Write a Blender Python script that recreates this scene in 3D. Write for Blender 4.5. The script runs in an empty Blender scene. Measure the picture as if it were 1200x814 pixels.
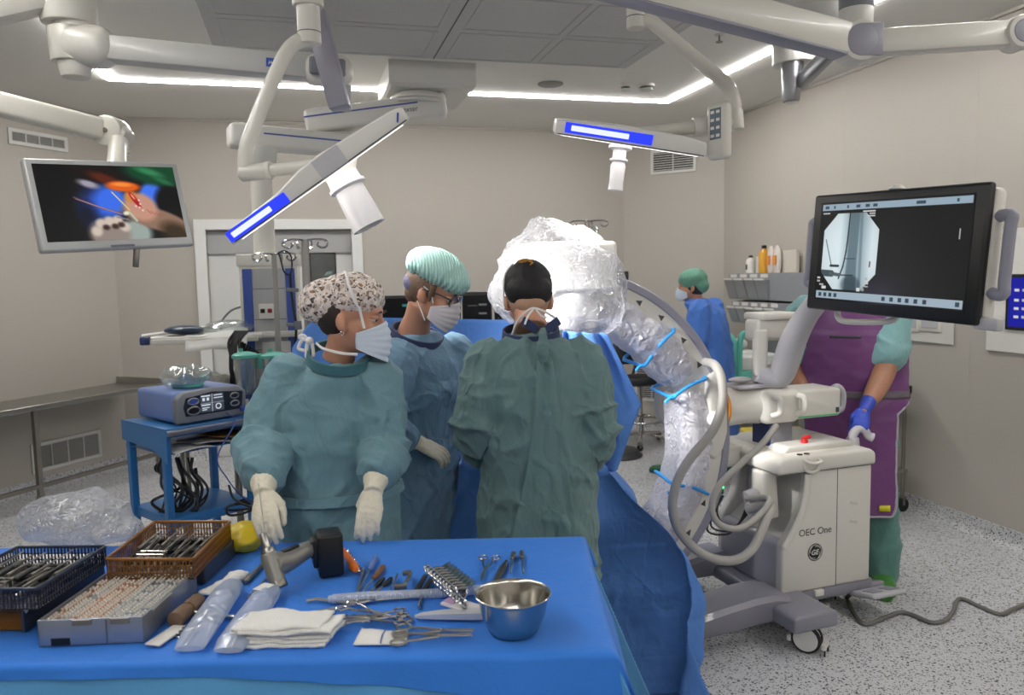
import bpy, bmesh, math, random
import numpy as np
from math import sin, cos, pi, radians, atan2, sqrt, hypot, exp
from mathutils import Vector as V, Matrix, noise

random.seed(7)
SC = bpy.context.scene
COL = SC.collection

# ---------------------------------------------------------------- camera model
CF, CP, CR, CYAW, CH = 913.9983, 0.0926, 0.0204, 0.2603, 1.679
FWD = V((sin(CYAW) * cos(CP), cos(CYAW) * cos(CP), -sin(CP)))
RGT = V((cos(CYAW), -sin(CYAW), 0))
UPV = RGT.cross(FWD)
EYE = V((0, 0, CH))
U0 = V((cos(CYAW), -sin(CYAW), 0))      # horizontal, across the view
F0 = V((sin(CYAW), cos(CYAW), 0))       # horizontal, into the room


def ray(px, py):
    x, y = px - 600, py - 407
    c, s = cos(CR), sin(CR)
    x, y = c * x - s * y, s * x + c * y
    return FWD * CF + RGT * x - UPV * y


def PZ(px, py, z):
    d = ray(px, py)
    return EYE + d * ((z - CH) / d.z)


def PD(px, py, D):
    d = ray(px, py)
    return EYE + d * (D / d.dot(F0))


def PY(px, py, y):
    d = ray(px, py)
    return EYE + d * (y / d.y)


def PX(px, py, x):
    d = ray(px, py)
    return EYE + d * (x / d.x)


# ---------------------------------------------------------------- mesh builder
def rotm(rz=0, rx=0, ry=0):
    return Matrix.Rotation(rz, 3, 'Z') @ Matrix.Rotation(rx, 3, 'X') @ Matrix.Rotation(ry, 3, 'Y')


def frame(o, x=None, y=None, z=None):
    """4x4 from an origin and two given axes (third computed)."""
    if z is not None and x is not None:
        z = V(z).normalized(); x = V(x); x = (x - z * x.dot(z)).normalized(); y = z.cross(x)
    elif y is not None and z is not None:
        y = V(y).normalized(); z = V(z); z = (z - y * z.dot(y)).normalized(); x = y.cross(z)
    elif x is not None and y is not None:
        x = V(x).normalized(); y = V(y); y = (y - x * y.dot(x)).normalized(); z = x.cross(y)
    M = Matrix((x, y, z)).transposed().to_4x4()
    M.translation = V(o)
    return M


def catmull(pts, n=8, closed=False):
    pts = [V(p) for p in pts]
    out = []
    N = len(pts)
    rng = N if closed else N - 1
    for i in range(rng):
        p0 = pts[(i - 1) % N] if closed or i > 0 else pts[0] * 2 - pts[1]
        p1 = pts[i]
        p2 = pts[(i + 1) % N]
        p3 = pts[(i + 2) % N] if closed or i + 2 < N else pts[-1] * 2 - pts[-2]
        for k in range(n):
            t = k / n
            out.append(0.5 * ((2 * p1) + (p2 - p0) * t + (2 * p0 - 5 * p1 + 4 * p2 - p3) * t * t + (3 * p1 - p0 - 3 * p2 + p3) * t ** 3))
    if not closed:
        out.append(pts[-1])
    return out


def lerp_list(vals, n):
    """resample a list of scalars to n entries"""
    out = []
    for i in range(n):
        t = i / max(1, n - 1) * (len(vals) - 1)
        k = min(int(t), len(vals) - 2)
        out.append(vals[k] + (vals[k + 1] - vals[k]) * (t - k))
    return out


class MB:
    def __init__(s):
        s.v = []; s.f = []; s.m = []; s.cur = 0

    def add(s, vs, fs, M=None):
        o = len(s.v)
        if M is not None:
            M = M.to_4x4() if len(M) == 3 else M
            vs = [M @ V(p) for p in vs]
        s.v.extend([tuple(p) for p in vs])
        s.f.extend([tuple(i + o for i in f) for f in fs])
        s.m.extend([s.cur] * len(fs))
        return s

    def bm(s, b, M=None):
        b.verts.index_update()
        s.add([v.co.copy() for v in b.verts], [[v.index for v in f.verts] for f in b.faces], M)
        b.free()
        return s

    def box(s, c, size, R=None, bev=0.0, seg=2, M=None):
        b = bmesh.new()
        bmesh.ops.create_cube(b, size=1)
        bmesh.ops.scale(b, vec=V(size), verts=b.verts)
        if bev:
            bev = min(bev, min(size) * 0.49)
            bmesh.ops.bevel(b, geom=list(b.edges), offset=bev, segments=seg, profile=0.5, affect='EDGES')
        T = Matrix.Translation(V(c)) @ (R.to_4x4() if R is not None else Matrix.Identity(4))
        return s.bm(b, (M @ T) if M is not None else T)

    def bx(s, p0, p1, bev=0.0, seg=2, M=None):
        p0, p1 = V(p0), V(p1)
        return s.box((p0 + p1) / 2, [abs(p1[i] - p0[i]) for i in range(3)], None, bev, seg, M)

    def beam(s, a, b, w, h, up=(0, 0, 1), bev=0.0, seg=2):
        """box from a to b, width w (sideways), height h (along up)"""
        a, b = V(a), V(b)
        M = frame((a + b) / 2, y=(b - a), z=V(up))
        return s.box((0, 0, 0), (w, (b - a).length, h), None, bev, seg, M)

    def tube(s, pts, r, seg=10, closed=False, cap=True, sq=None, up=None):
        pts = [V(p) for p in pts]
        n = len(pts)
        rs = [r] * n if not isinstance(r, (list, tuple)) else (list(r) if len(r) == n else lerp_list(r, n))
        tang = []
        for i in range(n):
            a = pts[(i - 1) % n] if closed or i > 0 else pts[i]
            b = pts[(i + 1) % n] if closed or i < n - 1 else pts[i]
            t = b - a
            tang.append(t.normalized() if t.length > 1e-9 else V((0, 0, 1)))
        ref = V(up) if up is not None else (V((0, 0, 1)) if abs(tang[0].z) < 0.9 else V((1, 0, 0)))
        nrm = (ref - tang[0] * ref.dot(tang[0])).normalized()
        vs = []; fs = []
        for i in range(n):
            nrm = (nrm - tang[i] * nrm.dot(tang[i]))
            nrm = nrm.normalized() if nrm.length > 1e-6 else V((1, 0, 0))
            bi = tang[i].cross(nrm)
            for k in range(seg):
                a = 2 * pi * k / seg
                kx, ky = (sq if sq else (1, 1))
                vs.append(pts[i] + nrm * (cos(a) * rs[i] * kx) + bi * (sin(a) * rs[i] * ky))
        m = n if closed else n - 1
        for i in range(m):
            j = (i + 1) % n
            for k in range(seg):
                l = (k + 1) % seg
                fs.append((i * seg + k, i * seg + l, j * seg + l, j * seg + k))
        if cap and not closed:
            fs.append(tuple(range(seg))[::-1])
            fs.append(tuple((n - 1) * seg + k for k in range(seg)))
        return s.add(vs, fs)

    def cyl(s, a, b, r0, r1=None, seg=20, bev=0.0):
        r1 = r0 if r1 is None else r1
        a, b = V(a), V(b)
        if bev:
            d = (b - a).normalized()
            return s.tube([a, a + d * bev * .3, a + d * bev, b - d * bev, b - d * bev * .3, b],
                          [r0 - bev, r0 - bev * .3, r0, r1, r1 - bev * .3, r1 - bev], seg)
        return s.tube([a, b], [r0, r1], seg)

    def lathe(s, prof, M=None, seg=28):
        vs = []; fs = []; rings = []
        for (r, z) in prof:
            if r < 1e-6:
                rings.append([len(vs)]); vs.append((0, 0, z))
            else:
                rings.append(list(range(len(vs), len(vs) + seg)))
                vs.extend([(r * cos(2 * pi * k / seg), r * sin(2 * pi * k / seg), z) for k in range(seg)])
        for a, b in zip(rings, rings[1:]):
            for k in range(seg):
                l = (k + 1) % seg
                if len(a) == 1 and len(b) == 1:
                    continue
                if len(a) == 1:
                    fs.append((a[0], b[l], b[k]))
                elif len(b) == 1:
                    fs.append((a[k], a[l], b[0]))
                else:
                    fs.append((a[k], a[l], b[l], b[k]))
        return s.add(vs, fs, M)

    def prism(s, poly, z0, z1, M=None, bev=0.0, seg=2):
        b = bmesh.new()
        lo = [b.verts.new((p[0], p[1], z0)) for p in poly]
        f = b.faces.new(lo)
        r = bmesh.ops.extrude_face_region(b, geom=[f])
        bmesh.ops.translate(b, vec=(0, 0, z1 - z0), verts=[e for e in r['geom'] if isinstance(e, bmesh.types.BMVert)])
        bmesh.ops.recalc_face_normals(b, faces=b.faces)
        if bev:
            bmesh.ops.bevel(b, geom=list(b.edges), offset=bev, segments=seg, profile=0.5, affect='EDGES', clamp_overlap=True)
        return s.bm(b, M)

    def ell(s, c, r, R=None, seg=24, rings=14):
        r = (r, r, r) if not isinstance(r, (tuple, list, V)) else r
        vs = [(0, 0, -r[2])]; fs = []
        for i in range(1, rings):
            a = -pi / 2 + pi * i / rings
            for k in range(seg):
                b = 2 * pi * k / seg
                vs.append((r[0] * cos(a) * cos(b), r[1] * cos(a) * sin(b), r[2] * sin(a)))
        vs.append((0, 0, r[2]))
        for k in range(seg):
            l = (k + 1) % seg
            fs.append((0, 1 + l, 1 + k))
            for i in range(rings - 2):
                fs.append((1 + i * seg + k, 1 + i * seg + l, 1 + (i + 1) * seg + l, 1 + (i + 1) * seg + k))
            fs.append((1 + (rings - 2) * seg + k, 1 + (rings - 2) * seg + l, len(vs) - 1))
        T = Matrix.Translation(V(c)) @ (R.to_4x4() if R is not None else Matrix.Identity(4))
        return s.add(vs, fs, T)

    def loft(s, rings, cap=True, closed=True, M=None):
        n = len(rings[0]); vs = [p for r in rings for p in r]; fs = []
        for i in range(len(rings) - 1):
            for k in range(n if closed else n - 1):
                l = (k + 1) % n
                fs.append((i * n + k, i * n + l, (i + 1) * n + l, (i + 1) * n + k))
        if cap and closed:
            fs.append(tuple(range(n))[::-1]); fs.append(tuple((len(rings) - 1) * n + k for k in range(n)))
        return s.add(vs, fs, M)

    def grid(s, fn, nu, nv, M=None, wrap=False):
        vs = [fn(i / nu, j / nv) for j in range(nv + 1) for i in range(nu + (0 if wrap else 1))]
        w = nu if wrap else nu + 1
        fs = []
        for j in range(nv):
            for i in range(nu):
                k = (i + 1) % w
                fs.append((j * w + i, j * w + k, (j + 1) * w + k, (j + 1) * w + i))
        return s.add(vs, fs, M)

    def quad(s, a, b, c, d):
        return s.add([a, b, c, d], [(0, 1, 2, 3)])

    def build(s, name, mat, parent=None, smooth=38, solid=0, sub=0, recalc=True, local=False, origin=None):
        me = bpy.data.meshes.new(name)
        me.from_pydata([tuple(p) for p in s.v], [], s.f)
        mats = mat if isinstance(mat, (list, tuple)) else [mat]
        for m in mats:
            me.materials.append(m)
        if len(mats) > 1:
            me.polygons.foreach_set('material_index', s.m)
        if recalc:
            b = bmesh.new(); b.from_mesh(me)
            bmesh.ops.recalc_face_normals(b, faces=b.faces)
            b.to_mesh(me); b.free()
        if smooth:
            me.shade_smooth()
            if smooth < 180:
                me.set_sharp_from_angle(angle=radians(smooth))
        return link(me, name, parent, solid, sub, local, origin)


WM = {}


def link(me, name, parent=None, solid=0, sub=0, local=False, origin=None):
    o = bpy.data.objects.new(name, me)
    COL.objects.link(o)
    if parent is not None:
        o.parent = parent
        if not local:
            me.transform(WM[parent.name].inverted())
        WM[o.name] = WM[parent.name].copy()
    else:
        if origin is None:
            n = len(me.vertices)
            co = np.empty(n * 3, 'f'); me.vertices.foreach_get('co', co); co = co.reshape(-1, 3)
            lo, hi = co.min(0), co.max(0)
            origin = V(((lo[0] + hi[0]) / 2, (lo[1] + hi[1]) / 2, lo[2]))
        if not local:
            me.transform(Matrix.Translation(-V(origin)))
        o.location = origin
        WM[o.name] = Matrix.Translation(V(origin))
    if solid:
        md = o.modifiers.new('Solidify', 'SOLIDIFY'); md.thickness = solid; md.offset = 0
    if sub:
        md = o.modifiers.new('Subdivision', 'SUBSURF'); md.levels = sub; md.render_levels = sub
    return o


def tag(o, label=None, cat=None, group=None, kind=None):
    if label: o['label'] = label
    if cat: o['category'] = cat
    if group: o['group'] = group
    if kind: o['kind'] = kind
    return o


def thing(name, label, cat, loc=(0, 0, 0), rotz=0, group=None, M=None):
    o = bpy.data.objects.new(name, None)
    COL.objects.link(o)
    if M is None:
        o.location = loc; o.rotation_euler = (0, 0, rotz)
        M = Matrix.Translation(V(loc)) @ Matrix.Rotation(rotz, 4, 'Z')
    else:
        o.matrix_world = M
    o.empty_display_size = .05
    WM[o.name] = M.copy()
    return tag(o, label, cat, group)


def struct(o):
    o['kind'] = 'structure'
    return o


def dup(root, M, label=None, group=None):
    r = root.copy(); COL.objects.link(r); r.matrix_world = M
    WM[r.name] = M.copy()
    if label: r['label'] = label
    if group: r['group'] = group
    for ch in [o for o in list(bpy.data.objects) if o.parent == root]:
        c = ch.copy(); COL.objects.link(c); c.parent = r
        for g in [o for o in list(bpy.data.objects) if o.parent == ch]:
            d = g.copy(); COL.objects.link(d); d.parent = c
    return r


def text_part(name, body, size, M, mat, parent, extrude=.0004, bold=0.0, align='CENTER'):
    cu = bpy.data.curves.new(name, 'FONT')
    cu.body = body; cu.size = size; cu.extrude = extrude; cu.align_x = align; cu.align_y = 'CENTER'; cu.offset = bold
    t = bpy.data.objects.new(name + '_src', cu); COL.objects.link(t)
    dg = bpy.context.evaluated_depsgraph_get()
    me = bpy.data.meshes.new_from_object(t.evaluated_get(dg))
    bpy.data.objects.remove(t); bpy.data.curves.remove(cu)
    me.name = name
    me.materials.clear(); me.materials.append(mat)
    me.transform(M)
    return link(me, name, parent)


def remesh(mb, voxel, smooth_it=4, smooth_f=0.5):
    """union of closed shapes -> one continuous surface; returns a bpy mesh (world coords)"""
    me = bpy.data.meshes.new('tmp'); me.from_pydata([tuple(p) for p in mb.v], [], mb.f)
    b = bmesh.new(); b.from_mesh(me); bmesh.ops.recalc_face_normals(b, faces=b.faces); b.to_mesh(me); b.free()
    o = bpy.data.objects.new('tmp', me); COL.objects.link(o)
    md = o.modifiers.new('r', 'REMESH'); md.mode = 'VOXEL'; md.voxel_size = voxel; md.use_smooth_shade = True
    if smooth_it:
        sm = o.modifiers.new('s', 'SMOOTH'); sm.iterations = smooth_it; sm.factor = smooth_f
    dg = bpy.context.evaluated_depsgraph_get()
    r = bpy.data.meshes.new_from_object(o.evaluated_get(dg))
    bpy.data.objects.remove(o); bpy.data.meshes.remove(me)
    return r


def displace(me, fn):
    """move vertices along normals by fn(co, normal)"""
    n = len(me.vertices)
    co = np.empty(n * 3, 'f'); me.vertices.foreach_get('co', co); co = co.reshape(-1, 3)
    no = np.empty(n * 3, 'f'); me.vertices.foreach_get('normal', no); no = no.reshape(-1, 3)
    d = np.array([fn(V(c), V(q)) for c, q in zip(co, no)], 'f')
    co = co + no * d[:, None]
    me.vertices.foreach_set('co', co.ravel())
    me.update()
    return me


def finish(me, name, mat, parent=None, smooth=True):
    me.name = name
    me.materials.clear()
    for m in (mat if isinstance(mat, (list, tuple)) else [mat]):
        me.materials.append(m)
    if smooth:
        me.shade_smooth()
    return link(me, name, parent)


def ridge(p, k=1.0):
    return (1 - abs(noise.noise(p))) ** 2 - .55


def snap(o, pts, off=.002, toward=None):
    """project world points onto the surface of object o (nearest point), lifted by off"""
    from mathutils.bvhtree import BVHTree
    W = WM[o.name]
    tree = BVHTree.FromPolygons([W @ v.co for v in o.data.vertices], [list(f.vertices) for f in o.data.polygons])
    out = []
    for q in pts:
        loc, nrm, _, _ = tree.find_nearest(V(q))
        out.append(loc + nrm * off)
    return out
# ---------------------------------------------------------------- materials
def s2l(h):
    if isinstance(h, str):
        h = h.lstrip('#'); c = [int(h[i:i + 2], 16) / 255 for i in (0, 2, 4)]
    else:
        c = list(h)
    return tuple((x / 12.92 if x <= 0.04045 else ((x + 0.055) / 1.055) ** 2.4) for x in c) + (1,)


MC = {}


def nodes_of(name):
    m = bpy.data.materials.new(name); m.use_nodes = True
    nt = m.node_tree
    return m, nt, nt.nodes, nt.links, nt.nodes['Principled BSDF']


def mat(name, col, rough=.5, metal=0, var=.05, vs=6, bump=0, bs=40, spec=.5, coat=0, trans=0, alpha=1, emit=None, es=0, sheen=0, sss=0, stretch=None):
    if name in MC: return MC[name]
    m, nt, N, L, P = nodes_of(name)
    tc = N.new('ShaderNodeTexCoord')
    src = tc.outputs['Object']
    if stretch:
        mp = N.new('ShaderNodeMapping'); mp.inputs['Scale'].default_value = stretch
        L.new(src, mp.inputs['Vector']); src = mp.outputs['Vector']
    nz = N.new('ShaderNodeTexNoise'); nz.inputs['Scale'].default_value = vs; nz.inputs['Detail'].default_value = 4
    L.new(src, nz.inputs['Vector'])
    c = s2l(col)
    mx = N.new('ShaderNodeMix'); mx.data_type = 'RGBA'
    mx.inputs[6].default_value = tuple(max(0, x * (1 - var)) for x in c[:3]) + (1,)
    mx.inputs[7].default_value = tuple(min(1, x * (1 + var)) for x in c[:3]) + (1,)
    L.new(nz.outputs['Fac'], mx.inputs[0]); L.new(mx.outputs[2], P.inputs['Base Color'])
    P.inputs['Roughness'].default_value = rough; P.inputs['Metallic'].default_value = metal
    P.inputs['Specular IOR Level'].default_value = spec
    P.inputs['Coat Weight'].default_value = coat
    P.inputs['Transmission Weight'].default_value = trans
    P.inputs['Alpha'].default_value = alpha
    P.inputs['Sheen Weight'].default_value = sheen
    if sss:
        P.inputs['Subsurface Weight'].default_value = sss
        P.inputs['Subsurface Radius'].default_value = (.012, .004, .002)
        P.inputs['Subsurface Scale'].default_value = 1
    if emit:
        P.inputs['Emission Color'].default_value = s2l(emit); P.inputs['Emission Strength'].default_value = es
    if bump:
        n2 = N.new('ShaderNodeTexNoise'); n2.inputs['Scale'].default_value = bs; n2.inputs['Detail'].default_value = 3
        L.new(src, n2.inputs['Vector'])
        bp = N.new('ShaderNodeBump'); bp.inputs['Strength'].default_value = bump; bp.inputs['Distance'].default_value = .01
        L.new(n2.outputs['Fac'], bp.inputs['Height']); L.new(bp.outputs['Normal'], P.inputs['Normal'])
    MC[name] = m
    return m


def cloth(name, col, rough=.75, var=.1, s1=9, s2=26, amp=.6, stretch=(1, 1, .45), sheen=.15, spec=.3, crumple=0, cs=11):
    """woven / non-woven fabric with procedural wrinkle relief"""
    if name in MC: return MC[name]
    m, nt, N, L, P = nodes_of(name)
    tc = N.new('ShaderNodeTexCoord')
    mp = N.new('ShaderNodeMapping'); mp.inputs['Scale'].default_value = stretch
    L.new(tc.outputs['Object'], mp.inputs['Vector'])
    a = N.new('ShaderNodeTexNoise'); a.noise_type = 'RIDGED_MULTIFRACTAL'
    a.inputs['Scale'].default_value = s1; a.inputs['Detail'].default_value = 2; a.inputs['Distortion'].default_value = .6
    b = N.new('ShaderNodeTexNoise'); b.inputs['Scale'].default_value = s2; b.inputs['Detail'].default_value = 5; b.inputs['Distortion'].default_value = 1.2
    L.new(mp.outputs['Vector'], a.inputs['Vector']); L.new(mp.outputs['Vector'], b.inputs['Vector'])
    ad = N.new('ShaderNodeMath'); ad.operation = 'MULTIPLY_ADD'; ad.inputs[1].default_value = .35
    L.new(a.outputs['Fac'], ad.inputs[0]); L.new(b.outputs['Fac'], ad.inputs[2])
    bp = N.new('ShaderNodeBump'); bp.inputs['Strength'].default_value = amp; bp.inputs['Distance'].default_value = .012
    L.new(ad.outputs[0], bp.inputs['Height']); L.new(bp.outputs['Normal'], P.inputs['Normal'])
    if crumple:
        wn = N.new('ShaderNodeTexNoise'); wn.inputs['Scale'].default_value = 6; wn.inputs['Detail'].default_value = 3; L.new(tc.outputs['Object'], wn.inputs['Vector'])
        mv = N.new('ShaderNodeMix'); mv.data_type = 'VECTOR'; mv.inputs[0].default_value = .12; L.new(mp.outputs['Vector'], mv.inputs[4]); L.new(wn.outputs['Color'], mv.inputs[5])
        vo = N.new('ShaderNodeTexVoronoi'); vo.feature = 'DISTANCE_TO_EDGE'; vo.inputs['Scale'].default_value = cs; L.new(mv.outputs[1], vo.inputs['Vector'])
        mk = N.new('ShaderNodeTexNoise'); mk.inputs['Scale'].default_value = 4.5; mk.inputs['Detail'].default_value = 2; L.new(tc.outputs['Object'], mk.inputs['Vector'])
        rm = N.new('ShaderNodeMapRange'); rm.inputs['From Min'].default_value = .42; rm.inputs['From Max'].default_value = .62; L.new(mk.outputs['Fac'], rm.inputs['Value'])
        mn = N.new('ShaderNodeMath'); mn.operation = 'MINIMUM'; mn.inputs[1].default_value = .16; L.new(vo.outputs['Distance'], mn.inputs[0])
        m1 = N.new('ShaderNodeMath'); m1.operation = 'MULTIPLY'; L.new(mn.outputs[0], m1.inputs[0]); L.new(rm.outputs[0], m1.inputs[1])
        b2 = N.new('ShaderNodeBump'); b2.inputs['Strength'].default_value = 1.0; b2.inputs['Distance'].default_value = -.05 * crumple
        L.new(m1.outputs[0], b2.inputs['Height']); L.new(bp.outputs['Normal'], b2.inputs['Normal']); L.new(b2.outputs['Normal'], P.inputs['Normal'])
    c = s2l(col)
    v = N.new('ShaderNodeTexNoise'); v.inputs['Scale'].default_value = 4; v.inputs['Detail'].default_value = 6
    L.new(tc.outputs['Object'], v.inputs['Vector'])
    mx = N.new('ShaderNodeMix'); mx.data_type = 'RGBA'
    mx.inputs[6].default_value = tuple(x * (1 - var) for x in c[:3]) + (1,)
    mx.inputs[7].default_value = tuple(min(1, x * (1 + var)) for x in c[:3]) + (1,)
    L.new(v.outputs['Fac'], mx.inputs[0]); L.new(mx.outputs[2], P.inputs['Base Color'])
    P.inputs['Roughness'].default_value = rough; P.inputs['Sheen Weight'].default_value = sheen
    P.inputs['Specular IOR Level'].default_value = spec
    MC[name] = m
    return m


def film(name, tint='#ffffff', clear=.72, rough=.12, bs=14, amp=1.0, white=.3):
    """thin clear plastic film: mostly see-through, wrinkled glossy reflection, a little milky"""
    if name in MC: return MC[name]
    m = bpy.data.materials.new(name); m.use_nodes = True
    nt = m.node_tree; N = nt.nodes; L = nt.links
    N.clear()
    out = N.new('ShaderNodeOutputMaterial')
    tc = N.new('ShaderNodeTexCoord')
    nz = N.new('ShaderNodeTexNoise'); nz.noise_type = 'RIDGED_MULTIFRACTAL'; nz.inputs['Scale'].default_value = bs; nz.inputs['Detail'].default_value = 3
    nz.inputs['Distortion'].default_value = 1.0
    L.new(tc.outputs['Object'], nz.inputs['Vector'])
    bp = N.new('ShaderNodeBump'); bp.inputs['Strength'].default_value = amp; bp.inputs['Distance'].default_value = .03
    L.new(nz.outputs['Fac'], bp.inputs['Height'])
    tr = N.new('ShaderNodeBsdfTransparent'); tr.inputs['Color'].default_value = s2l(tint)
    gl = N.new('ShaderNodeBsdfGlossy'); gl.inputs['Roughness'].default_value = rough; gl.inputs['Color'].default_value = (1, 1, 1, 1)
    df = N.new('ShaderNodeBsdfDiffuse'); df.inputs['Color'].default_value = s2l(tint)
    tl = N.new('ShaderNodeBsdfTranslucent'); tl.inputs['Color'].default_value = s2l(tint)
    for q in (gl, df, tl): L.new(bp.outputs['Normal'], q.inputs['Normal'])
    m1 = N.new('ShaderNodeMixShader'); m1.inputs[0].default_value = .5
    L.new(df.outputs[0], m1.inputs[1]); L.new(tl.outputs[0], m1.inputs[2])
    m2 = N.new('ShaderNodeMixShader'); m2.inputs[0].default_value = white
    L.new(gl.outputs[0], m2.inputs[2]); L.new(m1.outputs[0], m2.inputs[1]); m2.inputs[0].default_value = 1 - white
    lw = N.new('ShaderNodeLayerWeight'); lw.inputs['Blend'].default_value = .35
    L.new(bp.outputs['Normal'], lw.inputs['Normal'])
    mr = N.new('ShaderNodeMapRange'); mr.inputs['To Min'].default_value = 1 - clear; mr.inputs['To Max'].default_value = min(1, 1.25 - clear)
    L.new(lw.outputs['Facing'], mr.inputs['Value'])
    m3 = N.new('ShaderNodeMixShader')
    L.new(mr.outputs[0], m3.inputs[0]); L.new(tr.outputs[0], m3.inputs[1]); L.new(m2.outputs[0], m3.inputs[2])
    L.new(m3.outputs[0], out.inputs['Surface'])
    MC[name] = m
    return m


def emitter(name, col, strength):
    if name in MC: return MC[name]
    m = bpy.data.materials.new(name); m.use_nodes = True
    N = m.node_tree.nodes; N.clear()
    out = N.new('ShaderNodeOutputMaterial'); e = N.new('ShaderNodeEmission')
    e.inputs['Color'].default_value = s2l(col); e.inputs['Strength'].default_value = strength
    m.node_tree.links.new(e.outputs[0], out.inputs['Surface'])
    MC[name] = m
    return m


def screen_mat(name, strength):
    m, nt, N, L, P = nodes_of(name)
    at = N.new('ShaderNodeAttribute'); at.attribute_name = 'pix'
    P.inputs['Base Color'].default_value = (.01, .01, .01, 1)
    P.inputs['Roughness'].default_value = .3; P.inputs['Specular IOR Level'].default_value = .25
    L.new(at.outputs['Color'], P.inputs['Emission Color']); P.inputs['Emission Strength'].default_value = strength
    return m


def screen(name, img, w, h, M, parent, strength=1.0):
    """img: (rows, cols, 3) sRGB 0..1, row 0 = top; a lit panel in the local xz plane facing -y"""
    H, W = img.shape[:2]
    vs = [(-w / 2 + w * i / (W - 1), 0, h / 2 - h * j / (H - 1)) for j in range(H) for i in range(W)]
    fs = [(j * W + i, (j + 1) * W + i, (j + 1) * W + i + 1, j * W + i + 1) for j in range(H - 1) for i in range(W - 1)]
    me = bpy.data.meshes.new(name); me.from_pydata([tuple(M @ V(p)) for p in vs], [], fs)
    a = me.color_attributes.new('pix', 'FLOAT_COLOR', 'POINT')
    lin = np.where(img <= .04045, img / 12.92, ((img + .055) / 1.055) ** 2.4)
    rgba = np.ones((H * W, 4), 'f'); rgba[:, :3] = lin.reshape(-1, 3)
    a.data.foreach_set('color', rgba.ravel())
    me.materials.append(screen_mat(name + '_glow', strength))
    return link(me, name, parent)


# --- floor: grey vinyl with dark and light flecks
def floor_mat():
    m, nt, N, L, P = nodes_of('speckled_vinyl')
    tc = N.new('ShaderNodeTexCoord')
    def flecks(scale, thr, seed):
        mp = N.new('ShaderNodeMapping'); mp.inputs['Location'].default_value = (seed, seed * 2, 0); mp.inputs['Rotation'].default_value = (0, 0, seed)
        L.new(tc.outputs['Object'], mp.inputs['Vector'])
        nz = N.new('ShaderNodeTexNoise'); nz.inputs['Scale'].default_value = scale * 1.6; nz.inputs['Detail'].default_value = 1
        L.new(mp.outputs[0], nz.inputs['Vector'])
        mxv = N.new('ShaderNodeMix'); mxv.data_type = 'VECTOR'; mxv.inputs[0].default_value = .004
        L.new(mp.outputs[0], mxv.inputs[4]); L.new(nz.outputs['Color'], mxv.inputs[5])
        vo = N.new('ShaderNodeTexVoronoi'); vo.inputs['Scale'].default_value = scale
        L.new(mxv.outputs[1], vo.inputs['Vector'])
        sp = N.new('ShaderNodeSeparateColor'); L.new(vo.outputs['Color'], sp.inputs[0])
        a = N.new('ShaderNodeMath'); a.operation = 'MULTIPLY'; a.inputs[1].default_value = thr
        L.new(sp.outputs[0], a.inputs[0])
        b = N.new('ShaderNodeMath'); b.operation = 'LESS_THAN'
        L.new(vo.outputs['Distance'], b.inputs[0]); L.new(a.outputs[0], b.inputs[1])
        return b.outputs[0]
    base = N.new('ShaderNodeTexNoise'); base.inputs['Scale'].default_value = 1.5; L.new(tc.outputs['Object'], base.inputs['Vector'])
    c0 = N.new('ShaderNodeMix'); c0.data_type = 'RGBA'; c0.inputs[6].default_value = s2l('#c0c1c4'); c0.inputs[7].default_value = s2l('#cacbce')
    L.new(base.outputs['Fac'], c0.inputs[0])
    prev = c0.outputs[2]
    for scale, thr, seed, col in ((80, .44, 1.3, '#cbcccd'), (85, .46, 4.1, '#85868a'), (62, .38, 7.7, '#3d3e42'), (105, .40, 2.9, '#55565b')):
        fk = flecks(scale, thr, seed)
        mx = N.new('ShaderNodeMix'); mx.data_type = 'RGBA'; mx.inputs[7].default_value = s2l(col)
        L.new(fk, mx.inputs[0]); L.new(prev, mx.inputs[6]); prev = mx.outputs[2]
    L.new(prev, P.inputs['Base Color']); P.inputs['Roughness'].default_value = .42
    P.inputs['Specular IOR Level'].default_value = .35
    return m


M_FLOOR = floor_mat()
M_WALL = mat('wall_panel', '#b3ada5', .55, var=.015, vs=1.2)
M_CEIL = mat('ceiling_paint', '#ebe8e2', .7, var=.01, vs=1)
M_PANEL = mat('ceiling_diffuser_grey', '#c4c3c1', .6, var=.02)
M_WHITE = mat('white_enamel', '#dcdad5', .35, var=.02, coat=.15)
M_WHITE2 = mat('white_plastic', '#d2d0cb', .4, var=.03)
M_IVORY = mat('warm_white_enamel', '#d6d3ca', .32, var=.02, coat=.2)
M_LGREY = mat('light_grey_plastic', '#b3b2b6', .45, var=.03)
M_LILAC = mat('lilac_grey_plastic', '#8f8e9b', .4, var=.04, coat=.1)
M_MGREY = mat('mid_grey_plastic', '#74757c', .5, var=.04)
M_DGREY = mat('dark_grey_plastic', '#3a3b3f', .5, var=.05)
M_BLACK = mat('black_plastic', '#111214', .4, var=.1)
M_RUBBER = mat('black_rubber', '#16171a', .75, var=.1)
M_STEEL = mat('brushed_steel', '#b3b1ac', .28, 1, var=.05, vs=30, stretch=(1, 1, 12))
M_STEELD = mat('dull_steel', '#8f8b84', .4, 1, var=.08, vs=14)
M_CHROME = mat('polished_steel', '#d4d4d2', .12, 1, var=.03)
M_ALU = mat('anodised_aluminium', '#9c9da2', .35, .9, var=.04)
M_NAVY = mat('navy_plastic', '#20305f', .45, var=.05)
M_BSTRIPE = mat('blue_trim', '#3c54a0', .4, var=.03)
M_DOOR = mat('door_laminate', '#cfcfcd', .45, var=.01)
M_FRAME = mat('portal_white', '#e0e0de', .4, var=.01)
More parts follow.
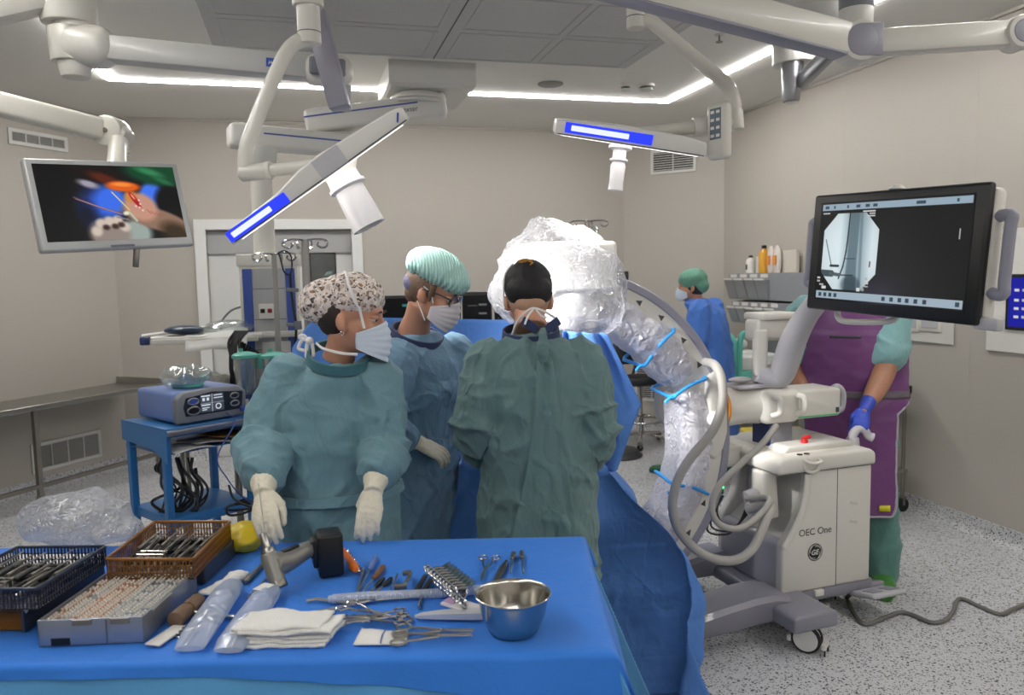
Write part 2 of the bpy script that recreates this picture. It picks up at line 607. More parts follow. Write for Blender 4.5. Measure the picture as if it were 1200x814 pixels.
# ---------------------------------------------------------------- room shell
H = 3.15
A_ = V((-1.618, 7.745)); B_ = V((3.312, 7.745)); C_ = V((4.033, 6.944))
LD = V((-.589, -.808))
E_ = A_ + LD * 5.2                       # far end of slanted left wall
NEAR = -2.6
G_ = V((E_.x, NEAR)); K_ = V((C_.x, NEAR))


def wall(name, a, b, holes=()):
    """vertical wall from a to b, 12 cm thick outward (to the left of a->b seen from above is the room)"""
    a, b = V((a.x, a.y, 0)), V((b.x, b.y, 0))
    d = (b - a); L = d.length; d.normalize()
    n = V((d.y, -d.x, 0))                # outward
    M = frame(a, x=d, y=n)
    mb = MB()
    if not holes:
        mb.bx((0, 0, 0), (L, .12, H), M=M)
    else:
        x0, x1, zt = holes
        mb.bx((0, 0, 0), (x0, .12, H), M=M); mb.bx((x1, 0, 0), (L, .12, H), M=M); mb.bx((x0, 0, zt), (x1, .12, H), M=M)
    # seen from inside, z is up; frame z = x cross y points down if needed
    return struct(mb.build(name, M_WALL, smooth=0, origin=(0, 0, 0)))


# outward must point away from the room: walk the room clockwise seen from above
def wseg(name, a, b, holes=()):
    a3, b3 = V((a.x, a.y, 0)), V((b.x, b.y, 0))
    d = (b3 - a3); L = d.length; d.normalize()
    n = V((-d.y, d.x, 0))                # left of travel = outward when clockwise
    M = Matrix((d, n, V((0, 0, 1)))).transposed().to_4x4(); M.translation = a3
    mb = MB()
    if not holes:
        mb.bx((0, 0, 0), (L, .12, H), M=M)
    else:
        x0, x1, zt = holes
        mb.bx((0, 0, 0), (x0, .12, H), M=M); mb.bx((x1, 0, 0), (L, .12, H), M=M); mb.bx((x0, 0, zt), (x1, .12, H), M=M)
    return struct(mb.build(name, M_WALL, smooth=0, origin=(0, 0, 0))), M, L


DX0, DX1, DZ = -.94 - A_.x + .1, .58 - A_.x - .1, 2.15
_, MBACK, LBACK = wseg('wall_back', A_, B_, (DX0, DX1, DZ))
_, MCH, LCH = wseg('wall_back_right', B_, C_)
_, MR, LR = wseg('wall_right', C_, K_)
wseg('wall_front', K_, G_)
_, MLL, LLL = wseg('wall_left', E_, A_)
wseg('wall_left_front', G_, E_)
mb = MB(); mb.bx((G_.x - .3, NEAR - .3, -.1), (C_.x + .3, A_.y + .5, 0)); struct(mb.build('floor', M_FLOOR, smooth=0, origin=(0, 0, 0)))
mb = MB(); mb.bx((G_.x - .3, NEAR - .3, H), (C_.x + .3, A_.y + .5, H + .1)); struct(mb.build('ceiling', M_CEIL, smooth=0, origin=(0, 0, 0)))

# coved vinyl baseboards
def base(name, M, x0, x1):
    prof = [(0, 0), (0, .105), (-.006, .105), (-.007, .045), (-.013, .025), (-.026, .011), (-.045, .004), (-.06, 0)]
    mb = MB()
    mb.loft([[M @ V((x, -.0005 + p[0], p[1])) for p in prof] for x in (x0, x1)], closed=True)
    return struct(mb.build(name, M_FLOOR, smooth=40, origin=(0, 0, 0)))


base('baseboard_back', MBACK, 0, DX0 - .1); base('baseboard_back.001', MBACK, DX1 + .1, LBACK)
base('baseboard_back_right', MCH, 0, LCH); base('baseboard_right', MR, 0, LR); base('baseboard_left', MLL, 0, LLL)
# slim ceiling trims
M_TRIM = mat('wall_top_trim', '#b7b2aa', .5)
for i, (M, L) in enumerate(((MBACK, LBACK), (MCH, LCH), (MR, LR), (MLL, LLL))):
    mb = MB(); mb.bx((0, -.018, H - .022), (L, -.0005, H - .001), M=M); struct(mb.build('trim_%d' % (i + 1), M_TRIM, smooth=0, origin=(0, 0, 0)))
# wall panel joints
M_SEAM = mat('panel_joint', '#b4afa8', .6)
nt = 5
for M, L, xs in ((MBACK, LBACK, (.62, 2.45, 3.65)), (MR, LR, (.92, 1.75, C_.y - 3.97, 5.1)), (MLL, LLL, (LLL - 1.25, LLL - 2.5))):
    for x in xs:
        mb = MB(); mb.bx((x - .0025, -.0009, .106), (x + .0025, -.0003, H - .023), M=M)
        struct(mb.build('trim_%d' % nt, M_SEAM, smooth=0, origin=(0, 0, 0))); nt += 1

# door portal in the back wall
fx0, fx1, fz = -.94, .58, 2.245
mb = MB()
for x0, x1, z0, z1 in ((fx0, fx0 + .1, 0, fz), (fx1 - .1, fx1, 0, fz), (fx0 + .1, fx1 - .1, fz - .095, fz)):
    mb.bx((x0, A_.y - .03, z0), (x1, A_.y + .115, z1), bev=.004)
struct(mb.build('trim_%d' % nt, M_FRAME, smooth=0, origin=(0, 0, 0))); nt += 1
mb = MB(); mb.bx((fx0 + .1, A_.y + .04, 1.93), (fx1 - .1, A_.y + .118, fz - .095), bev=.003)
struct(mb.build('trim_%d' % nt, mat('door_header_grey', '#a3a3a2', .5), smooth=0, origin=(0, 0, 0))); nt += 1
mb = MB(); mb.bx((fx0 + .1, A_.y + .07, 0.004), (fx1 - .1, A_.y + .118, 1.93), bev=.003)
door = struct(mb.build('door_1', M_DOOR, smooth=0, origin=(0, 0, 0)))
w0, w1 = PY(362, 296, 7.745 + .07), PY(395, 334, 7.745 + .07)
mb = MB(); mb.bx((w0.x, A_.y + .06, 1.38), (w1.x, A_.y + .072, w0.z), bev=.003); fr = mb.build('window_frame', M_BLACK, door, smooth=0)
mb = MB(); mb.bx((w0.x + .015, A_.y + .056, 1.395), (w1.x - .015, A_.y + .0605, w0.z - .015)); mb.build('pane', mat('dark_glass', '#4a4d4d', .06, var=.4, vs=5, coat=1), fr, smooth=0)

# ventilation grilles
M_GRILLE = mat('grille_white', '#d5d4d0', .4)
M_SLOT = mat('grille_dark', '#2b2a29', .7)


def vent(label, M, x0, x1, z0, z1, nslat, nbar, slope=0.5):
    t = thing('air_vent', label, 'air vent', M @ V(((x0 + x1) / 2, 0, z0)))
    mb = MB(); mb.bx((x0, -.003, z0), (x1, -.0006, z1), M=M); mb.build('backing', M_SLOT, t, smooth=0)
    w = .028; mb = MB()
    mb.bx((x0, -.014, z0), (x1, -.002, z0 + w), bev=.002, M=M); mb.bx((x0, -.014, z1 - w), (x1, -.002, z1), bev=.002, M=M)
    mb.bx((x0, -.014, z0 + w), (x0 + w, -.002, z1 - w), M=M); mb.bx((x1 - w, -.014, z0 + w), (x1, -.002, z1 - w), M=M)
    mb.build('frame', M_GRILLE, t, smooth=0)
    mb = MB(); hh = (z1 - z0 - 2 * w)
    for i in range(nslat):
        z = z0 + w + hh * (i + .5) / nslat
        mb.box((0, 0, 0), (x1 - x0 - 2 * w, .004, hh / nslat * .30), Matrix.Rotation(0.0, 3, 'X'), M=M @ Matrix.Translation(((x0 + x1) / 2, -.008, z)))
    for i in range(nbar):
        x = x0 + w + (x1 - x0 - 2 * w) * (i + 1) / (nbar + 1)
        mb.bx((x - .004, -.0145, z0 + w), (x + .004, -.0085, z1 - w), M=M)
    mb.build('slats', M_GRILLE, t, smooth=0)
    return t


def on_wall(M, px, py):
    n = V((M[0][1], M[1][1], 0)); o = M.translation
    d = ray(px, py); t = (o - EYE).dot(n) / d.dot(n)
    q = M.inverted() @ (EYE + d * t)
    return q.x, q.z


ax, az = on_wall(MLL, 8, 149); bx_, bz = on_wall(MLL, 79, 179)
vent('wide white air vent high on the left wall above the ceiling monitor', MLL, ax, bx_, bz - .0, az, 9, 3)
ax, az = on_wall(MLL, 35, 521); bx_, bz = on_wall(MLL, 119, 534)
vent('large white air vent low on the left wall under the steel table', MLL, ax, bx_, bz, az, 16, 3)
ax, az = on_wall(MCH, 763, 177); bx_, bz = on_wall(MCH, 816, 186)
vent('small white air vent high on the back wall behind the right surgical lamp', MCH, ax, bx_, bz - .12, az, 8, 1)
ax, az = on_wall(MBACK, 728, 452); bx_, bz = on_wall(MCH, 797, 500)
vent('white air vent low on the back wall behind the black stool', MCH, .12, .85, .32, .72, 16, 3)

# ceiling: recessed laminar-flow diffuser field
fx = (-.475, 2.305); fy = (1.6, 5.33)
t = thing('ceiling_diffuser', 'large grey recessed air diffuser panel in the middle of the ceiling', 'ceiling diffuser', ((fx[0] + fx[1]) / 2, (fy[0] + fy[1]) / 2, H - .02))
mb = MB(); mb.bx((fx[0], fy[0], H - .018), (fx[1], fy[1], H - .0008), bev=.004); mb.build('panel', M_PANEL, t, smooth=0)
mb = MB()
ny, nx = 6, 2
for i in range(nx):
    for j in range(ny):
        x0 = fx[0] + (fx[1] - fx[0]) * i / nx; x1 = fx[0] + (fx[1] - fx[0]) * (i + 1) / nx
        y0 = fy[0] + (fy[1] - fy[0]) * j / ny; y1 = fy[0] + (fy[1] - fy[0]) * (j + 1) / ny
        for k in range(2):
            a0 = x0 + .05 + (x1 - x0 - .1) * k / 2; a1 = x0 + .05 + (x1 - x0 - .1) * (k + 1) / 2
            for (p, q, r_, s_) in ((a0 + .02, y0 + .03, a1 - .02, y0 + .045), (a0 + .02, y1 - .045, a1 - .02, y1 - .03), (a0 + .02, y0 + .045, a0 + .035, y1 - .045), (a1 - .035, y0 + .045, a1 - .02, y1 - .045)):
                mb.bx((p, q, H - .0225), (r_, s_, H - .0175), bev=.002)
mb.build('rib', M_PANEL, t, smooth=0)
mb = MB(); xm = (fx[0] + fx[1]) / 2
mb.bx((xm - .004, fy[0], H - .0195), (xm + .004, fy[1], H - .0178)); mb.build('joint', mat('joint_dark', '#5b5955', .7), t, smooth=0)

# LED strips let into the ceiling
M_LED = emitter('led_strip_glow', '#fffdf9', 62.0)
ly, lx0, lx1, ln = 6.333, -1.295, 3.14, -1.6
for nm, p0, p1 in (('back', (lx0, ly - .022), (lx1, ly + .022)), ('left', (lx0, ln), (lx0 + .044, ly - .024)), ('right', (lx1 - .044, ln), (lx1, ly - .024)), ('front', (lx0 + .046, ln), (lx1 - .046, ln + .044))):
    mb = MB(); mb.bx((p0[0], p0[1], H - .011), (p1[0], p1[1], H - .0006))
    o = mb.build('light_strip', M_LED, smooth=0)
    tag(o, {'back': 'long glowing white light strip along the ceiling near the back wall', 'left': 'glowing white light strip running down the left side of the ceiling', 'right': 'glowing white light strip running down the right side of the ceiling', 'front': 'glowing white ceiling light strip above the near end of the room'}[nm], 'light strip', 'ceiling light strips')

# small ceiling fittings
o = MB(); q = PZ(645, 98, H)
o.lathe([(0, -.012), (.09, -.012), (.1, -.006), (.1, -.0006), (0, -.0006)], Matrix.Translation((q.x, q.y, H)))
tag(o.build('ceiling_speaker', mat('speaker_grey', '#8e8b86', .6)), 'flat round grey speaker set in the ceiling', 'speaker')
for px, py, r_, lb in ((733, 103, .045, 'small dark-slotted smoke detector on the ceiling, left of the round white one'), (757, 103, .065, 'round white smoke detector with dark slots on the ceiling')):
    q = PZ(px, py - 4, H)
    t = thing('smoke_detector', lb, 'smoke detector', (q.x, q.y, H - .05))
    T = Matrix.Translation((q.x, q.y, H))
    mb = MB(); mb.lathe([(0, -.02), (r_, -.02), (r_ * 1.05, -.0006), (0, -.0006)], T); mb.build('base', M_WHITE2, t)
    mb = MB(); mb.lathe([(0, -.05), (r_ * .6, -.05), (r_ * .85, -.042), (r_ * .85, -.034), (0, -.034)], T); mb.build('head', M_WHITE2, t)
    mb = MB(); mb.lathe([(0, -.034), (r_ * .72, -.034), (r_ * .72, -.02), (0, -.02)], T); mb.build('slots', M_DGREY, t)
q = PZ(843, 40, H)
t = thing('sprinkler', 'tiny steel sprinkler head on the ceiling', 'sprinkler', (q.x, q.y, H - .05))
T = Matrix.Translation((q.x, q.y, H))
mb = MB(); mb.lathe([(0, -.008), (.03, -.006), (.032, -.0006), (0, -.0006)], T); mb.build('collar', M_WHITE2, t)
mb = MB(); mb.lathe([(0, -.05), (.022, -.05), (.022, -.046), (.006, -.046), (.006, -.006), (0, -.006)], T); mb.build('nozzle', M_STEELD, t)
# ---------------------------------------------------------------- ceiling-hung equipment
M_GAP = mat('seam_dark', '#4c4d52', .6)
M_BLUEGLOW = emitter('blue_lamp_glow', '#2c3cf2', 1.5)
M_BLUEGLOW2 = emitter('blue_lamp_core', '#a9aeff', 2.2)
M_SLEEVE = mat('handle_cover', '#ececf1', .3, var=.03, trans=.3)

# ---- left ceiling monitor
Mm = Matrix.Translation((-.775, 3.77, 2.02)) @ rotm(.575, -.19, -.061).to_4x4()
t = thing('ceiling_monitor', 'wide silver-framed monitor hanging from a ceiling arm, showing a close-up of the operation', 'monitor', Mm.translation - V((0, 0, .2)))
mb = MB(); mb.box((0, .022, 0), (.645, .044, .392), None, .012, 3, Mm); mb.box((0, .055, 0), (.5, .04, .28), None, .02, 2, Mm)
mb.build('housing', mat('monitor_silver', '#b9bab9', .35, .2, var=.03), t)
W_, H_ = 240, 138
yy, xx = np.mgrid[0:H_, 0:W_]; u = xx / (W_ - 1); v = yy / (H_ - 1)
img = np.zeros((H_, W_, 3)) + np.array([.05, .05, .06])


def blob(img, u, v, cx, cy, rx, ry, col, ang=0, soft=.25, k=1.0):
    du, dv = (u - cx) * 1.75, v - cy
    a = cos(ang) * du + sin(ang) * dv; b = -sin(ang) * du + cos(ang) * dv
    d = np.sqrt((a / (rx * 1.75)) ** 2 + (b / ry) ** 2)
    m = np.clip((1 - d) / soft, 0, 1)[..., None] * k
    return img * (1 - m) + np.array(col) * m


def stroke(img, u, v, pts, w, col, soft=.6, asp=1.75):
    for (x0, y0), (x1, y1) in zip(pts, pts[1:]):
        dx, dy = (x1 - x0) * asp, y1 - y0
        L2 = dx * dx + dy * dy + 1e-9
        tt = np.clip(((u - x0) * asp * dx + (v - y0) * dy) / L2, 0, 1)
        d = np.sqrt(((u - x0) * asp - tt * dx) ** 2 + (v - y0 - tt * dy) ** 2)
        m = np.clip((w - d) / (w * soft), 0, 1)[..., None]
        img = img * (1 - m) + np.array(col) * m
    return img


S2 = dict(soft=.3)
img = blob(img, u, v, .36, .56, .16, .34, (.13, .24, .56), .1, .7)
img = blob(img, u, v, .48, .48, .16, .30, (.22, .42, .90), .5, .5)
img = blob(img, u, v, .345, .25, .10, .07, (.62, .60, .66), .3, .6)
img = blob(img, u, v, .30, .66, .10, .24, (.05, .07, .16), -.1, .8)
img = blob(img, u, v, .79, .42, .11, .24, (.24, .45, .92), .35, .3)
img = blob(img, u, v, .95, .52, .17, .34, (.02, .02, .03), .2, .3)
img = blob(img, u, v, .62, .93, .14, .26, (.60, .64, .62), .6, .4)
img = blob(img, u, v, .80, .74, .30, .17, (.55, .43, .36), .34, .22)
img = blob(img, u, v, .92, .92, .16, .18, (.22, .16, .09), .4, .6)
img = blob(img, u, v, .69, .56, .15, .22, (.76, .56, .48), .55, .3)
img = blob(img, u, v, .63, .42, .06, .10, (.80, .52, .25), .6, .5)
img = blob(img, u, v, .655, .46, .022, .15, (.66, .10, .12), -.5, .35)
img = blob(img, u, v, .645, .42, .010, .06, (.93, .55, .5), -.5, .5)
for a_, b_ in ((.685, .47), (.69, .52), (.68, .57), (.70, .61), (.655, .55)): img = blob(img, u, v, a_, b_, .010, .018, (.92, .80, .80), 0, .5)
for a_ in range(4): img = stroke(img, u, v, [(.73 + .03 * a_, .60 + .02 * a_), (.76 + .025 * a_, .66 + .01 * a_)], .006, (.62, .28, .25))
img = blob(img, u, v, .40, .10, .30, .14, (.08, .05, .04), .2, .4)
img = blob(img, u, v, .47, .18, .16, .09, (.34, .12, .05), .35, .6)
img = blob(img, u, v, .59, .28, .15, .085, (.86, .36, .08), .05, .35)
img = blob(img, u, v, .58, .255, .10, .04, (.95, .55, .22), .05, .6)
img = blob(img, u, v, .85, .08, .29, .22, (.05, .26, .15), .15, .35)
img = blob(img, u, v, .80, .07, .16, .07, (.20, .50, .32), .3, .7)
img = blob(img, u, v, .90, .20, .12, .05, (.14, .40, .26), .4, .7)
img = blob(img, u, v, .43, .92, .17, .24, (.56, .51, .48), .1, .3)
for cx, cy in ((.38, .78), (.44, .75), (.34, .88), (.545, .83), (.50, .74)):
    img = blob(img, u, v, cx, cy, .050, .085, (.80, .74, .69), .2, .5)
for cx, cy in ((.41, .83), (.475, .82), (.52, .80)): img = blob(img, u, v, cx, cy, .035, .05, (.25, .16, .15), .2, .6)
img = stroke(img, u, v, [(.23, .43), (.40, .57), (.53, .64)], .016, (.46, .32, .33))
img = stroke(img, u, v, [(.24, .45), (.54, .66)], .006, (.72, .56, .55))
img = blob(img, u, v, .575, .645, .032, .035, (.86, .88, .72), -.2, .5)
img = stroke(img, u, v, [(.60, .64), (.64, .75)], .022, (.70, .74, .66))
img = stroke(img, u, v, [(.50, .36), (.60, .60)], .012, (.84, .80, .50))
img = stroke(img, u, v, [(.50, .70), (.58, .73)], .012, (.55, .5, .5))
img *= (1 - .55 * np.clip((.32 - u) / .3, 0, 1))[..., None]
img = np.clip(img, 0, 1)
screen('screen', img, .588, .328, Mm @ Matrix.Translation((0, -.0012, .008)), t, 1.0)
mb = MB(); mb.bx((-.05, -.0015, -.187), (.05, .001, -.178), M=Mm); mb.bx((-.012, -.0018, -.187), (-.004, .001, -.178), M=Mm); mb.build('badge', M_MGREY, t, smooth=0)
mb = MB(); a = Mm @ V((.07, .03, -.19)); mb.cyl(a, a + V((-.01, 0, -.085)), .014, .013, 16, .003); mb.build('handle', M_STEELD, t)
J = PD(131, 155, 3.95)
mb = MB(); mb.cyl(J + V((.03, 0, -.03)), Mm @ V((.06, .08, .13)), .045, .042, 20, .004)
for i in range(3): mb.cyl(J + V((.03, 0, -.07 - .02 * i)), J + V((.03, 0, -.077 - .02 * i)), .047, .047, 20)
mb.build('spigot', M_IVORY, t)
axd = (ray(131, 155)).normalized()
mb = MB(); mb.cyl(J - F0 * .065, J + F0 * .065, .075, .075, 28, .012); mb.beam(J, J + V((.07, -.02, -.055)), .12, .12, bev=.03); mb.build('joint', M_IVORY, t)
mb = MB(); mb.cyl(J - F0 * .069, J - F0 * .06, .012, .012, 14); mb.build('bolt', M_STEELD, t)
K = PD(-130, 90, 3.4)
mb = MB(); mb.beam(J - (J - K).normalized() * .04, K, .1, .105, bev=.02, seg=3); mb.build('spring_arm', M_IVORY, t)
mb = MB(); mb.cyl(K - V((0, 0, .12)), K + V((0, 0, .12)), .08, .08, 24, .015); mb.cyl(K + V((0, 0, .1)), V((K.x, K.y, H - .001)), .05, .05, 20); mb.build('drop_tube', M_IVORY, t)

# ---- big ceiling arm at the upper left
D0 = 3.3
c0 = PD(88, 30, D0)
t = thing('ceiling_boom', 'thick white jointed ceiling boom across the upper left with a blue square badge', 'ceiling boom', c0)
mb = MB(); mb.cyl(V((c0.x - .02, c0.y, c0.z)), V((c0.x - .02, c0.y, H - .001)), .105, .105, 36, .01); mb.cyl(V((c0.x, c0.y, c0.z + .02)), V((c0.x, c0.y, c0.z - .02)), .085, .085, 32); mb.build('column', M_IVORY, t)
mb = MB(); l = PD(-40, 30, 3.1); mb.beam(c0 + V((-.05, 0, .14)), l + V((0, 0, .06)), .14, .15, bev=.03); mb.build('upper_arm', M_IVORY, t)
mb = MB(); kz = PD(88, 52, D0).z
mb.cyl(V((c0.x - .02, c0.y, kz - .075)), V((c0.x - .02, c0.y, c0.z - .015)), .078, .085, 32, .006)
e = PD(128, 58, D0)
mb.beam(V((c0.x - .06, c0.y, kz - .0)), V((e.x, e.y, e.z)) + U0 * .03, .165, .165, bev=.07, seg=6); mb.build('knuckle', M_IVORY, t)
mb = MB(); mb.cyl(V((c0.x - .01, c0.y, kz - .135)), V((c0.x - .01, c0.y, kz - .07)), .056, .066, 28, .008); mb.build('cap', M_IVORY, t)
e2 = PD(398, 84, 3.55)
mb = MB(); mb.beam(e - (e2 - e).normalized() * .03, e2, .1, .098, bev=.012); mb.build('lower_arm', mat('arm_grey_white', '#c6c5c1', .35, var=.02, coat=.2), t)
mb = MB(); ax1 = (e2 - e).normalized()
mb.beam(PD(356, 82, 3.5) - F0 * .012, e2 + ax1 * .06 - F0 * .012, .115, .135, bev=.055, seg=5); mb.build('end_joint', M_IVORY, t)
mb = MB(); q = PD(362, 76, 3.43); mb.beam(q, PD(405, 80, 3.47), .03, .075, bev=.012, seg=3); mb.build('oval_cover', M_MGREY, t)
mb = MB(); q = PD(404, 100, 3.55); mb.cyl(q, q - V((0, 0, .11)), .03, .026, 20, .004); mb.build('spigot', M_LGREY, t)
Mb = frame(PD(317, 73, 3.405), x=ax1, y=F0)
mb = MB(); mb.box((0, 0, 0), (.036, .003, .036), M=Mb); bd = mb.build('badge', mat('badge_blue', '#1f4fb0', .4), t, smooth=0)
mb = MB(); mb.add([Mb @ V(p) for p in ((-.01, -.0022, -.008), (-.004, -.0022, .008), (0, -.0022, -.002), (.004, -.0022, .008), (.01, -.0022, -.008), (.006, -.0022, -.008), (0, -.0022, .001), (-.006, -.0022, -.008))], [(0, 1, 2, 6, 7), (2, 3, 4, 5, 6)]); mb.build('emblem', M_WHITE, bd, smooth=0)


def lamp_head(t, M, L, top, bot, depth, blue, seam=True):
    """M: x along the bar, z up (away from the light), -y towards the viewer; top/bot: outline (x,z) lists"""
    poly = top + bot[::-1]
    T = M @ Matrix(((1, 0, 0, 0), (0, 0, -1, 0), (0, 1, 0, 0), (0, 0, 0, 1)))   # prism (x,y,z) -> (x,-z,y)
    mb = MB(); mb.prism(poly, -depth / 2, depth / 2, T, .008, 3); mb.build('head', M_WHITE, t)
    zb = -.0
    mb = MB()
    mb.prism([(bot[0][0] + .03, .003), (bot[-1][0] - .03, .003), (bot[-1][0] - .03, -.0018), (bot[0][0] + .03, -.0018)], -depth / 2 + .03, depth / 2 - .03, T)
    mb.build('light_cover', emitter('lamp_lens_glow', '#fff8f0', 4.0), t, smooth=0)
    mb = MB(); mb.bx((bot[0][0] + .012, -depth / 2 - .0012, .004), (bot[-1][0] - .012, -depth / 2 + .001, .0075), M=M); mb.build('seam', M_GAP, t, smooth=0)
    b0, b1, bz0, bz1 = blue
    mb = MB(); mb.box(((b0 + b1) / 2, -depth / 2 - .001, (bz0 + bz1) / 2), (b1 - b0, .008, bz1 - bz0), None, .003, 2, M); bl = mb.build('blue_light', M_BLUEGLOW, t, smooth=0)
    mb = MB(); mb.box((b0 + (b1 - b0) * .40, -depth / 2 - .004, (bz0 + bz1) / 2), ((b1 - b0) * .66, .006, (bz1 - bz0) * .52), None, .0028, 3, M); mb.build('light_core', M_BLUEGLOW2, bl, smooth=0)


def handle(t, a, b, r0, r1, mat_):
    d = (b - a).normalized()
    L = (b - a).length
    M = frame(a, z=d, x=U0)
    mb = MB(); mb.lathe([(0, 0), (r0 * 1.5, 0), (r0 * 1.55, .012), (r0 * .9, .02), (r0 * .9, L * .28), (r0 * 1.2, L * .3), (r0 * 1.2, L * .34), (r0 * .8, L * .36), (r0, L * .45), (r1 * .92, L * .8), (r1, L), (r1 * .9, L + .002), (0, L)], M)
    return mb.build('handle', mat_, t)


# ---- left surgical lamp
DL = 2.72
p0 = PD(287, 276, DL); p1 = PD(480, 139, DL)
ex = (p1 - p0); LL = ex.length
Ml = frame(p0, x=ex, y=ray(395, 215).normalized() + V((0, 0, .035)))
S_ = DL / 914
t = thing('surgical_lamp', 'steeply tilted white surgical lamp with a glowing blue bar at its lower left end', 'surgical lamp', PD(400, 200, DL))
k = .237 / .70
top = [(0.0, .02), (.07, .045), (.22, .052), (.31, .070), (.40, .074), (.66, .056), (.70, .046)]
top = [(x * LL / .70, z * 1.0) for x, z in top]
bot = [(.0, .0), (LL, .0)]
lamp_head(t, Ml, LL, top, bot, .42, (.0 + .004, .235, .008, .044))
mb = MB(); mb.bx((.36, -.212, .006), (.46, -.2095, .068), M=Ml); mb.build('grip_band', mat('band_grey', '#c3c3c6', .4), t, smooth=0)
mb = MB(); Mx = Ml @ Matrix.Translation((LL - .03, -.212, .027)) @ Matrix.Rotation(-.9, 4, 'Y'); mb.box((0, 0, 0), (.03, .002, .006), M=Mx); mb.build('mark', M_BSTRIPE, t, smooth=0)
ha = PD(399, 203, DL); hb = PD(430, 260, DL)
d = (hb - ha).normalized()
Mh = frame(ha - d * .05, z=d, x=ex)
mb = MB(); mb.lathe([(0, .02), (.07, .02), (.075, .03), (.06, .05), (.055, .06), (0, .06)], Mh); mb.build('hub', M_WHITE, t)
mb = MB(); mb.lathe([(0, .05), (.055, .05), (.058, .09), (.066, .095), (.066, .105), (.052, .112), (.058, .25), (.06, .255), (.05, .255), (.046, .12), (0, .12)], Mh, 30); mb.build('handle', M_SLEEVE, t)
mb = MB(); q = Mh @ V((0, -.056, .075)); mb.ell(q, .008, None, 12, 8); mb.build('button', M_BLACK, t)
# tube yoke
cT = PD(362, 30, 2.95); cB = PD(362, 52, 2.95)
mb = MB(); mb.cyl(V((cT.x, cT.y, H - .001)), V((cT.x, cT.y, cB.z)), .042, .042, 28, .003); mb.cyl(V((cT.x, cT.y, PD(362, 8, 2.95).z)), V((cT.x, cT.y, PD(362, -3, 2.95).z)), .056, .056, 28, .006); mb.build('drop_tube', M_IVORY, t)
mb = MB(); z_ = PD(362, 38, 2.95).z; mb.cyl(V((cT.x, cT.y, z_)), V((cT.x, cT.y, z_ - .003)), .0428, .0428, 28); mb.build('joint_ring', M_GAP, t)
path = [PD(360, 46, 2.95), PD(347, 50, 2.93), PD(333, 66, 2.9), PD(312, 112, 2.88), PD(295, 155, 2.86), PD(288, 176, 2.85), PD(287, 203, 2.85)]
mb = MB(); mb.tube(catmull(path, 6), .026, 18); mb.ell(path[-1], .028); mb.build('yoke', M_IVORY, t)
mb = MB(); q1 = PD(282, 203, 2.85); q2 = PD(312, 200, 2.85); q3 = PD(405, 190, 2.82)
mb.cyl(q1, q2, .03, .03, 22, .006); mb.cyl(q2, q2 + (q3 - q2).normalized() * .02, .032, .032, 22, .002); mb.cyl(q2, q3, .023, .023, 20); mb.build('cross_tube', M_IVORY, t)
mb = MB(); mb.beam(PD(368, 12, 3.12), PD(399, 127, 3.12), .075, .08, up=U0, bev=.008); mb.build('spring_arm', M_LILAC, t)
lampL_c = PD(400, 205, DL); lampL_d = (PD(625, 375, 3.35) - lampL_c).normalized()

# ---- right surgical lamp
DR = 3.45
p0 = PD(648, 155, DR); p1 = PD(816, 181, DR); ex = p1 - p0; LL = ex.length
Mr = frame(p0, x=ex, y=ray(730, 165).normalized() + V((0, 0, .03)))
t = thing('surgical_lamp', 'level white surgical lamp with a glowing blue bar and slim white handle below', 'surgical lamp', PD(730, 160, DR))
top = [(.004, .058), (.20, .07), (.30, .074), (.42, .072), (.54, .07), (.63, .058)]
top = [(x * LL / .64, z) for x, z in top]
lamp_head(t, Mr, LL, top, [(0, 0), (LL, 0)], .42, (.04, .40, .014, .056))
handle(t, PD(727, 171, DR), PD(721, 223, DR), .033, .033, M_SLEEVE)
mb = MB(); mb.bx((.27, -.02, 0), (.33, .02, .001)); 
q3 = PD(748, 156, DR); q2 = PD(812, 149, DR + .05); q1 = PD(838, 146, DR + .05); q0 = PD(858, 145, DR + .05)
mb = MB(); mb.cyl(q3, q2, .024, .03, 20); mb.cyl(q2, q1, .042, .042, 22, .004); mb.cyl(q1, q0, .036, .036, 22, .004)
mb.cyl(PD(861, 152, DR + .05), PD(861, 128, DR + .05), .04, .036, 22, .008); mb.build('cross_tube', M_IVORY, t)
path = [PD(861, 135, DR + .05), PD(860, 118, DR + .05), PD(852, 100, DR + .05), PD(836, 86, DR + .05), PD(800, 56, DR + .05), PD(772, 32, DR + .05), PD(762, 25, DR + .05), PD(747, 24, DR + .05)]
mb = MB(); mb.tube(catmull(path, 6), .03, 18); mb.build('yoke', M_IVORY, t)
b = PD(745, 34, DR + .05); mb = MB(); mb.cyl(V((b.x, b.y, H - .001)), b, .04, .04, 26, .006); mb.build('drop_tube', M_IVORY, t)
z_ = PD(745, 20, DR + .05).z; mb = MB(); mb.cyl(V((b.x, b.y, z_)), V((b.x, b.y, z_ - .003)), .0412, .0412, 26); mb.build('joint_ring', M_GAP, t)
Mc = frame(PD(843, 154, DR - .04), x=(U0 * .55 - F0 * .8), z=(0, 0, 1))
mb = MB(); mb.box((0, 0, 0), (.11, .05, .235), None, .02, 4, Mc); pn = mb.build('control_panel', M_IVORY, t)
mb = MB(); mb.box((.0, -.0255, .03), (.06, .003, .13), None, .001, 1, Mc); kp = mb.build('keypad', mat('keypad_grey', '#5d6b7a', .4), pn, smooth=0)
for i in range(4):
    for j in range(2):
        mb = MB(); mb.box((-.015 + .03 * j, -.0275, -.02 + .033 * i), (.018, .002, .012), None, M=Mc); mb.build('key', M_WHITE, pn, smooth=0)
lampR_c = PD(700, 168, DR); lampR_d = (PD(640, 450, 3.3) - lampR_c).normalized()

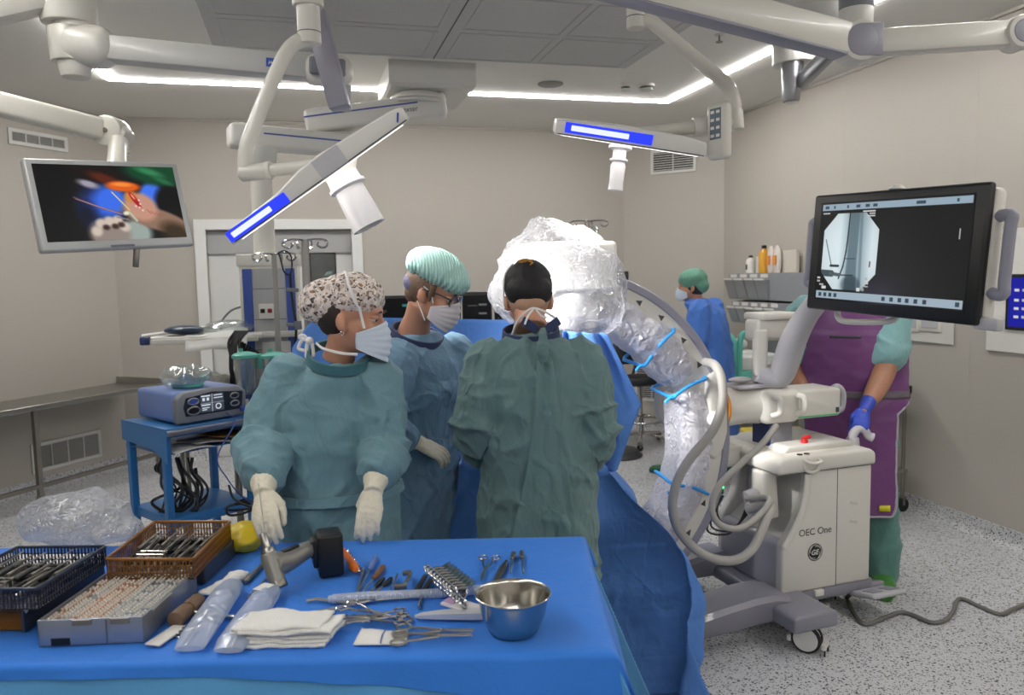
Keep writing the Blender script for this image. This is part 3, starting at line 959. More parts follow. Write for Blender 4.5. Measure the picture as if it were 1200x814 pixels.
# ---- right ceiling arm
Dj = 3.0
j = PD(1003, 51, Dj)
t = thing('ceiling_boom', 'thick white jointed ceiling boom across the upper right with a round grey joint cover', 'ceiling boom', j)
a = PD(560, -64, 2.7)
mb = MB(); mb.beam(a, j, .09, .115, bev=.012); mb.build('long_arm', M_IVORY, t)
mb = MB(); mb.beam(a - (j - a).normalized() * .02 - V((0, 0, .058)), j - (j - a).normalized() * .06 - V((0, 0, .058)), .085, .012, bev=.003); mb.build('underside_rail', M_LILAC, t)
mb = MB(); mb.cyl(j - F0 * .055, j + F0 * .055, .075, .075, 36, .012); mb.beam(j, j + U0 * .075, .1, .13, bev=.01); mb.build('joint', M_IVORY, t)
mb = MB(); mb.cyl(j - F0 * .058, j - F0 * .05, .058, .058, 32, .003); mb.beam(j - F0 * .054, j - F0 * .054 + U0 * .075, .008, .115, bev=.002); mb.build('joint_cover', M_LILAC, t)
e = PD(1192, 40, 2.95)
mb = MB(); mb.beam(j + U0 * .06, e, .08, .09, bev=.012); mb.build('short_arm', M_IVORY, t)
mb = MB(); mb.cyl(e - F0 * .05, e + F0 * .05, .06, .06, 30, .01); e3 = PD(1330, 60, 2.9); mb.beam(e, e3, .08, .09, bev=.012); mb.build('end_joint', M_IVORY, t)
mb = MB(); mb.cyl(e - F0 * .053, e - F0 * .045, .042, .042, 30, .003); mb.build('end_cover', M_LILAC, t)
cb = PD(1003, 28, 3.05)
mb = MB(); mb.cyl(V((cb.x, cb.y, cb.z + .05)), V((cb.x, cb.y, H - .001)), .062, .07, 28, .004); mb.build('column', M_MGREY, t)
mb = MB(); mb.cyl(V((cb.x, cb.y, cb.z - .02)), V((cb.x, cb.y, cb.z + .055)), .06, .062, 28, .006); mb.build('collar', M_WHITE2, t)
ea = PD(-60, 0, 2.8)
mb = MB(); mb.cyl(V((a.x, a.y, a.z - .1)), V((a.x, a.y, H - .001)), .06, .06, 24, .006); mb.build('drop_tube', M_IVORY, t)

# ---- ceiling bracket arm behind it
q = PZ(932, 48, H)
t = thing('ceiling_bracket', 'white ceiling bracket with a silver bent arm behind the right ceiling boom', 'ceiling bracket', q)
mb = MB(); zb = PD(932, 76, q.dot(F0)).z; mb.cyl(V((q.x, q.y, H - .001)), V((q.x, q.y, zb)), .14, .14, 36, .006); mb.build('cover', M_WHITE2, t)
Dq = q.dot(F0) - .05
mb = MB(); mb.cyl(PD(929, 72, Dq), PD(927, 120, Dq), .07, .055, 24, .012); mb.build('joint', M_ALU, t)
mb = MB(); mb.cyl(PD(928, 113, Dq), PD(929, 121, Dq), .052, .045, 24, .008); mb.build('cap', M_WHITE2, t)
mb = MB(); mb.beam(PD(935, 100, Dq), PD(990, 44, Dq - .5), .07, .085, bev=.015); mb.beam(PD(990, 44, Dq - .5), PD(1002, 20, 3.3), .07, .085, bev=.015); mb.build('bent_arm', M_ALU, t)
q = PZ(944, 18, H)
mb = MB(); mb.lathe([(0, -.025), (.22, -.02), (.25, -.001), (0, -.001)], Matrix.Translation((q.x, q.y, H))); tag(mb.build('ceiling_plate', M_WHITE2), 'shallow round white plate on the ceiling above the right ceiling boom', 'ceiling plate')
q = PZ(862, 128, H)
mb = MB(); mb.tube([q + V((.06 * cos(i * pi / 8), .06 * sin(i * pi / 8), -.02)) for i in range(16)], .008, 8, closed=True); mb.cyl(q + V((0, 0, -.03)), q + V((0, 0, -.0006)), .03, .05, 18); tag(mb.build('ceiling_ring', M_DGREY), 'small dark ring fitting on the ceiling by the right lamp elbow', 'ceiling fitting')

# ---- ceiling supply pendant (cover, two arms, column, service head)
f0 = PZ(455, 69, H); f1 = PZ(557, 75, H)
t = thing('supply_pendant', 'white ceiling supply pendant with two blue-lined arms and a service head with blue stripes', 'supply pendant', V((-.5, 5, .75)))
zc = H - .17
cxm = (f0.x + f1.x) / 2; yf = f0.y
mb = MB()
w = (f1.x - f0.x) / 2
rings = [[(cxm - w * 1.0, yf, H - .001), (cxm + w, yf, H - .001), (cxm + w, yf + .75, H - .001), (cxm - w, yf + .75, H - .001)],
         [(cxm - w * 1.0, yf + .005, zc + .02), (cxm + w, yf + .005, zc + .02), (cxm + w, yf + .75, zc + .02), (cxm - w, yf + .75, zc + .02)],
         [(cxm - w * .94, yf + .03, zc), (cxm + w * .94, yf + .03, zc), (cxm + w * .94, yf + .72, zc), (cxm - w * .94, yf + .72, zc)]]
mb.loft(rings[::-1]); mb.build('ceiling_cover', M_WHITE2, t, smooth=20)
Da = 5.75
d0 = PD(490, 112, Da)
mb = MB()
for i, r_ in enumerate((.17, .2, .19)): mb.cyl(V((d0.x, d0.y, zc - .025 * i)), V((d0.x, d0.y, zc - .025 * i - .022)), r_, r_, 36, .005)
mb.build('turntable', M_WHITE2, t)
a0 = PD(506, 126, Da); a1 = PD(376, 143, Da - .1)
mb = MB(); mb.beam(a0 + (a0 - a1).normalized() * .1, a1 - (a0 - a1).normalized() * .1, .22, .165, bev=.03, seg=3); ua = mb.build('upper_arm', M_WHITE, t)
xa = (a1 - a0).normalized(); Ma = frame(a0, x=-xa, y=(xa.y, -xa.x, 0))
La = (a1 - a0).length
mb = MB(); mb.bx((-La - .1, -.1125, .022), (-.1, -.109, .032), M=Ma); mb.build('blue_line', M_BSTRIPE, ua, smooth=0)
text_part('wordmark', 'Baxter', .05, Ma @ Matrix.Translation((-.17, -.1125, -.015)) @ Matrix.Rotation(pi / 2, 4, 'X'), M_NAVY, ua)
mb = MB(); mb.cyl(a1 + V((.12, 0, -.08)), a1 + V((.12, 0, -.13)), .12, .1, 30, .006); mb.build('elbow', M_WHITE2, t)
b0 = PD(412, 172, Da - .1); b1 = PD(284, 160, 5.3)
mb = MB(); mb.beam(b0, b1 + (b1 - b0).normalized() * .09, .2, .15, bev=.03, seg=3); la = mb.build('lower_arm', M_WHITE, t)
xb = (b0 - b1).normalized(); Mb_ = frame(b1, x=xb, y=(-xb.y, xb.x, 0))
mb = MB(); mb.bx((.12, -.1025, .012), ((b0 - b1).length - .05, -.099, .022), M=Mb_); mb.build('blue_line', M_BSTRIPE, la, smooth=0)
cD = 5.25
cx = PD(305, 190, cD)
mb = MB(); mb.cyl(V((cx.x, cx.y, PD(305, 172, cD).z)), V((cx.x, cx.y, PD(305, 194, cD).z)), .115, .1, 30, .012); mb.cyl(V((cx.x, cx.y, PD(305, 194, cD).z)), V((cx.x, cx.y, PD(305, 197, cD).z)), .075, .075, 30); mb.build('swivel', M_WHITE2, t)
mb = MB(); mb.cyl(V((cx.x, cx.y, PD(305, 195, cD).z)), V((cx.x, cx.y, PD(305, 303, cD).z)), .07, .07, 28); mb.build('column', M_IVORY, t)
Mh = frame(V((cx.x + .03, cx.y, 0)), x=(U0 * .97 + F0 * .2), z=(0, 0, 1))
zt, zbm = PD(310, 300, cD).z, .72
hw = .185
mb = MB(); mb.bx((-hw, -.13, zbm), (hw, .13, zt), bev=.012, M=Mh); mb.bx((-hw - .012, -.14, zt - .07), (hw + .012, .14, zt + .012), bev=.008, M=Mh); mb.build('service_head', M_IVORY, t)
for x in (-.135, .135):
    mb = MB(); mb.bx((x - .03, -.136, zbm + .02), (x + .03, -.128, zt - .085), bev=.002, M=Mh); mb.build('blue_stripe', M_BSTRIPE, t, smooth=0)
mb = MB(); mb.bx((-.1, -.133, zbm + .02), (.1, -.1295, zt - .085), M=Mh); mb.build('front_panel', mat('panel_silver', '#aeb0b1', .4, .2), t, smooth=0)
for i in range(5):
    z = zbm + .1 + i * .2; mb = MB(); mb.bx((-.1, -.1338, z), (.1, -.1328, z + .004), M=Mh); mb.build('panel_joint', M_GAP, t, smooth=0)
zs = PD(300, 364, cD).z
mb = MB(); mb.bx((-.07, -.16, zs - .05), (.03, -.132, zs + .05), bev=.006, M=Mh); so = mb.build('socket', M_WHITE, t)
for k, (x, mt) in enumerate(((-.045, M_BLACK), (-.0, mat('socket_red', '#8d2a2c', .5)))):
    mb = MB(); mb.bx((x - .014, -.164, zs - .01), (x + .014, -.159, zs + .018), bev=.002, M=Mh); mb.build('outlet', mt, so, smooth=0)
zr = PD(300, 390, cD).z
mb = MB(); mb.bx((-.22, -.19, zr - .02), (.2, -.15, zr + .02), bev=.006, M=Mh); mb.bx((-.2, -.15, zr - .01), (-.17, -.12, zr + .01), M=Mh); mb.bx((.15, -.15, zr - .01), (.18, -.12, zr + .01), M=Mh); mb.build('equipment_rail', M_IVORY, t)
for x0, x1 in ((-.06, .02), (.05, .12)):
    mb = MB(); mb.bx((x0, -.15, zr - .13), (x1, -.128, zr - .05), bev=.004, M=Mh); mb.build('outlet_box', M_WHITE, t)
# cable hanging on the side
pts = [Mh @ V(p) for p in ((-.19, -.05, zt - .33), (-.26, -.08, zt - .36), (-.32, -.09, zt - .45), (-.28, -.08, zt - .56), (-.19, -.06, zt - .62))]
mb = MB(); mb.tube(catmull(pts, 8), .007, 8); mb.build('side_cable', M_MGREY, t)
PEND = t; PMH = Mh; PZT = zt; PZR = zr; PCD = cD
# ---------------------------------------------------------------- left side and back of the room
M_BLUESTEEL = mat('blue_cart_paint', '#2f6ea8', .4, var=.05, coat=.1)
M_ESU = mat('generator_blue', '#6f86bb', .45, var=.04)
M_TEALP = mat('teal_plastic', '#5fb8a8', .4, var=.05)
M_CLEAR = film('clear_plastic', '#e9efee', .62, .1, 6, .3, .25)
M_PAPER = mat('white_paper', '#dcdcd8', .7, var=.04)
M_SHEET = cloth('white_sheet', '#dededc', .8, .04)
M_OLIVE = cloth('grey_cloth', '#77776f', .85, .08)


def castor(name, p, r, parent, dirv=(1, 0, 0), zt=None, mt=None):
    p = V(p); d = V(dirv).normalized(); s = V((-d.y, d.x, 0))
    mb = MB(); mb.cyl(p - s * .014 + V((0, 0, r)), p + s * .014 + V((0, 0, r)), r, r, 20, .004)
    w = mb.build(name, mt or M_RUBBER, parent)
    mb = MB(); mb.beam(p + V((0, 0, r)) + s * .018, p + V((0, 0, r * 2.1)) + s * .018, .02, .004, up=s); mb.beam(p + V((0, 0, r)) - s * .018, p + V((0, 0, r * 2.1)) - s * .018, .02, .004, up=s)
    mb.box(p + V((0, 0, r * 2.15)), (.045, .045, .012)); mb.build('fork', M_STEELD, w, smooth=0)
    return w


# ---- stainless side table along the left wall
zt = .80
FR, FL, BR = PZ(193, 448, zt), PZ(30, 476, zt), PZ(150, 438, zt)
dx = (FR - FL).normalized(); dy = V((-dx.y, dx.x, 0))
dep = max(.3, (BR - FR).dot(dy)); Lt = 2.3
Mt = frame(FR - dx * Lt, x=dx, z=(0, 0, 1)); Mt.translation.z = 0
t = thing('steel_table', 'long stainless steel table with raised edges standing along the left wall', 'table', Mt @ V((Lt / 2, dep / 2, 0)))
mb = MB(); mb.bx((0, 0, zt - .03), (Lt, dep, zt - .018), M=Mt)
for a, b in (((0, dep - .02, zt - .03), (Lt, dep, zt + .04)), ((Lt - .02, 0, zt - .03), (Lt, dep, zt + .04)), ((0, 0, zt - .045), (Lt, .02, zt - .005)), ((0, 0, zt - .03), (.02, dep, zt + .04))):
    mb.bx(a, b, bev=.004, M=Mt)
mb.build('tabletop', M_STEEL, t, smooth=0)
near = PZ(18, 592, 0); 
for x, y in ((Lt - .06, .06), (Lt - .06, dep - .06), ((Mt.inverted() @ near).x, .06), ((Mt.inverted() @ near).x, dep - .06), (.06, .06), (.06, dep - .06)):
    mb = MB(); mb.bx((x - .018, y - .018, .1), (x + .018, y + .018, zt - .03), bev=.003, M=Mt); lg = mb.build('leg', M_STEELD, t, smooth=0)
    castor('castor', Mt @ V((x, y, 0)), .045, lg)
mb = MB(); mb.bx((.06, .04, .16), (Lt - .06, .07, .19), M=Mt); mb.build('rail', M_STEELD, t, smooth=0)

# ---- service pendant accessories
D = 4.75
s0, s1 = PD(172, 396, D), PD(283, 390, D + .15)
t = thing('instrument_shelf', 'white pendant shelf arm with a blue end, loaded with white papers and a dark dish', 'shelf', (s0 + s1) / 2)
dx = (s1 - s0).normalized(); Msf = frame(s0, x=dx, z=(0, 0, 1)); Ls = (s1 - s0).length
mb = MB(); mb.bx((0, 0, -.03), (Ls + .12, .34, 0), bev=.008, M=Msf); mb.build('shelf_board', M_WHITE2, t)
mb = MB(); mb.bx((-.02, -.012, -.045), (Ls + .1, .0, -.012), bev=.004, M=Msf); mb.build('rail', M_IVORY, t)
mb = MB(); mb.box((-.01, .01, -.018), (.06, .06, .05), None, .01, 2, Msf); mb.build('end_block', M_NAVY, t)
mb = MB(); mb.cyl(Msf @ V((-.06, .2, .0)), Msf @ V((.35, .2, .045)), .012, .012, 12); mb.build('handle_bar', M_WHITE, t)
mb = MB(); mb.ell(Msf @ V((.2, .12, .035)), (.12, .09, .03)); tag(mb.build('kidney_dish', mat('dish_dark', '#22304a', .3)), 'dark navy oval dish on the pendant shelf', 'dish')
mb = MB(); mb.grid(lambda u, v: Msf @ V((.22 + .36 * u, .3 - .36 * v - .0, .005 + .04 * u * (1 - v) + .006 * sin(9 * u + 4 * v) - (.09 * max(0, v - .8) * 5 if v > .8 else 0))), 16, 16)
tag(mb.build('paper_sheet', M_PAPER, solid=.002), 'white paper sheet lying over the front edge of the pendant shelf', 'paper')
mb = MB(); mb.loft([[Msf @ V((.26 + .17 * cos(a) * r_, .2 + .12 * sin(a) * r_, z)) for a in [2 * pi * k / 14 for k in range(14)]] for r_, z in ((.9, .005), (1, .03), (.7, .06), (.3, .075))])
m_ = mb.build('plastic_bag', M_CLEAR); tag(m_, 'crumpled clear plastic bag lying on the pendant shelf', 'plastic bag')
m_.location += Msf.to_3x3() @ V((.2, .02, .01))

for px, lb in ((287, 'clear suction canister with a turquoise lid, left of the pair under the pendant'), (321, 'clear suction canister with a turquoise lid, right of the pair under the pendant')):
    Dc = 4.55
    top, bot = PD(px, 418, Dc), PD(px, 464, Dc)
    t = thing('suction_canister', lb, 'suction canister', (top.x, top.y, bot.z), group='suction canisters on the pendant')
    T = Matrix.Translation((top.x, top.y, bot.z)); hh = top.z - bot.z
    mb = MB(); mb.lathe([(0, 0), (.052, 0), (.055, .01), (.066, hh - .01), (.066, hh), (.062, hh), (.052, .014), (0, .006)], T); mb.build('jar', M_CLEAR, t)
    mb = MB(); mb.lathe([(0, hh + .03), (.03, hh + .03), (.062, hh + .02), (.074, hh + .012), (.074, hh - .004), (0, hh - .004)], T); mb.cyl((top.x - .02, top.y, top.z + .02), (top.x - .02, top.y, top.z + .05), .013, .011, 12); mb.box((top.x + .085, top.y, top.z - .03), (.03, .03, .09), None, .006); mb.build('lid', M_TEALP, t)
    mb = MB(); mb.lathe([(.068, -.006), (.075, -.006), (.075, .02), (.068, .02), (.068, -.006)], T); mb.box((top.x, top.y + .12, bot.z), (.03, .12, .03)); mb.build('bracket', M_NAVY, t)
# cable bundle beside them
t = thing('cable_bundle', 'bundle of black cables hanging beside the suction canisters', 'cables', PD(277, 465, 4.7))
for i in range(7):
    a = 270 + 2.2 * i
    pts = [PD(a + 6, 388, 4.75), PD(a - 2 + 2 * sin(i), 402, 4.68), PD(a - 1 + 3 * cos(i * 2), 425 + 3 * i % 5, 4.66), PD(a + 1 - 2 * sin(i * 3), 448, 4.67), PD(a + 4, 462 - i, 4.7), PD(a + 8, 440, 4.72), PD(a + 14 + i, 400 + 2 * i, 4.75)]
    mb = MB(); mb.tube(catmull(pts, 7), .009, 7); mb.build('cable', M_BLACK, t)
# dark cloth bundle left of the canisters
mb = MB()
c = PD(247, 452, 4.7)
mb.ell(c, (.16, .12, .07), None, 36, 20)
me = remesh(mb, .012, 2)
displace(me, lambda p, n: .03 * ridge(p * 7) + .012 * noise.noise(p * 19))
tag(finish(me, 'cloth_bundle', M_OLIVE), 'crumpled olive grey cloth bundle behind the blue generator', 'cloth')
bz = c.z - .09
mb = MB(); mb.bx((c.x - .2, c.y - .12, bz - .02), (c.x + .16, c.y + .14, bz), bev=.004)
for sx in (-.17, .13):
    for sy in (-.09, .11): mb.cyl((c.x + sx, c.y + sy, 0.0), (c.x + sx, c.y + sy, bz - .015), .013, .013, 12)
tag(mb.build('side_stand', M_STEELD), 'small steel stand under the cloth bundle behind the blue generator', 'stand')


def infusion_stand(label, px, py, D, hook_r, pole_r, group=None, bags=0, tilt=0.0, nh=2, lean=None):
    top = PD(px, py, D)
    t = thing('infusion_stand', label, 'drip stand', (top.x, top.y, 0))
    mb = MB(); mb.cyl((top.x, top.y, .09), (top.x, top.y, top.z), pole_r, pole_r * .8, 16); mb.cyl((top.x, top.y, .85), (top.x, top.y, .95), pole_r * 1.7, pole_r * 1.7, 16, .005); mb.build('pole', mat('pole_grey', '#a3a09b', .4, .3), t)
    mb = MB(); mb.cyl((top.x, top.y, .07), (top.x, top.y, .14), .03, .025, 18); 
    for k in range(5):
        a = 2 * pi * k / 5 + .3; mb.beam((top.x, top.y, .1), (top.x + .21 * cos(a), top.y + .21 * sin(a), .075), .03, .025, bev=.005)
    bs = mb.build('base', M_STEELD, t)
    for k in range(5):
        a = 2 * pi * k / 5 + .3; castor('castor', (top.x + .21 * cos(a), top.y + .21 * sin(a), 0), .03, bs)
    for sgn in (-1, 1):
        d = (U0 * cos(tilt) + F0 * sin(tilt)) * sgn
        pts = [top, top + d * hook_r * .5 + V((0, 0, .004)), top + d * hook_r, top + d * (hook_r + .02) - V((0, 0, .015)), top + d * (hook_r + .012) - V((0, 0, .038)), top + d * (hook_r - .015) - V((0, 0, .042)), top + d * (hook_r - .032) - V((0, 0, .028)), top + d * (hook_r - .028) - V((0, 0, .012))]
        mb = MB(); mb.tube(catmull(pts, 6), .0065, 8); mb.build('hook', M_CHROME, t)
        d2 = (F0 * cos(tilt) - U0 * sin(tilt) + U0 * .5) * sgn
        pts = [top - V((0, 0, .006)), top + d2 * hook_r * .4, top + d2 * hook_r * .55 - V((0, 0, .02)), top + d2 * hook_r * .5 - V((0, 0, .045)), top + d2 * hook_r * .4 - V((0, 0, .04))]
        mb = MB(); mb.tube(catmull(pts, 6), .006, 8); mb.build('hook', M_CHROME, t)
    return t, top


infusion_stand('thin steel drip stand with curled hooks in front of the blue-striped pendant', 321, 297, 4.75, .11, .019)
infusion_stand('thick steel drip stand with curled hooks in front of the door window', 357, 281, 4.25, .1, .026)
t3, top3 = infusion_stand('drip stand with hooks and clear bags rising behind the plastic-wrapped X-ray head', 690, 259, 6.3, .13, .011)
for k, dx_ in enumerate((-.07, .04)):
    c = top3 + U0 * dx_ - V((0, 0, .12))
    mb = MB(); mb.loft([[c + U0 * (.045 * w * cos(a)) + F0 * (.018 * w * sin(a)) + V((0, 0, z)) for a in [2 * pi * i / 16 for i in range(16)]] for w, z in ((.3, -.1), (.95, -.08), (1, 0), (.9, .06), (.25, .085))])
    b_ = mb.build('fluid_bag', M_CLEAR); tag(b_, ('left', 'right')[k] + 'most of two clear fluid bags hanging on the back drip stand', 'fluid bag', 'fluid bags on the back drip stand')
# stethoscope
a = PD(333, 297, 4.7)
t = thing('stethoscope', 'black stethoscope hanging from the drip stand beside the pendant', 'stethoscope', PD(346, 405, 4.7))
mb = MB(); Q = lambda x, y: PD(x, y, 4.7)
mb.tube(catmull([Q(326, 296), Q(334, 294), Q(341, 300), Q(342, 315), Q(340, 321)], 7), .005, 8); mb.tube(catmull([Q(326, 296), Q(329, 304), Q(332, 316), Q(336, 321), Q(340, 322)], 7), .005, 8); mb.build('ear_tubes', M_BLACK, t)
mb = MB(); mb.tube(catmull([Q(340, 321), Q(341, 336), Q(344, 360), Q(347, 382), Q(346, 402), Q(344, 412)], 7), .008, 9); mb.build('tubing', M_BLACK, t)
for y in (339, 380):
    mb = MB(); mb.beam(Q(336, y), Q(350, y + 1), .02, .022, bev=.004); mb.build('clamp', M_MGREY, t)
mb = MB(); mb.cyl(Q(349, 376), Q(350, 386), .022, .022, 14, .004); mb.build('clamp_knob', M_MGREY, t)

# ---- diathermy cart with generator
Dg = 3.72
cg = PD(206, 499, Dg)
ph = radians(50)
fxd = U0 * cos(ph) + F0 * sin(ph); fyd = -U0 * sin(ph) + F0 * cos(ph)
Mg = frame(cg, x=fxd, z=(0, 0, 1))
gz = cg.z
t = thing('equipment_cart', 'blue steel equipment cart with open sides, carrying a generator', 'cart', (cg.x, cg.y, 0))
Mcart = Mg.copy(); Mcart.translation.z = 0
x0, x1, y0, y1 = -.07, .42, -.05, .42
mb = MB(); mb.bx((x0, y0 + .02, gz - .05), (x1, y1, gz - .003), bev=.006, M=Mcart); mb.build('top_shelf', M_BLUESTEEL, t)
mb = MB(); mb.bx((x0, y0, gz - .038), (x1 + .01, y0 + .022, gz - .012), bev=.004, M=Mcart); mb.build('front_rail', M_ALU, t)
for xx_, lab in ((x0 - .006, 0), (x1, 1)):
    mb = MB()
    mb.prism([(y0 + .0, gz + .0), (y1, gz + .0), (y1, gz - .10), (y0 + .12, gz - .12), (y0 - .0, gz - .17)], 0, .006, Mcart @ Matrix.Translation((xx_, 0, 0)) @ Matrix(((0, 0, 1, 0), (1, 0, 0, 0), (0, 1, 0, 0), (0, 0, 0, 1))))
    mb.build('side_panel', M_BLUESTEEL, t, smooth=0)
mb = MB(); mb.bx((x0 + .01, y0 + .04, gz - .135), (x1 - .01, y1, gz - .13), M=Mcart); mb.build('document_shelf', M_BLUESTEEL, t, smooth=0)
for (xx_, yy_) in ((x0 + .02, y0 + .06), (x1 - .03, y0 + .06), (x0 + .02, y1 - .04), (x1 - .03, y1 - .04)):
    mb = MB(); mb.bx((xx_ - .018, yy_ - .018, .1), (xx_ + .018, yy_ + .018, gz - .01), bev=.004, M=Mcart); lg = mb.build('leg', M_BLUESTEEL, t, smooth=0)
    castor('castor', Mcart @ V((xx_, yy_, 0)), .04, lg)
zb = PD(172, 606, Dg).z
mb = MB(); mb.bx((x0 + .02, y0 + .04, zb - .05), (x1 - .03, y1 - .02, zb), bev=.008, M=Mcart); mb.build('lower_shelf', M_BLUESTEEL, t)
mb = MB(); mb.bx((x0 + .02, y0 + .04, .1), (x1 - .03, y1 - .02, .14), bev=.008, M=Mcart); mb.build('bottom_shelf', M_BLUESTEEL, t)
text_part('lettering', 'VIO', .03, Mcart @ Matrix.Translation((x0 + .0195, y0 + .0413, gz - .4)) @ Matrix.Rotation(-pi / 2, 4, 'Y') @ Matrix.Rotation(pi / 2, 4, 'X') , M_WHITE, t) if False else None
# papers on the document shelf
for k in range(3):
    mb = MB(); mb.grid(lambda u, v: Mcart @ V((x0 + .04 + .12 * k + .2 * u, y0 - .005 + .03 * k + .25 * v, gz - .126 + .012 * k + .02 * sin(3 * u + k) * (1 - v) * .6)), 8, 8)
    tag(mb.build('document', [M_PAPER, mat('printed_paper', '#b9b7b2', .7, var=.35, vs=90), mat('brown_folder', '#a5763a', .7)][k], solid=.0015), ['white papers sticking out under the top of the blue cart, leftmost', 'printed grey leaflet under the top of the blue cart', 'brown paper folder under the top of the blue cart, rightmost'][k], 'document', 'documents in the blue cart')
# generator
Mgn = Mg
gw, gd, gh = .375, .40, .155
t = thing('diathermy_generator', 'blue box generator with a grey front, lit screen and four sockets on the blue cart', 'generator', Mg @ V((gw / 2, gd / 2, 0)))
mb = MB(); mb.bx((0, .03, .006), (gw, gd, gh), bev=.02, seg=3, M=Mgn); mb.build('case', M_ESU, t)
mb = MB()
mb.prism([(0, .0), (gw, .0), (gw + .0, gh * .8), (gw * .9, gh * .98), (gw * .5, gh * 1.04), (gw * .1, gh * .98), (0, gh * .8)], 0, .045, Mgn @ Matrix.Translation((0, .03, .004)) @ Matrix(((1, 0, 0, 0), (0, 0, -1, 0), (0, 1, 0, 0), (0, 0, 0, 1))), .012, 3)
mb.build('front_bezel', mat('bezel_grey', '#7e8187', .4, .2), t)
fy = -.0155
Tf = Mgn @ Matrix.Translation((0, .0, .004))
mb = MB(); mb.prism([(.045, .035), (gw - .03, .035), (gw - .02, .125), (gw * .5, .142), (.05, .125), (.035, .08)], 0, .004, Tf @ Matrix.Translation((0, fy + .002, 0)) @ Matrix(((1, 0, 0, 0), (0, 0, -1, 0), (0, 1, 0, 0), (0, 0, 0, 1))), .0015, 2); mb.build('front_panel', mat('panel_black', '#1d1e22', .35), t, smooth=0)
img = np.zeros((60, 80, 3)) + np.array([.24, .27, .32])
img[:, 39:41] = .75; img[30:31, :] = .75
for (r0, r1, c0, c1) in ((4, 8, 4, 34), (12, 22, 8, 16), (12, 22, 22, 30), (5, 8, 46, 74), (14, 17, 46, 76), (34, 38, 4, 34), (44, 47, 6, 30), (50, 53, 6, 22)): img[r0:r1, c0:c1] = (.86, .9, .93)
yy2, xx2 = np.mgrid[0:60, 0:80]; rr = np.hypot(xx2 - 60, yy2 - 44); img[(rr < 10) & (rr > 7)] = (.9, .93, .95)
screen('screen', img, .125, .088, Tf @ Matrix.Translation((gw * .49, fy - .003, .088)), t, .9)
for (x, z, big, mt) in ((.085, .105, .02, M_BSTRIPE), (.085, .06, .024, M_BLACK), (gw - .07, .107, .017, M_BLACK), (gw - .07, .068, .017, M_BLACK)):
    mb = MB(); pts = [(x + (big * 1.35) * cos(a) * (1 if abs(cos(a)) > .5 else .9), z + big * .8 * sin(a)) for a in [2 * pi * i / 20 for i in range(20)]]
    mb.tube([Tf @ V((p[0], fy - .005, p[1])) for p in pts], .004, 8, closed=True); s_ = mb.build('socket_ring', M_ALU, t)
    mb = MB(); mb.prism([(x + (p[0] - x) * .8, z + (p[1] - z) * .75) for p in pts], 0, .003, Tf @ Matrix.Translation((0, fy - .002, 0)) @ Matrix(((1, 0, 0, 0), (0, 0, -1, 0), (0, 1, 0, 0), (0, 0, 0, 1)))); mb.build('socket', mt, s_, smooth=0)
mb = MB()
mb.lathe([(0, .03), (.012, .03), (.014, .02), (.014, 0), (0, 0)], Tf @ Matrix.Translation((gw - .03, fy, .035)) @ Matrix.Rotation(pi / 2, 4, 'X')); mb.build('power_knob', M_BSTRIPE, t)
# breathing mask in its pack on top of the generator
c = Mg @ V((gw * .42, gd * .42, gh + .006))
t = thing('breathing_mask', 'turquoise breathing mask in a clear plastic pack lying on the blue generator', 'breathing mask', c)
mb = MB(); mb.tube([c + U0 * (.07 * cos(a)) + F0 * (.045 * sin(a)) + V((0, 0, .008)) for a in [2 * pi * i / 24 for i in range(24)]], .011, 10, closed=True); mb.build('cuff', M_TEALP, t)
mb = MB(); mb.lathe([(.068, .01), (.06, .04), (.035, .075), (.014, .085), (.013, .1), (.009, .1), (.01, .08), (.03, .07), (.055, .035), (.062, .01), (.068, .01)], Matrix.Translation(c) @ Matrix.Rotation(-.2, 4, 'X')); mb.build('dome', M_CLEAR, t)
mb = MB(); mb.cyl(c + U0 * .07 + V((0, 0, .04)), c + U0 * .1 + V((0, 0, .05)), .016, .014, 14); mb.build('connector', M_TEALP, t)
mb = MB(); mb.ell(c + V((-.01, 0, .055)), (.13, .09, .052), None, 30, 16); me = remesh(mb, .01, 1); displace(me, lambda p, n: .016 * ridge(p * 16) + .01 * noise.noise(p * 30)); finish(me, 'pack', M_CLEAR, t)
# cables under the cart
t = thing('cart_cables', 'tangle of black cables hanging under the top of the blue cart', 'cables', PD(210, 606, 3.8))
rnd = random.Random(3)
for i in range(10):
    xs = 205 + rnd.uniform(-28, 22)
    pts = [PD(xs, 536, 3.85), PD(xs + rnd.uniform(-6, 6), 552, 3.82), PD(xs + rnd.uniform(-14, 26), 570, 3.8 + rnd.uniform(-.06, .06)), PD(xs + rnd.uniform(-18, 34), 588, 3.8), PD(xs + rnd.uniform(-8, 20), 603, 3.8), PD(xs + rnd.uniform(-6, 30), 575, 3.86), PD(xs + rnd.uniform(-3, 9), 548, 3.87)]
    if i % 3 == 0: pts = pts[:5]
    mb = MB(); mb.tube(catmull(pts, 8), [.007, .005, .008][i % 3], 7); mb.build('cable', M_BLACK if i % 3 else M_DGREY, t)
mb = MB(); mb.tube(catmull([Mg @ V((gw - .12, -.02, .03)), Mg @ V((gw - .1, -.06, -.02)), PD(255, 535, 3.6), PD(266, 560, 3.65), PD(282, 580, 3.7), PD(296, 590, 3.75)], 10), .003, 6); tag(mb.build('blue_lead', M_BSTRIPE), 'thin blue lead trailing down from the generator to the right', 'lead')
t = thing('floor_cable', 'black cable coiled beside the foot of the blue cart', 'cables', PZ(280, 604, .5))
mb = MB(); pts = []
for k in range(26):
    a = k * .62; r_ = .07 + .02 * sin(k); pts.append(PD(283, 596, 3.75) + U0 * (r_ * cos(a)) + F0 * (r_ * sin(a) * 1.2) + V((0, 0, .0035 * (k % 7))))
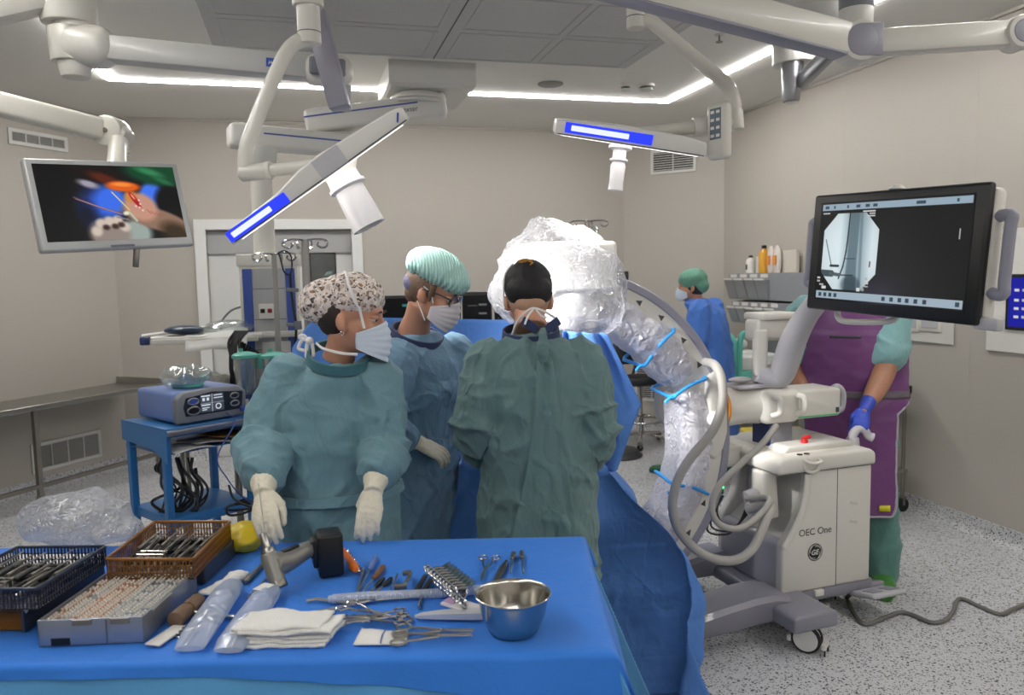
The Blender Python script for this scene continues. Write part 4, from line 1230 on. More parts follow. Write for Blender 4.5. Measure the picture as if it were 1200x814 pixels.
mb.tube(catmull([PD(268, 568, 3.8), PD(275, 585, 3.78)] + pts, 5), .006, 7); mb.build('cable', M_BLACK, t)

# ---- anaesthesia drape screen behind the table
Ds = 4.15
M_DRAPE = cloth('blue_drape', '#5584cc', .7, .06, 5, 16, .45, (1, 1, .6), .1, crumple=.7, cs=6)
t = thing('drape_screen', 'blue drape hung over a bar between the operating table and the monitors', 'drape', PD(470, 560, Ds))
b0, b1 = PD(360, 374, Ds), PD(640, 379, Ds)
mb = MB(); mb.tube([b0, b1], .011, 10)
for q in (b0, b1): mb.cyl((q.x, q.y, .0), (q.x, q.y, q.z), .012, .012, 12)
mb.build('bar', M_STEEL, t)
Lb = (b1 - b0)


def scr(u, v):
    x = -.06 + 1.1 * u
    p = b0 + Lb * x
    sag = 0
    if x < 0.06: sag = .17 * ((.06 - x) / .12) ** 1.5
    z = p.z + .018 - sag - v * .75
    off = .02 + .03 * v * sin(x * 22 + 1.5 * v) + .05 * max(0, .05 - x) * 8 * sin(v * 9)
    q = p - F0 * (off + .012); q.z = z
    return q


mb.__init__(); mb.grid(scr, 90, 40); mb.build('sheet', M_DRAPE, t, solid=.003)
# anaesthesia monitors beyond it
Dm = 4.9


def dz_(p): return V((p.x, p.y, 0))


def black_monitor(label, x0, x1, y0, y1, D, img=None):
    a, b = PD(x0, y0, D), PD(x1, y1, D)
    M = frame((a + b) / 2, x=U0, z=(0, 0, 1)); w = (b - a).dot(U0); h = a.z - b.z
    t = thing('patient_monitor', label, 'monitor', ((a + b) / 2).to_tuple()[:2] + (0,))
    mb = MB(); mb.box((0, .03, 0), (w, .06, h), None, .01, 2, M); mb.build('housing', M_BLACK, t)
    if img is not None: screen('screen', img, w * .92, h * .86, M @ Matrix.Translation((0, -.0012, 0)), t, .8)
    mb = MB(); c = (a + b) / 2 + F0 * .09; mb.cyl((c.x, c.y, .06), (c.x, c.y, b.z + .06), .025, .025, 16); mb.cyl((c.x, c.y, 0), (c.x, c.y, .06), .24, .2, 24, .01); mb.beam((c.x, c.y, b.z + .12), (c.x - F0.x * .07, c.y - F0.y * .07, b.z + .12), .06, .06); mb.build('stand', M_DGREY, t)
    return t


img = np.zeros((60, 100, 3)) + .015
img[38:40, 6:96] = (.1, .55, .2); img[20:24, 10:18] = .5; img[20:24, 30:40] = .45; img[48:50, 6:90] = (.5, .45, .1); img[10:14, 70:84] = (.2, .5, .5)
black_monitor('dark monitor with a green trace between the floral-capped woman and the masked man', 420, 496, 347, 395, Dm, img)
t = thing('anaesthesia_workstation', 'black anaesthesia workstation with rows of small labels behind the blue drape', 'medical workstation', dz_(PD(570, 400, 4.5)))
img = np.zeros((70, 70, 3)) + .02
for k in range(4): img[14 + 14 * k:17 + 14 * k, 40:60] = .42
img[16:18, 12:36] = .3; img[38:40, 4:66] = .09
im2 = np.zeros((50, 60, 3)) + .02
for k in range(4):
    for j in range(4): im2[8 + 10 * k:12 + 10 * k, 8 + 13 * j:15 + 13 * j] = .25 if (k + j) % 2 else .4
im3 = np.zeros((40, 40, 3)) + .03; im3[10:30, 5:35] = (.05, .35, .35)
for (x0, x1, y0, y1, D, im) in ((541, 577, 342, 400, 4.45, img), (579, 604, 354, 400, 4.5, im2), (526, 540, 355, 384, 4.5, im3)):
    a, b = PD(x0, y0, D), PD(x1, y1, D); M = frame((a + b) / 2, x=U0, z=(0, 0, 1)); w = (b - a).dot(U0); h = a.z - b.z
    mb = MB(); mb.box((0, .03, 0), (w, .06, h), None, .01, 2, M); hs_ = mb.build('module', M_BLACK, t)
    screen('display', im, w * .92, h * .86, M @ Matrix.Translation((0, -.0012, 0)), hs_, .8)
c = PD(566, 400, 4.55); M = frame((c.x, c.y, 0), x=U0, z=(0, 0, 1))
mb = MB(); mb.bx((-.22, 0, .12), (.22, .42, 1.15), bev=.02, seg=3, M=M); mb.build('cabinet', M_DGREY, t)
mb = MB(); mb.bx((-.24, -.04, 1.15), (.24, .42, 1.18), bev=.008, M=M); mb.bx((-.2, .1, 1.18), (.2, .16, 1.35), M=M); mb.build('worktop', M_MGREY, t)
for sx in (-.17, .17):
    for sy in (.06, .36): castor('castor', M @ V((sx, sy, 0)), .055, t)
black_monitor('black monitor seen edge-on at the right of the plastic-wrapped X-ray head', 708, 737, 318, 360, 7.0)

# ---- black stool
q = PZ(744, 521, 0); Dq = q.dot(F0)
t = thing('work_stool', 'black padded stool with backrest, chrome foot ring and star base by the back wall', 'stool', q)
zs = PD(744, 447, Dq).z
mb = MB(); mb.lathe([(0, -.03), (.17, -.03), (.2, -.01), (.205, .02), (.19, .05), (.12, .062), (0, .066)], Matrix.Translation((q.x + .06, q.y, zs))); mb.build('seat', mat('black_vinyl', '#18181a', .5, var=.1), t)
c = PD(747, 412, Dq + .2); Mk = frame(c, x=U0, z=(0, 0, 1))
mb = MB(); mb.grid(lambda u, v: Mk @ V(((u - .5) * .36, .06 * (1 - (2 * u - 1) ** 2) - .03, (v - .5) * .24)), 12, 8); mb.build('backrest', MC['black_vinyl'], t, solid=.05)
mb = MB(); mb.tube(catmull([V((q.x + .06, q.y + .1, zs - .03)), V((q.x + .08, q.y + .24, zs - .01)), c + F0 * .07 - V((0, 0, .1)), c + F0 * .06], 6), .016, 10); mb.build('back_post', M_DGREY, t)
mb = MB(); mb.cyl((q.x + .06, q.y, .1), (q.x + .06, q.y, zs - .03), .025, .02, 18); mb.cyl((q.x + .06, q.y, .1), (q.x + .06, q.y, .3), .035, .035, 18); mb.build('gas_lift', M_CHROME, t)
mb = MB(); mb.tube([V((q.x + .06 + .24 * cos(a), q.y + .24 * sin(a), .25)) for a in [2 * pi * i / 32 for i in range(32)]], .012, 10, closed=True)
for k in range(3): mb.tube([V((q.x + .06, q.y, .27)), V((q.x + .06 + .24 * cos(2.1 * k), q.y + .24 * sin(2.1 * k), .25))], .008, 8)
mb.build('foot_ring', M_CHROME, t)
mb = MB()
for k in range(5):
    a = 2 * pi * k / 5 + .5; mb.beam((q.x + .06, q.y, .12), (q.x + .06 + .3 * cos(a), q.y + .3 * sin(a), .075), .04, .03, bev=.008)
bs = mb.build('star_base', M_CHROME, t)
for k in range(5):
    a = 2 * pi * k / 5 + .5; castor('castor', (q.x + .06 + .3 * cos(a), q.y + .3 * sin(a), 0), .03, bs)

# ---- right wall: supply bins and what stands on them
Mw = MR      # x runs towards the camera, y outward, z up


def rw(px, py):
    return on_wall(MR, px, py)


M_BIN = mat('bin_grey', '#8b8d92', .45, var=.03)
M_BINC = mat('bin_clear', '#8f9093', .3, var=.1)
x0, zt = rw(872, 320); x1, _ = rw(948, 322)
for row, (za, zb, lb, n, xo) in enumerate(((zt, zt - .235, 'upper grey row of tip-out supply bins on the right wall', 4, 0), (zt - .255, zt - .45, 'lower grey row of tip-out supply bins on the right wall', 5, .05))):
    t = thing('supply_bins', lb, 'storage bins', Mw @ V(((x0 + x1) / 2, -.1, zb)), group='supply bins on the right wall')
    mb = MB(); mb.bx((x0 + xo, -.16, zb), (x1 + .35, -.001, za), bev=.004, M=Mw); mb.build('carcass', M_BIN, t, smooth=0)
    bw = (x1 - x0) * .68 / n if row == 0 else (x1 - x0) * .78 / n
    for k in range(n):
        a = x0 + xo + bw * k + .008
        mb = MB(); mb.loft([[Mw @ V(p) for p in ((a, -.165, zb + .012), (a + bw - .012, -.165, zb + .012), (a + bw - .012, -.162, zb + .012), (a, -.162, zb + .012))], [Mw @ V(p) for p in ((a, -.215, za - .06), (a + bw - .012, -.215, za - .06), (a + bw - .012, -.162, za - .06), (a, -.162, za - .06))]]); bn = mb.build('bin', M_BINC, t, smooth=0)
        mb = MB(); mb.bx((a + .006, -.222, za - .062), (a + bw - .02, -.206, za - .045), bev=.002, M=Mw); mb.build('grip', M_WHITE2, bn, smooth=0)
        mb = MB(); mb.bx((a + .02, -.1625, za - .038), (a + bw - .035, -.1602, za - .008), M=Mw); mb.build('label', M_WHITE, bn, smooth=0)
mb = MB(); xs, zz = rw(890, 373); mb.bx((xs, -.02, zz - .4), (xs + .5, -.001, zz), bev=.004, M=Mw); tag(mb.build('wall_rail', M_BIN, smooth=0), 'grey backing board on the right wall under the supply bins', 'board')
ztop = zt + .0


def bottle(label, px, top, cap, r, col, capcol, group=None):
    x, z1 = rw(px, top)
    T = Mw @ Matrix.Translation((x, -.09, ztop))
    hh = z1 - ztop
    t = thing('bottle', label, 'bottle', Mw @ V((x, -.09, ztop)))
    mb = MB(); mb.lathe([(0, 0), (r, .002), (r, hh * .68), (r * .8, hh * .78), (r * .4, hh * .86), (r * .38, hh * .88), (0, hh * .88)], T); mb.build('body', col, t)
    mb = MB(); mb.lathe([(0, hh * .88), (r * .45, hh * .88), (r * .45, hh * .99), (0, hh)], T); mb.build('cap', capcol, t)
    return t, T, hh


bt, T, hh = bottle('white bottle with a black cap on the supply bins, leftmost', 890, 299, 0, .042, M_WHITE, M_BLACK)
mb = MB(); mb.bx((-.012, -.0435, hh * .2), (.012, -.0405, hh * .5), M=T); mb.build('label', M_DGREY, bt, smooth=0)
bottle('amber yellow bottle with a black cap on the supply bins', 906, 287, 0, .048, mat('amber_plastic', '#d39a25', .3, coat=.3), M_BLACK)
x, _ = rw(898, 318); mb = MB(); mb.bx((x - .04, -.08, ztop + .001), (x + .035, -.03, ztop + .15), bev=.004, M=Mw); tag(mb.build('carton', M_WHITE, smooth=0), 'small white carton behind the bottles on the supply bins', 'carton')
x, _ = rw(918, 318)
t = thing('infusion_bag_pack', 'clear packs with orange print leaning beside the amber bottle', 'packs', Mw @ V((x, -.09, ztop)))
for k in range(2):
    mb = MB(); mb.loft([[Mw @ V((x - .05 + .09 * k + .05 * w * cos(a), -.09 + .025 * w * sin(a), ztop + z)) for a in [2 * pi * i / 16 for i in range(16)]] for w, z in ((.8, 0.001), (1, .05), (1, .13), (.8, .2), (.3, .235))]); pk = mb.build('pack', mat('pack_pale', '#d9cfc8', .25, var=.15, vs=12), t)
    mb = MB(); mb.bx((x - .075 + .09 * k, -.121, ztop + .07), (x - .025 + .09 * k, -.1152, ztop + .15), M=Mw); mb.build('print', mat('pack_orange', '#dd8a3f', .5), pk, smooth=0)
x, z = rw(932, 302); mb = MB(); mb.bx((x - .1, -.06, ztop + .001), (x + .1, -.03, ztop + .19), bev=.003, M=Mw); tag(mb.build('notice_card', mat('card_cream', '#d0c9bd', .6), smooth=0), 'plain cream card standing at the right end of the supply bins', 'card')

# ---- white service panels on the right wall
x1, z0 = rw(1118, 404)
t = thing('socket_panel', 'white wall panel with switch plates behind the man in the purple apron', 'wall panel', Mw @ V((x1 - .4, 0, z0)))
mb = MB(); mb.bx((x1 - .8, -.012, z0), (x1, -.0006, z0 + .5), bev=.003, M=Mw); mb.build('panel', M_WHITE2, t, smooth=0)
for px, w in ((1068, .09), (1092, .1)):
    x, z = rw(px, 383); mb = MB(); mb.bx((x - w, -.02, z - .03), (x + w, -.0115, z + .07), bev=.004, M=Mw); sw = mb.build('switch_plate', M_IVORY, t)
    mb = MB(); mb.bx((x - w * .7, -.0235, z - .005), (x + w * .7, -.0195, z + .055), bev=.002, M=Mw); mb.build('rocker', M_LGREY, sw, smooth=0)
x0, z0 = rw(1157, 410); _, z1 = rw(1181, 272)
t = thing('control_station', 'white wall panel with a blue-lit black touch screen at the right edge', 'wall panel', Mw @ V((x0 + .4, 0, z0)))
mb = MB(); mb.bx((x0, -.015, z0), (x0 + .9, -.0006, z1 + .02), bev=.004, M=Mw); mb.build('panel', M_WHITE, t, smooth=0)
xa, za = rw(1184, 321); _, zb = rw(1186, 386)
mb = MB(); mb.bx((xa, -.028, zb), (xa + .5, -.0145, za), bev=.004, M=Mw); mb.build('bezel', M_BLACK, t, smooth=0)
img = np.zeros((60, 90, 3)) + np.array([.02, .06, .62])
for r_ in (14, 26, 36, 46): img[r_:r_ + 3, 8:14] = .85; img[r_:r_ + 3, 18:34] = .75
screen('touch_screen', img, .46, za - zb - .04, Mw @ Matrix.Translation((xa + .25, -.0292, (za + zb) / 2)), t, .9)
text_part('wordmark', 'medical', .05, Mw @ Matrix.Translation((xa - .06, -.0157, z1 - .03)) @ Matrix.Rotation(pi / 2, 4, 'X'), M_MGREY, t)

# ---- steel trolley by the right wall
t = thing('steel_trolley', 'small stainless steel trolley against the right wall behind the purple apron', 'trolley', (3.72, 4.75, 0))
xa, xb, ya, yb, zt = 3.50, 3.96, 4.36, 5.05, .865
mb = MB(); mb.bx((xa, ya, zt - .02), (xb, yb, zt)); mb.bx((xa, ya, zt - .04), (xa + .02, yb, zt + .012)); mb.bx((xb - .02, ya, zt - .04), (xb, yb, zt + .012)); mb.bx((xa, ya, zt - .04), (xb, ya + .02, zt + .012)); mb.build('tabletop', M_STEEL, t, smooth=0)
mb = MB(); mb.bx((xa + .01, ya + .01, .28), (xb - .01, yb - .01, .3)); mb.build('shelf', M_STEEL, t, smooth=0)
for x in (xa + .03, xb - .03):
    for y in (ya + .03, yb - .03):
        mb = MB(); mb.cyl((x, y, .1), (x, y, zt - .02), .0125, .0125, 14); lg = mb.build('leg', M_STEELD, t); castor('castor', (x, y, 0), .048, lg)

# ---- cot with turquoise rails
c0 = PZ(815, 470, .55)
t = thing('hospital_bed', 'hospital bed with turquoise rails and white linen by the right wall', 'bed', (3.35, 6.1, 0))
xa, xb = 3.42, 3.86; ya, yb = 5.65, 6.6
mb = MB(); mb.bx((xa, ya, .72), (xb, yb, .79), bev=.01); mb.bx((xa + .05, ya + .05, .2), (xb - .05, yb - .05, .3), bev=.01); mb.build('frame', mat('bed_grey', '#a8a49c', .5), t)
mb = MB(); mb.bx((xa + .02, ya + .03, .79), (xb - .02, yb - .03, .98), bev=.03, seg=3); mb.build('mattress', M_SHEET, t)
for x in (xa + .06, xb - .06):
    for y in (ya + .1, yb - .1):
        mb = MB(); mb.cyl((x, y, .1), (x, y, .73), .022, .022, 12); lg = mb.build('leg', mat('bed_grey', '#a8a49c'), t); castor('castor', (x, y, 0), .05, lg)


def rail(M, w, z0, z1, nb=3):
    pts = [(0, z0), (0, z1 - .12), (.06, z1 - .03), (w * .3, z1), (w * .7, z1), (w - .06, z1 - .03), (w, z1 - .12), (w, z0)]
    mb = MB(); mb.tube(catmull([M @ V((p[0], 0, p[1])) for p in pts], 5), .026, 10, sq=(1, .7))
    mb.bx((0, -.018, z0), (w, .018, z0 + (z1 - z0) * .55), bev=.012, M=M)
    return mb.build('side_rail', M_TEALP, t)


rail(frame((xa - .03, ya, 0), x=(0, 1, 0), z=(0, 0, 1)), .50, .62, 1.16)
rail(frame((xa, yb + .02, 0), x=(1, 0, 0), z=(0, 0, 1)), .42, .7, 1.24)
rail(frame((xa, ya - .02, 0), x=(1, 0, 0), z=(0, 0, 1)), .42, .45, 1.2)
mb = MB(); mb.box((xa - .06, ya + .12, 1.0), (.03, .09, .1), None, .008); mb.build('latch', M_DGREY, t)
for k in range(2):
    mb = MB(); mb.bx((xa - .03, ya + .52 + .2 * k, .58), (xa - .005, ya + .70 + .2 * k, .72), bev=.006); mb.build('side_panel', mat('bed_grey', '#a8a49c'), t)
mb = MB(); mb.bx((xa + .06, ya + .45, .982), (xa + .38, yb - .08, 1.07), bev=.05, seg=4); me_ = mb.build('pillow', M_SHEET); tag(me_, 'white pillow lying on the bed with turquoise rails', 'pillow')

# ---- yellow waste bin
q = PD(912, 505, 4.6)
t = thing('waste_bin', 'yellow waste bin standing behind the X-ray machine', 'bin', (q.x, q.y, 0))
mb = MB(); Mq = frame((q.x, q.y, 0), x=U0, z=(0, 0, 1)); zt = q.z
mb.loft([[Mq @ V((sx * w, sy * w * .8, z)) for sx, sy in ((-1, -1), (1, -1), (1, 1), (-1, 1))] for w, z in ((.14, 0.0), (.17, zt - .06))]); mb.build('body', mat('bin_yellow', '#d9c02c', .4), t, smooth=0)
mb = MB(); mb.box((0, 0, zt - .03), (.38, .31, .06), None, .02, 3, Mq); mb.build('lid', mat('bin_yellow', '#d9c02c'), t)
# ---------------------------------------------------------------- instrument table
ZT = .93
TO = V((.555, 1.405, 0))
TDEP, TLEN = .66, 1.9
MTB = frame(TO, x=U0, z=(0, 0, 1))      # x to the right (0 = right end, negative leftwards), y into the room
M_BDRAPE = cloth('bright_blue_drape', '#2f79d8', .62, .04, 4, 14, .28, (1, 1, 1), .1)
M_LDRAPE = cloth('light_blue_drape', '#5aa0d6', .6, .04, 4, 14, .25, (1, 1, 1), .1)
t = thing('instrument_table', 'long instrument table under blue drapes in the foreground', 'table', TO + U0 * (-.95) + F0 * .33)
mb = MB(); mb.bx((-TLEN + .03, .03, ZT - .05), (-.035, TDEP - .03, ZT - .02), bev=.004, M=MTB); mb.build('tabletop', M_STEEL, t, smooth=0)
for x in (-TLEN + .12, -.12):
    for y in (.12, TDEP - .12):
        mb = MB(); mb.bx((x - .018, y - .018, .1), (x + .018, y + .018, ZT - .05), bev=.003, M=MTB); lg = mb.build('leg', M_STEELD, t, smooth=0); castor('castor', MTB @ V((x, y, 0)), .045, lg)


def drape_fn(zt, inset, fo, ro, bo, lo, ph, amp, flare=.28, fl=.2):
    """overhang lengths are functions of the position along the edge"""
    def fn(u, v):
        # map u,v in 0..1 to surface coordinates
        A0, A1 = -TLEN - lo, ro(0) if callable(ro) else ro
        a = -TLEN - lo + u * (TLEN + lo + 1.0)      # last metre of u is the right overhang
        # normalise right overhang
        vb = v * (1.0 + TDEP + 1.0) - 1.0
        b = vb
        yb = min(max(b, 0), TDEP); xa = min(max(a, -TLEN), 0)
        fx = max(0, -b) * fo(xa)                    # front overhang
        bx2 = max(0, b - TDEP) * bo
        rx = max(0, a) * ro(yb)
        lx = max(0, -TLEN - a)
        oy = max(fx, bx2); ox = max(rx, lx)
        drop = max(ox, oy) + .15 * min(ox, oy)
        rr = .012
        def roll(o):
            # rounded edge: outward travel then down
            return (rr * sin(min(o / rr, pi / 2)), rr * (1 - cos(min(o / rr, pi / 2))) + max(0, o - rr * pi / 2))
        hx, dx = roll(ox); hy, dy = roll(oy)
        dz = max(dx, dy) + .15 * min(dx, dy)
        m = min(ox, oy)
        # ripples that grow downward
        wv = amp * min(1, dz / .12)
        outx = hx + wv * (.6 + sin(yb * 17 + ph) + .5 * sin(yb * 41 + 2 * ph)) + flare * m + fl * dz
        outy = hy + wv * (.6 + sin(xa * 15 + ph * 2) + .5 * sin(xa * 37 + ph)) + flare * m + .04 * dz
        outx, outy = outx + .008 * (amp > .005) * (ox > 0), outy + .008 * (amp > .005) * (oy > 0)
        x = xa + (outx if rx > 0 else (-outx if lx > 0 else 0)) - inset * (1 if a > 0 else 0)
        y = yb + (-outy if fx > 0 else (outy if bx2 > 0 else 0))
        z = zt - dz
        if ox == 0 and oy == 0:
            z += .0022 * noise.noise(V((xa * 7, yb * 7, ph))) + .0012 * noise.noise(V((xa * 21, yb * 21, ph)))
        return MTB @ V((x, y, max(z, .02)))
    return fn


mb = MB()
mb.grid(drape_fn(ZT - .006, .0, lambda x: .82, lambda y: .80, .8, .3, 1.0, .003, .28, .15), 210, 190)
tag(mb.build('table_drape', M_LDRAPE, smooth=180, solid=.002), 'light blue under-drape hanging to the floor from the instrument table', 'drape')
mb = MB()
mb.grid(drape_fn(ZT, 0, lambda x: .036 + .10 * max(0, (x + 1.0)) ** 2.2, lambda y: .48 - 1.9 * max(0, y - .43), .10, .06, 2.2, .010, .12, .24), 190, 150)
tag(mb.build('table_cover', M_BDRAPE, smooth=180, solid=.002), 'bright blue sheet spread over the top of the instrument table', 'table cover')


def T(px, py, z=ZT + .0045):
    return PZ(px, py, z)


def tdir(p, q):
    d = (q - p); d.z = 0
    return d.normalized()


# ---- trays at the left
M_TRAY = mat('steel_tray', '#9ea4ae', .35, .75, var=.05, vs=9)
M_TRAYD = mat('dark_steel_tray', '#55585f', .4, .7, var=.08)
M_AMBER = mat('amber_plastic_tray', '#8a5816', .3, var=.08, trans=.2)
M_NAVYP = mat('navy_tray', '#1c2740', .35, var=.08)
M_COPPER = mat('copper_rows', '#b07a5c', .45, .4)
rnd = random.Random(11)


def plan_box(mb, P4, z0, z1, bev=.004):
    mb.prism([(p.x, p.y) for p in P4], z0, z1, None, bev)


# screw rack
zb, ztp = ZT + .0045, ZT + .060
fr = PZ(167, 722, ztp); fl = PZ(43, 727, ztp); br = PZ(230, 667, ztp)
dx = tdir(fl, fr); dy = V((-dx.y, dx.x, 0)); Wd = (fr - fl).dot(dx); Dp = (br - fr).dot(dy); sk = (br - fr).dot(dx)
MS = Matrix(((dx.x, dy.x + dx.x * sk / Dp, 0, fl.x), (dx.y, dy.y + dx.y * sk / Dp, 0, fl.y), (0, 0, 1, 0), (0, 0, 0, 1)))
t = thing('screw_rack', 'open silver instrument box filled with rows of small screws', 'screw rack', MS @ V((Wd / 2, Dp / 2, zb)))
w_ = .004
mb = MB(); mb.bx((0, 0, zb), (Wd, Dp, zb + .004), M=MS)
for a, b in (((0, 0, zb), (Wd, w_, ztp)), ((0, Dp - w_, zb), (Wd, Dp, ztp)), ((0, 0, zb), (w_, Dp, ztp)), ((Wd - w_, 0, zb), (Wd, Dp, ztp))): mb.bx(a, b, bev=.0012, M=MS)
mb.build('box', M_TRAY, t, smooth=0)
zr = ztp - .010
ncol = 9
cw = (Wd - .012) / ncol
for k in range(ncol):
    mb = MB(); mb.bx((.006 + cw * k + .0008, .006, zr - .006), (.006 + cw * (k + 1) - .0008, Dp - .006, zr), M=MS); mb.build('row_plate', M_COPPER if k in (0, 1, 2, 3) and k != 1 or k == 4 else M_TRAY, t, smooth=0)
scr = MB(); scr.lathe([(0, 0), (.0012, 0), (.0012, .004), (.0029, .0042), (.0031, .006), (.0022, .0074), (0, .0076)], None, 8)
sm = None; pts = []
for k in range(ncol):
    n = 24
    for j in range(n):
        if rnd.random() < .12: continue
        for q in (.3, .72):
            pts.append(MS @ V((.006 + cw * (k + q) + rnd.uniform(-.0005, .0005), .012 + (Dp - .024) * (j + .5) / n, zr)))
pts.sort(key=lambda p: p.y)
M_SCREW = mat('screw_steel', '#e6e2d8', .3, .4)
rest = MB()
for i, p in enumerate(pts):
    if i < 100:
        if sm is None:
            s_ = MB(); s_.lathe([(0, 0), (.0012, 0), (.0012, .004), (.0029, .0042), (.0031, .006), (.0022, .0074), (0, .0076)], None, 8)
            sm = s_.build('screw', M_SCREW, t, local=True); sm.location = WM[t.name].inverted() @ p
        else:
            c_ = sm.copy(); COL.objects.link(c_); c_.location = WM[t.name].inverted() @ p
    else:
        rest.lathe([(0, 0), (.0012, 0), (.0012, .004), (.0029, .0042), (.0031, .006), (.0022, .0074), (0, .0076)], Matrix.Translation(p), 6)
o = rest.build('screws', M_SCREW, t); o['kind'] = 'stuff'
for x in (.42, .78):
    mb = MB(); mb.bx((Wd * x - .3 * .06, -.004, ztp - .013), (Wd * x + .02, .002, ztp - .001), bev=.001, M=MS); mb.build('latch', M_STEELD, t, smooth=0)
mb = MB(); mb.bx((Wd * .12, -.001, zb + .001), (Wd * .30, .001, zb + .016), M=MS); mb.build('cut_out', M_BLACK, t, smooth=0)
mb = MB(); mb.bx((Wd * .645, -.0012, zb), (Wd * .655, .001, ztp - .002), M=MS); mb.build('panel_joint', M_STEELD, t, smooth=0)
mb = MB(); mb.bx((Wd - .001, Dp * .15, ztp - .008), (Wd + .004, Dp * .5, ztp - .002), bev=.001, M=MS); mb.build('side_clip', M_STEEL, t, smooth=0)

# left stacked container with amber insert, cloth and navy basket
zl = ZT + .062
rf, rb = PZ(27, 711, zl), PZ(122, 650, zl)
dy = tdir(rf, rb); dx = V((dy.y, -dy.x, 0)); Ld = (rb - rf).length; Wl = .24
ML = Matrix.Translation((rf.x, rf.y, 0)) @ Matrix(((dx.x, dy.x, 0, 0), (dx.y, dy.y, 0, 0), (0, 0, 1, 0), (0, 0, 0, 1)))
t = thing('instrument_container', 'dark steel instrument container at the left end of the table with an amber insert', 'container', ML @ V((-Wl / 2, Ld / 2, zb)))
mb = MB(); mb.bx((-Wl, .02, zb), (0, Ld, zl), bev=.003, M=ML); mb.bx((-.006, -.0, zb), (0, .03, zl), bev=.001, M=ML); mb.build('box', M_TRAYD, t, smooth=0)
mb = MB()
for i in range(10): mb.cyl(ML @ V((-.012, .012, zb + .004 + .005 * i)), ML @ V((-Wl + .01, .012, zb + .004 + .005 * i)), .0032, .0032, 8)
mb.bx((-Wl + .01, .014, zb + .001), (-.012, .02, zl - .006), M=ML); mb.build('amber_insert', M_AMBER, t)
mb = MB(); mb.grid(lambda u, v: ML @ V((-Wl - .01 + (Wl + .016) * u, .0 + (Ld + .004) * v, zl + .0035 + .002 * noise.noise(V((u * 9, v * 9, 2))) - (.012 if u > .985 else 0) - (.006 if v < .02 else 0))), 30, 30)
tag(mb.build('tray_cloth', cloth('white_wrap', '#e3e2e4', .8, .03, 30, 60, .4), solid=.002), 'white cloth lying between the steel container and the navy basket', 'cloth')


def basket(name, label, M, w, d, z0, z1, m, nx, ny, floor=True):
    t = thing(name, label, 'instrument basket', M @ V((w / 2, d / 2, z0)))
    th = .003
    mb = MB(); mb.bx((0, 0, z0), (w, d, z0 + .003), M=M); mb.build('floor_plate', M_DGREY, t, smooth=0)
    for nm, (o, ax, L, n) in {'front': (V((0, 0, 0)), 0, w, nx), 'back': (V((0, d - th, 0)), 0, w, nx), 'left': (V((0, 0, 0)), 1, d, ny), 'right': (V((w - th, 0, 0)), 1, d, ny)}.items():
        mb = MB(); hh = z1 - z0
        def bar(a0, a1, zz0, zz1):
            p0 = V(o); p1 = V(o); p0[ax] += a0; p1[ax] += a1; p1[1 - ax] += th
            p0.z, p1.z = zz0, zz1
            mb.bx(p0, p1, M=M)
        nr = 3
        for i in range(nr + 1): bar(0, L, z0 + hh * i / nr - (0 if i == 0 else .0022), z0 + hh * i / nr + (.0022 if i == 0 else 0))
        for i in range(n + 1): a = (L - .0028) * i / n; bar(a, a + .0028, z0, z1)
        if nm == 'front' or nm == 'right': pass
        mb.build('side_wall', m, t, smooth=0)
    mb = MB(); zz = z1
    mb.tube([M @ V(p) for p in ((0.004, .0, zz), (w - .004, .0, zz), (w, .004, zz), (w, d - .004, zz), (w - .004, d, zz), (.004, d, zz), (0, d - .004, zz), (0, .004, zz))], .0042, 8, closed=True); mb.build('rim', m, t)
    return t


# navy basket
zn0, zn1 = zl + .007, zl + .052
a = PZ(113, 640, zn1); b = PZ(44, 690, zn1)
MN = Matrix.Translation((b.x, b.y, 0)) @ Matrix(((dx.x, dy.x, 0, 0), (dx.y, dy.y, 0, 0), (0, 0, 1, 0), (0, 0, 0, 1))) @ Matrix.Translation((-.22, 0, 0))
dN = (a - b).dot(dy)
basket('instrument_basket', 'navy perforated basket of dark instruments at the far left end of the table', MN, .22, dN, zn0, zn1, M_NAVYP, 26, 28)
# amber basket over dark steel box
zs = ZT + .052
c1, c2 = PZ(237, 665, zs), PZ(280, 627, zs)
dyA = tdir(c1, c2); dxA = V((dyA.y, -dyA.x, 0)); LA = (c2 - c1).length
MA_ = Matrix.Translation((c1.x, c1.y, 0)) @ Matrix(((dxA.x, dyA.x, 0, 0), (dxA.y, dyA.y, 0, 0), (0, 0, 1, 0), (0, 0, 0, 1)))
mb = MB(); mb.bx((-.205, .012, zb), (0, LA, zs), bev=.004, M=MA_)
tag(mb.build('instrument_case', M_TRAYD, smooth=0), 'closed dark grey steel case under the amber basket', 'case')
za0, za1 = zs + .001, zs + .050
a = PZ(226, 655, za1); b = PZ(270, 611, za1); c_ = PZ(124, 655, za1)
dyB = tdir(a, b); dxB = tdir(c_, a); dB = (b - a).length; wB = (a - c_).length
MAB = Matrix.Translation((c_.x, c_.y, 0)) @ Matrix(((dxB.x, dyB.x, 0, 0), (dxB.y, dyB.y, 0, 0), (0, 0, 1, 0), (0, 0, 0, 1)))
basket('instrument_basket', 'amber perforated basket of instruments behind the screw rack', MAB, wB, dB, za0, za1, M_AMBER, 26, 26)


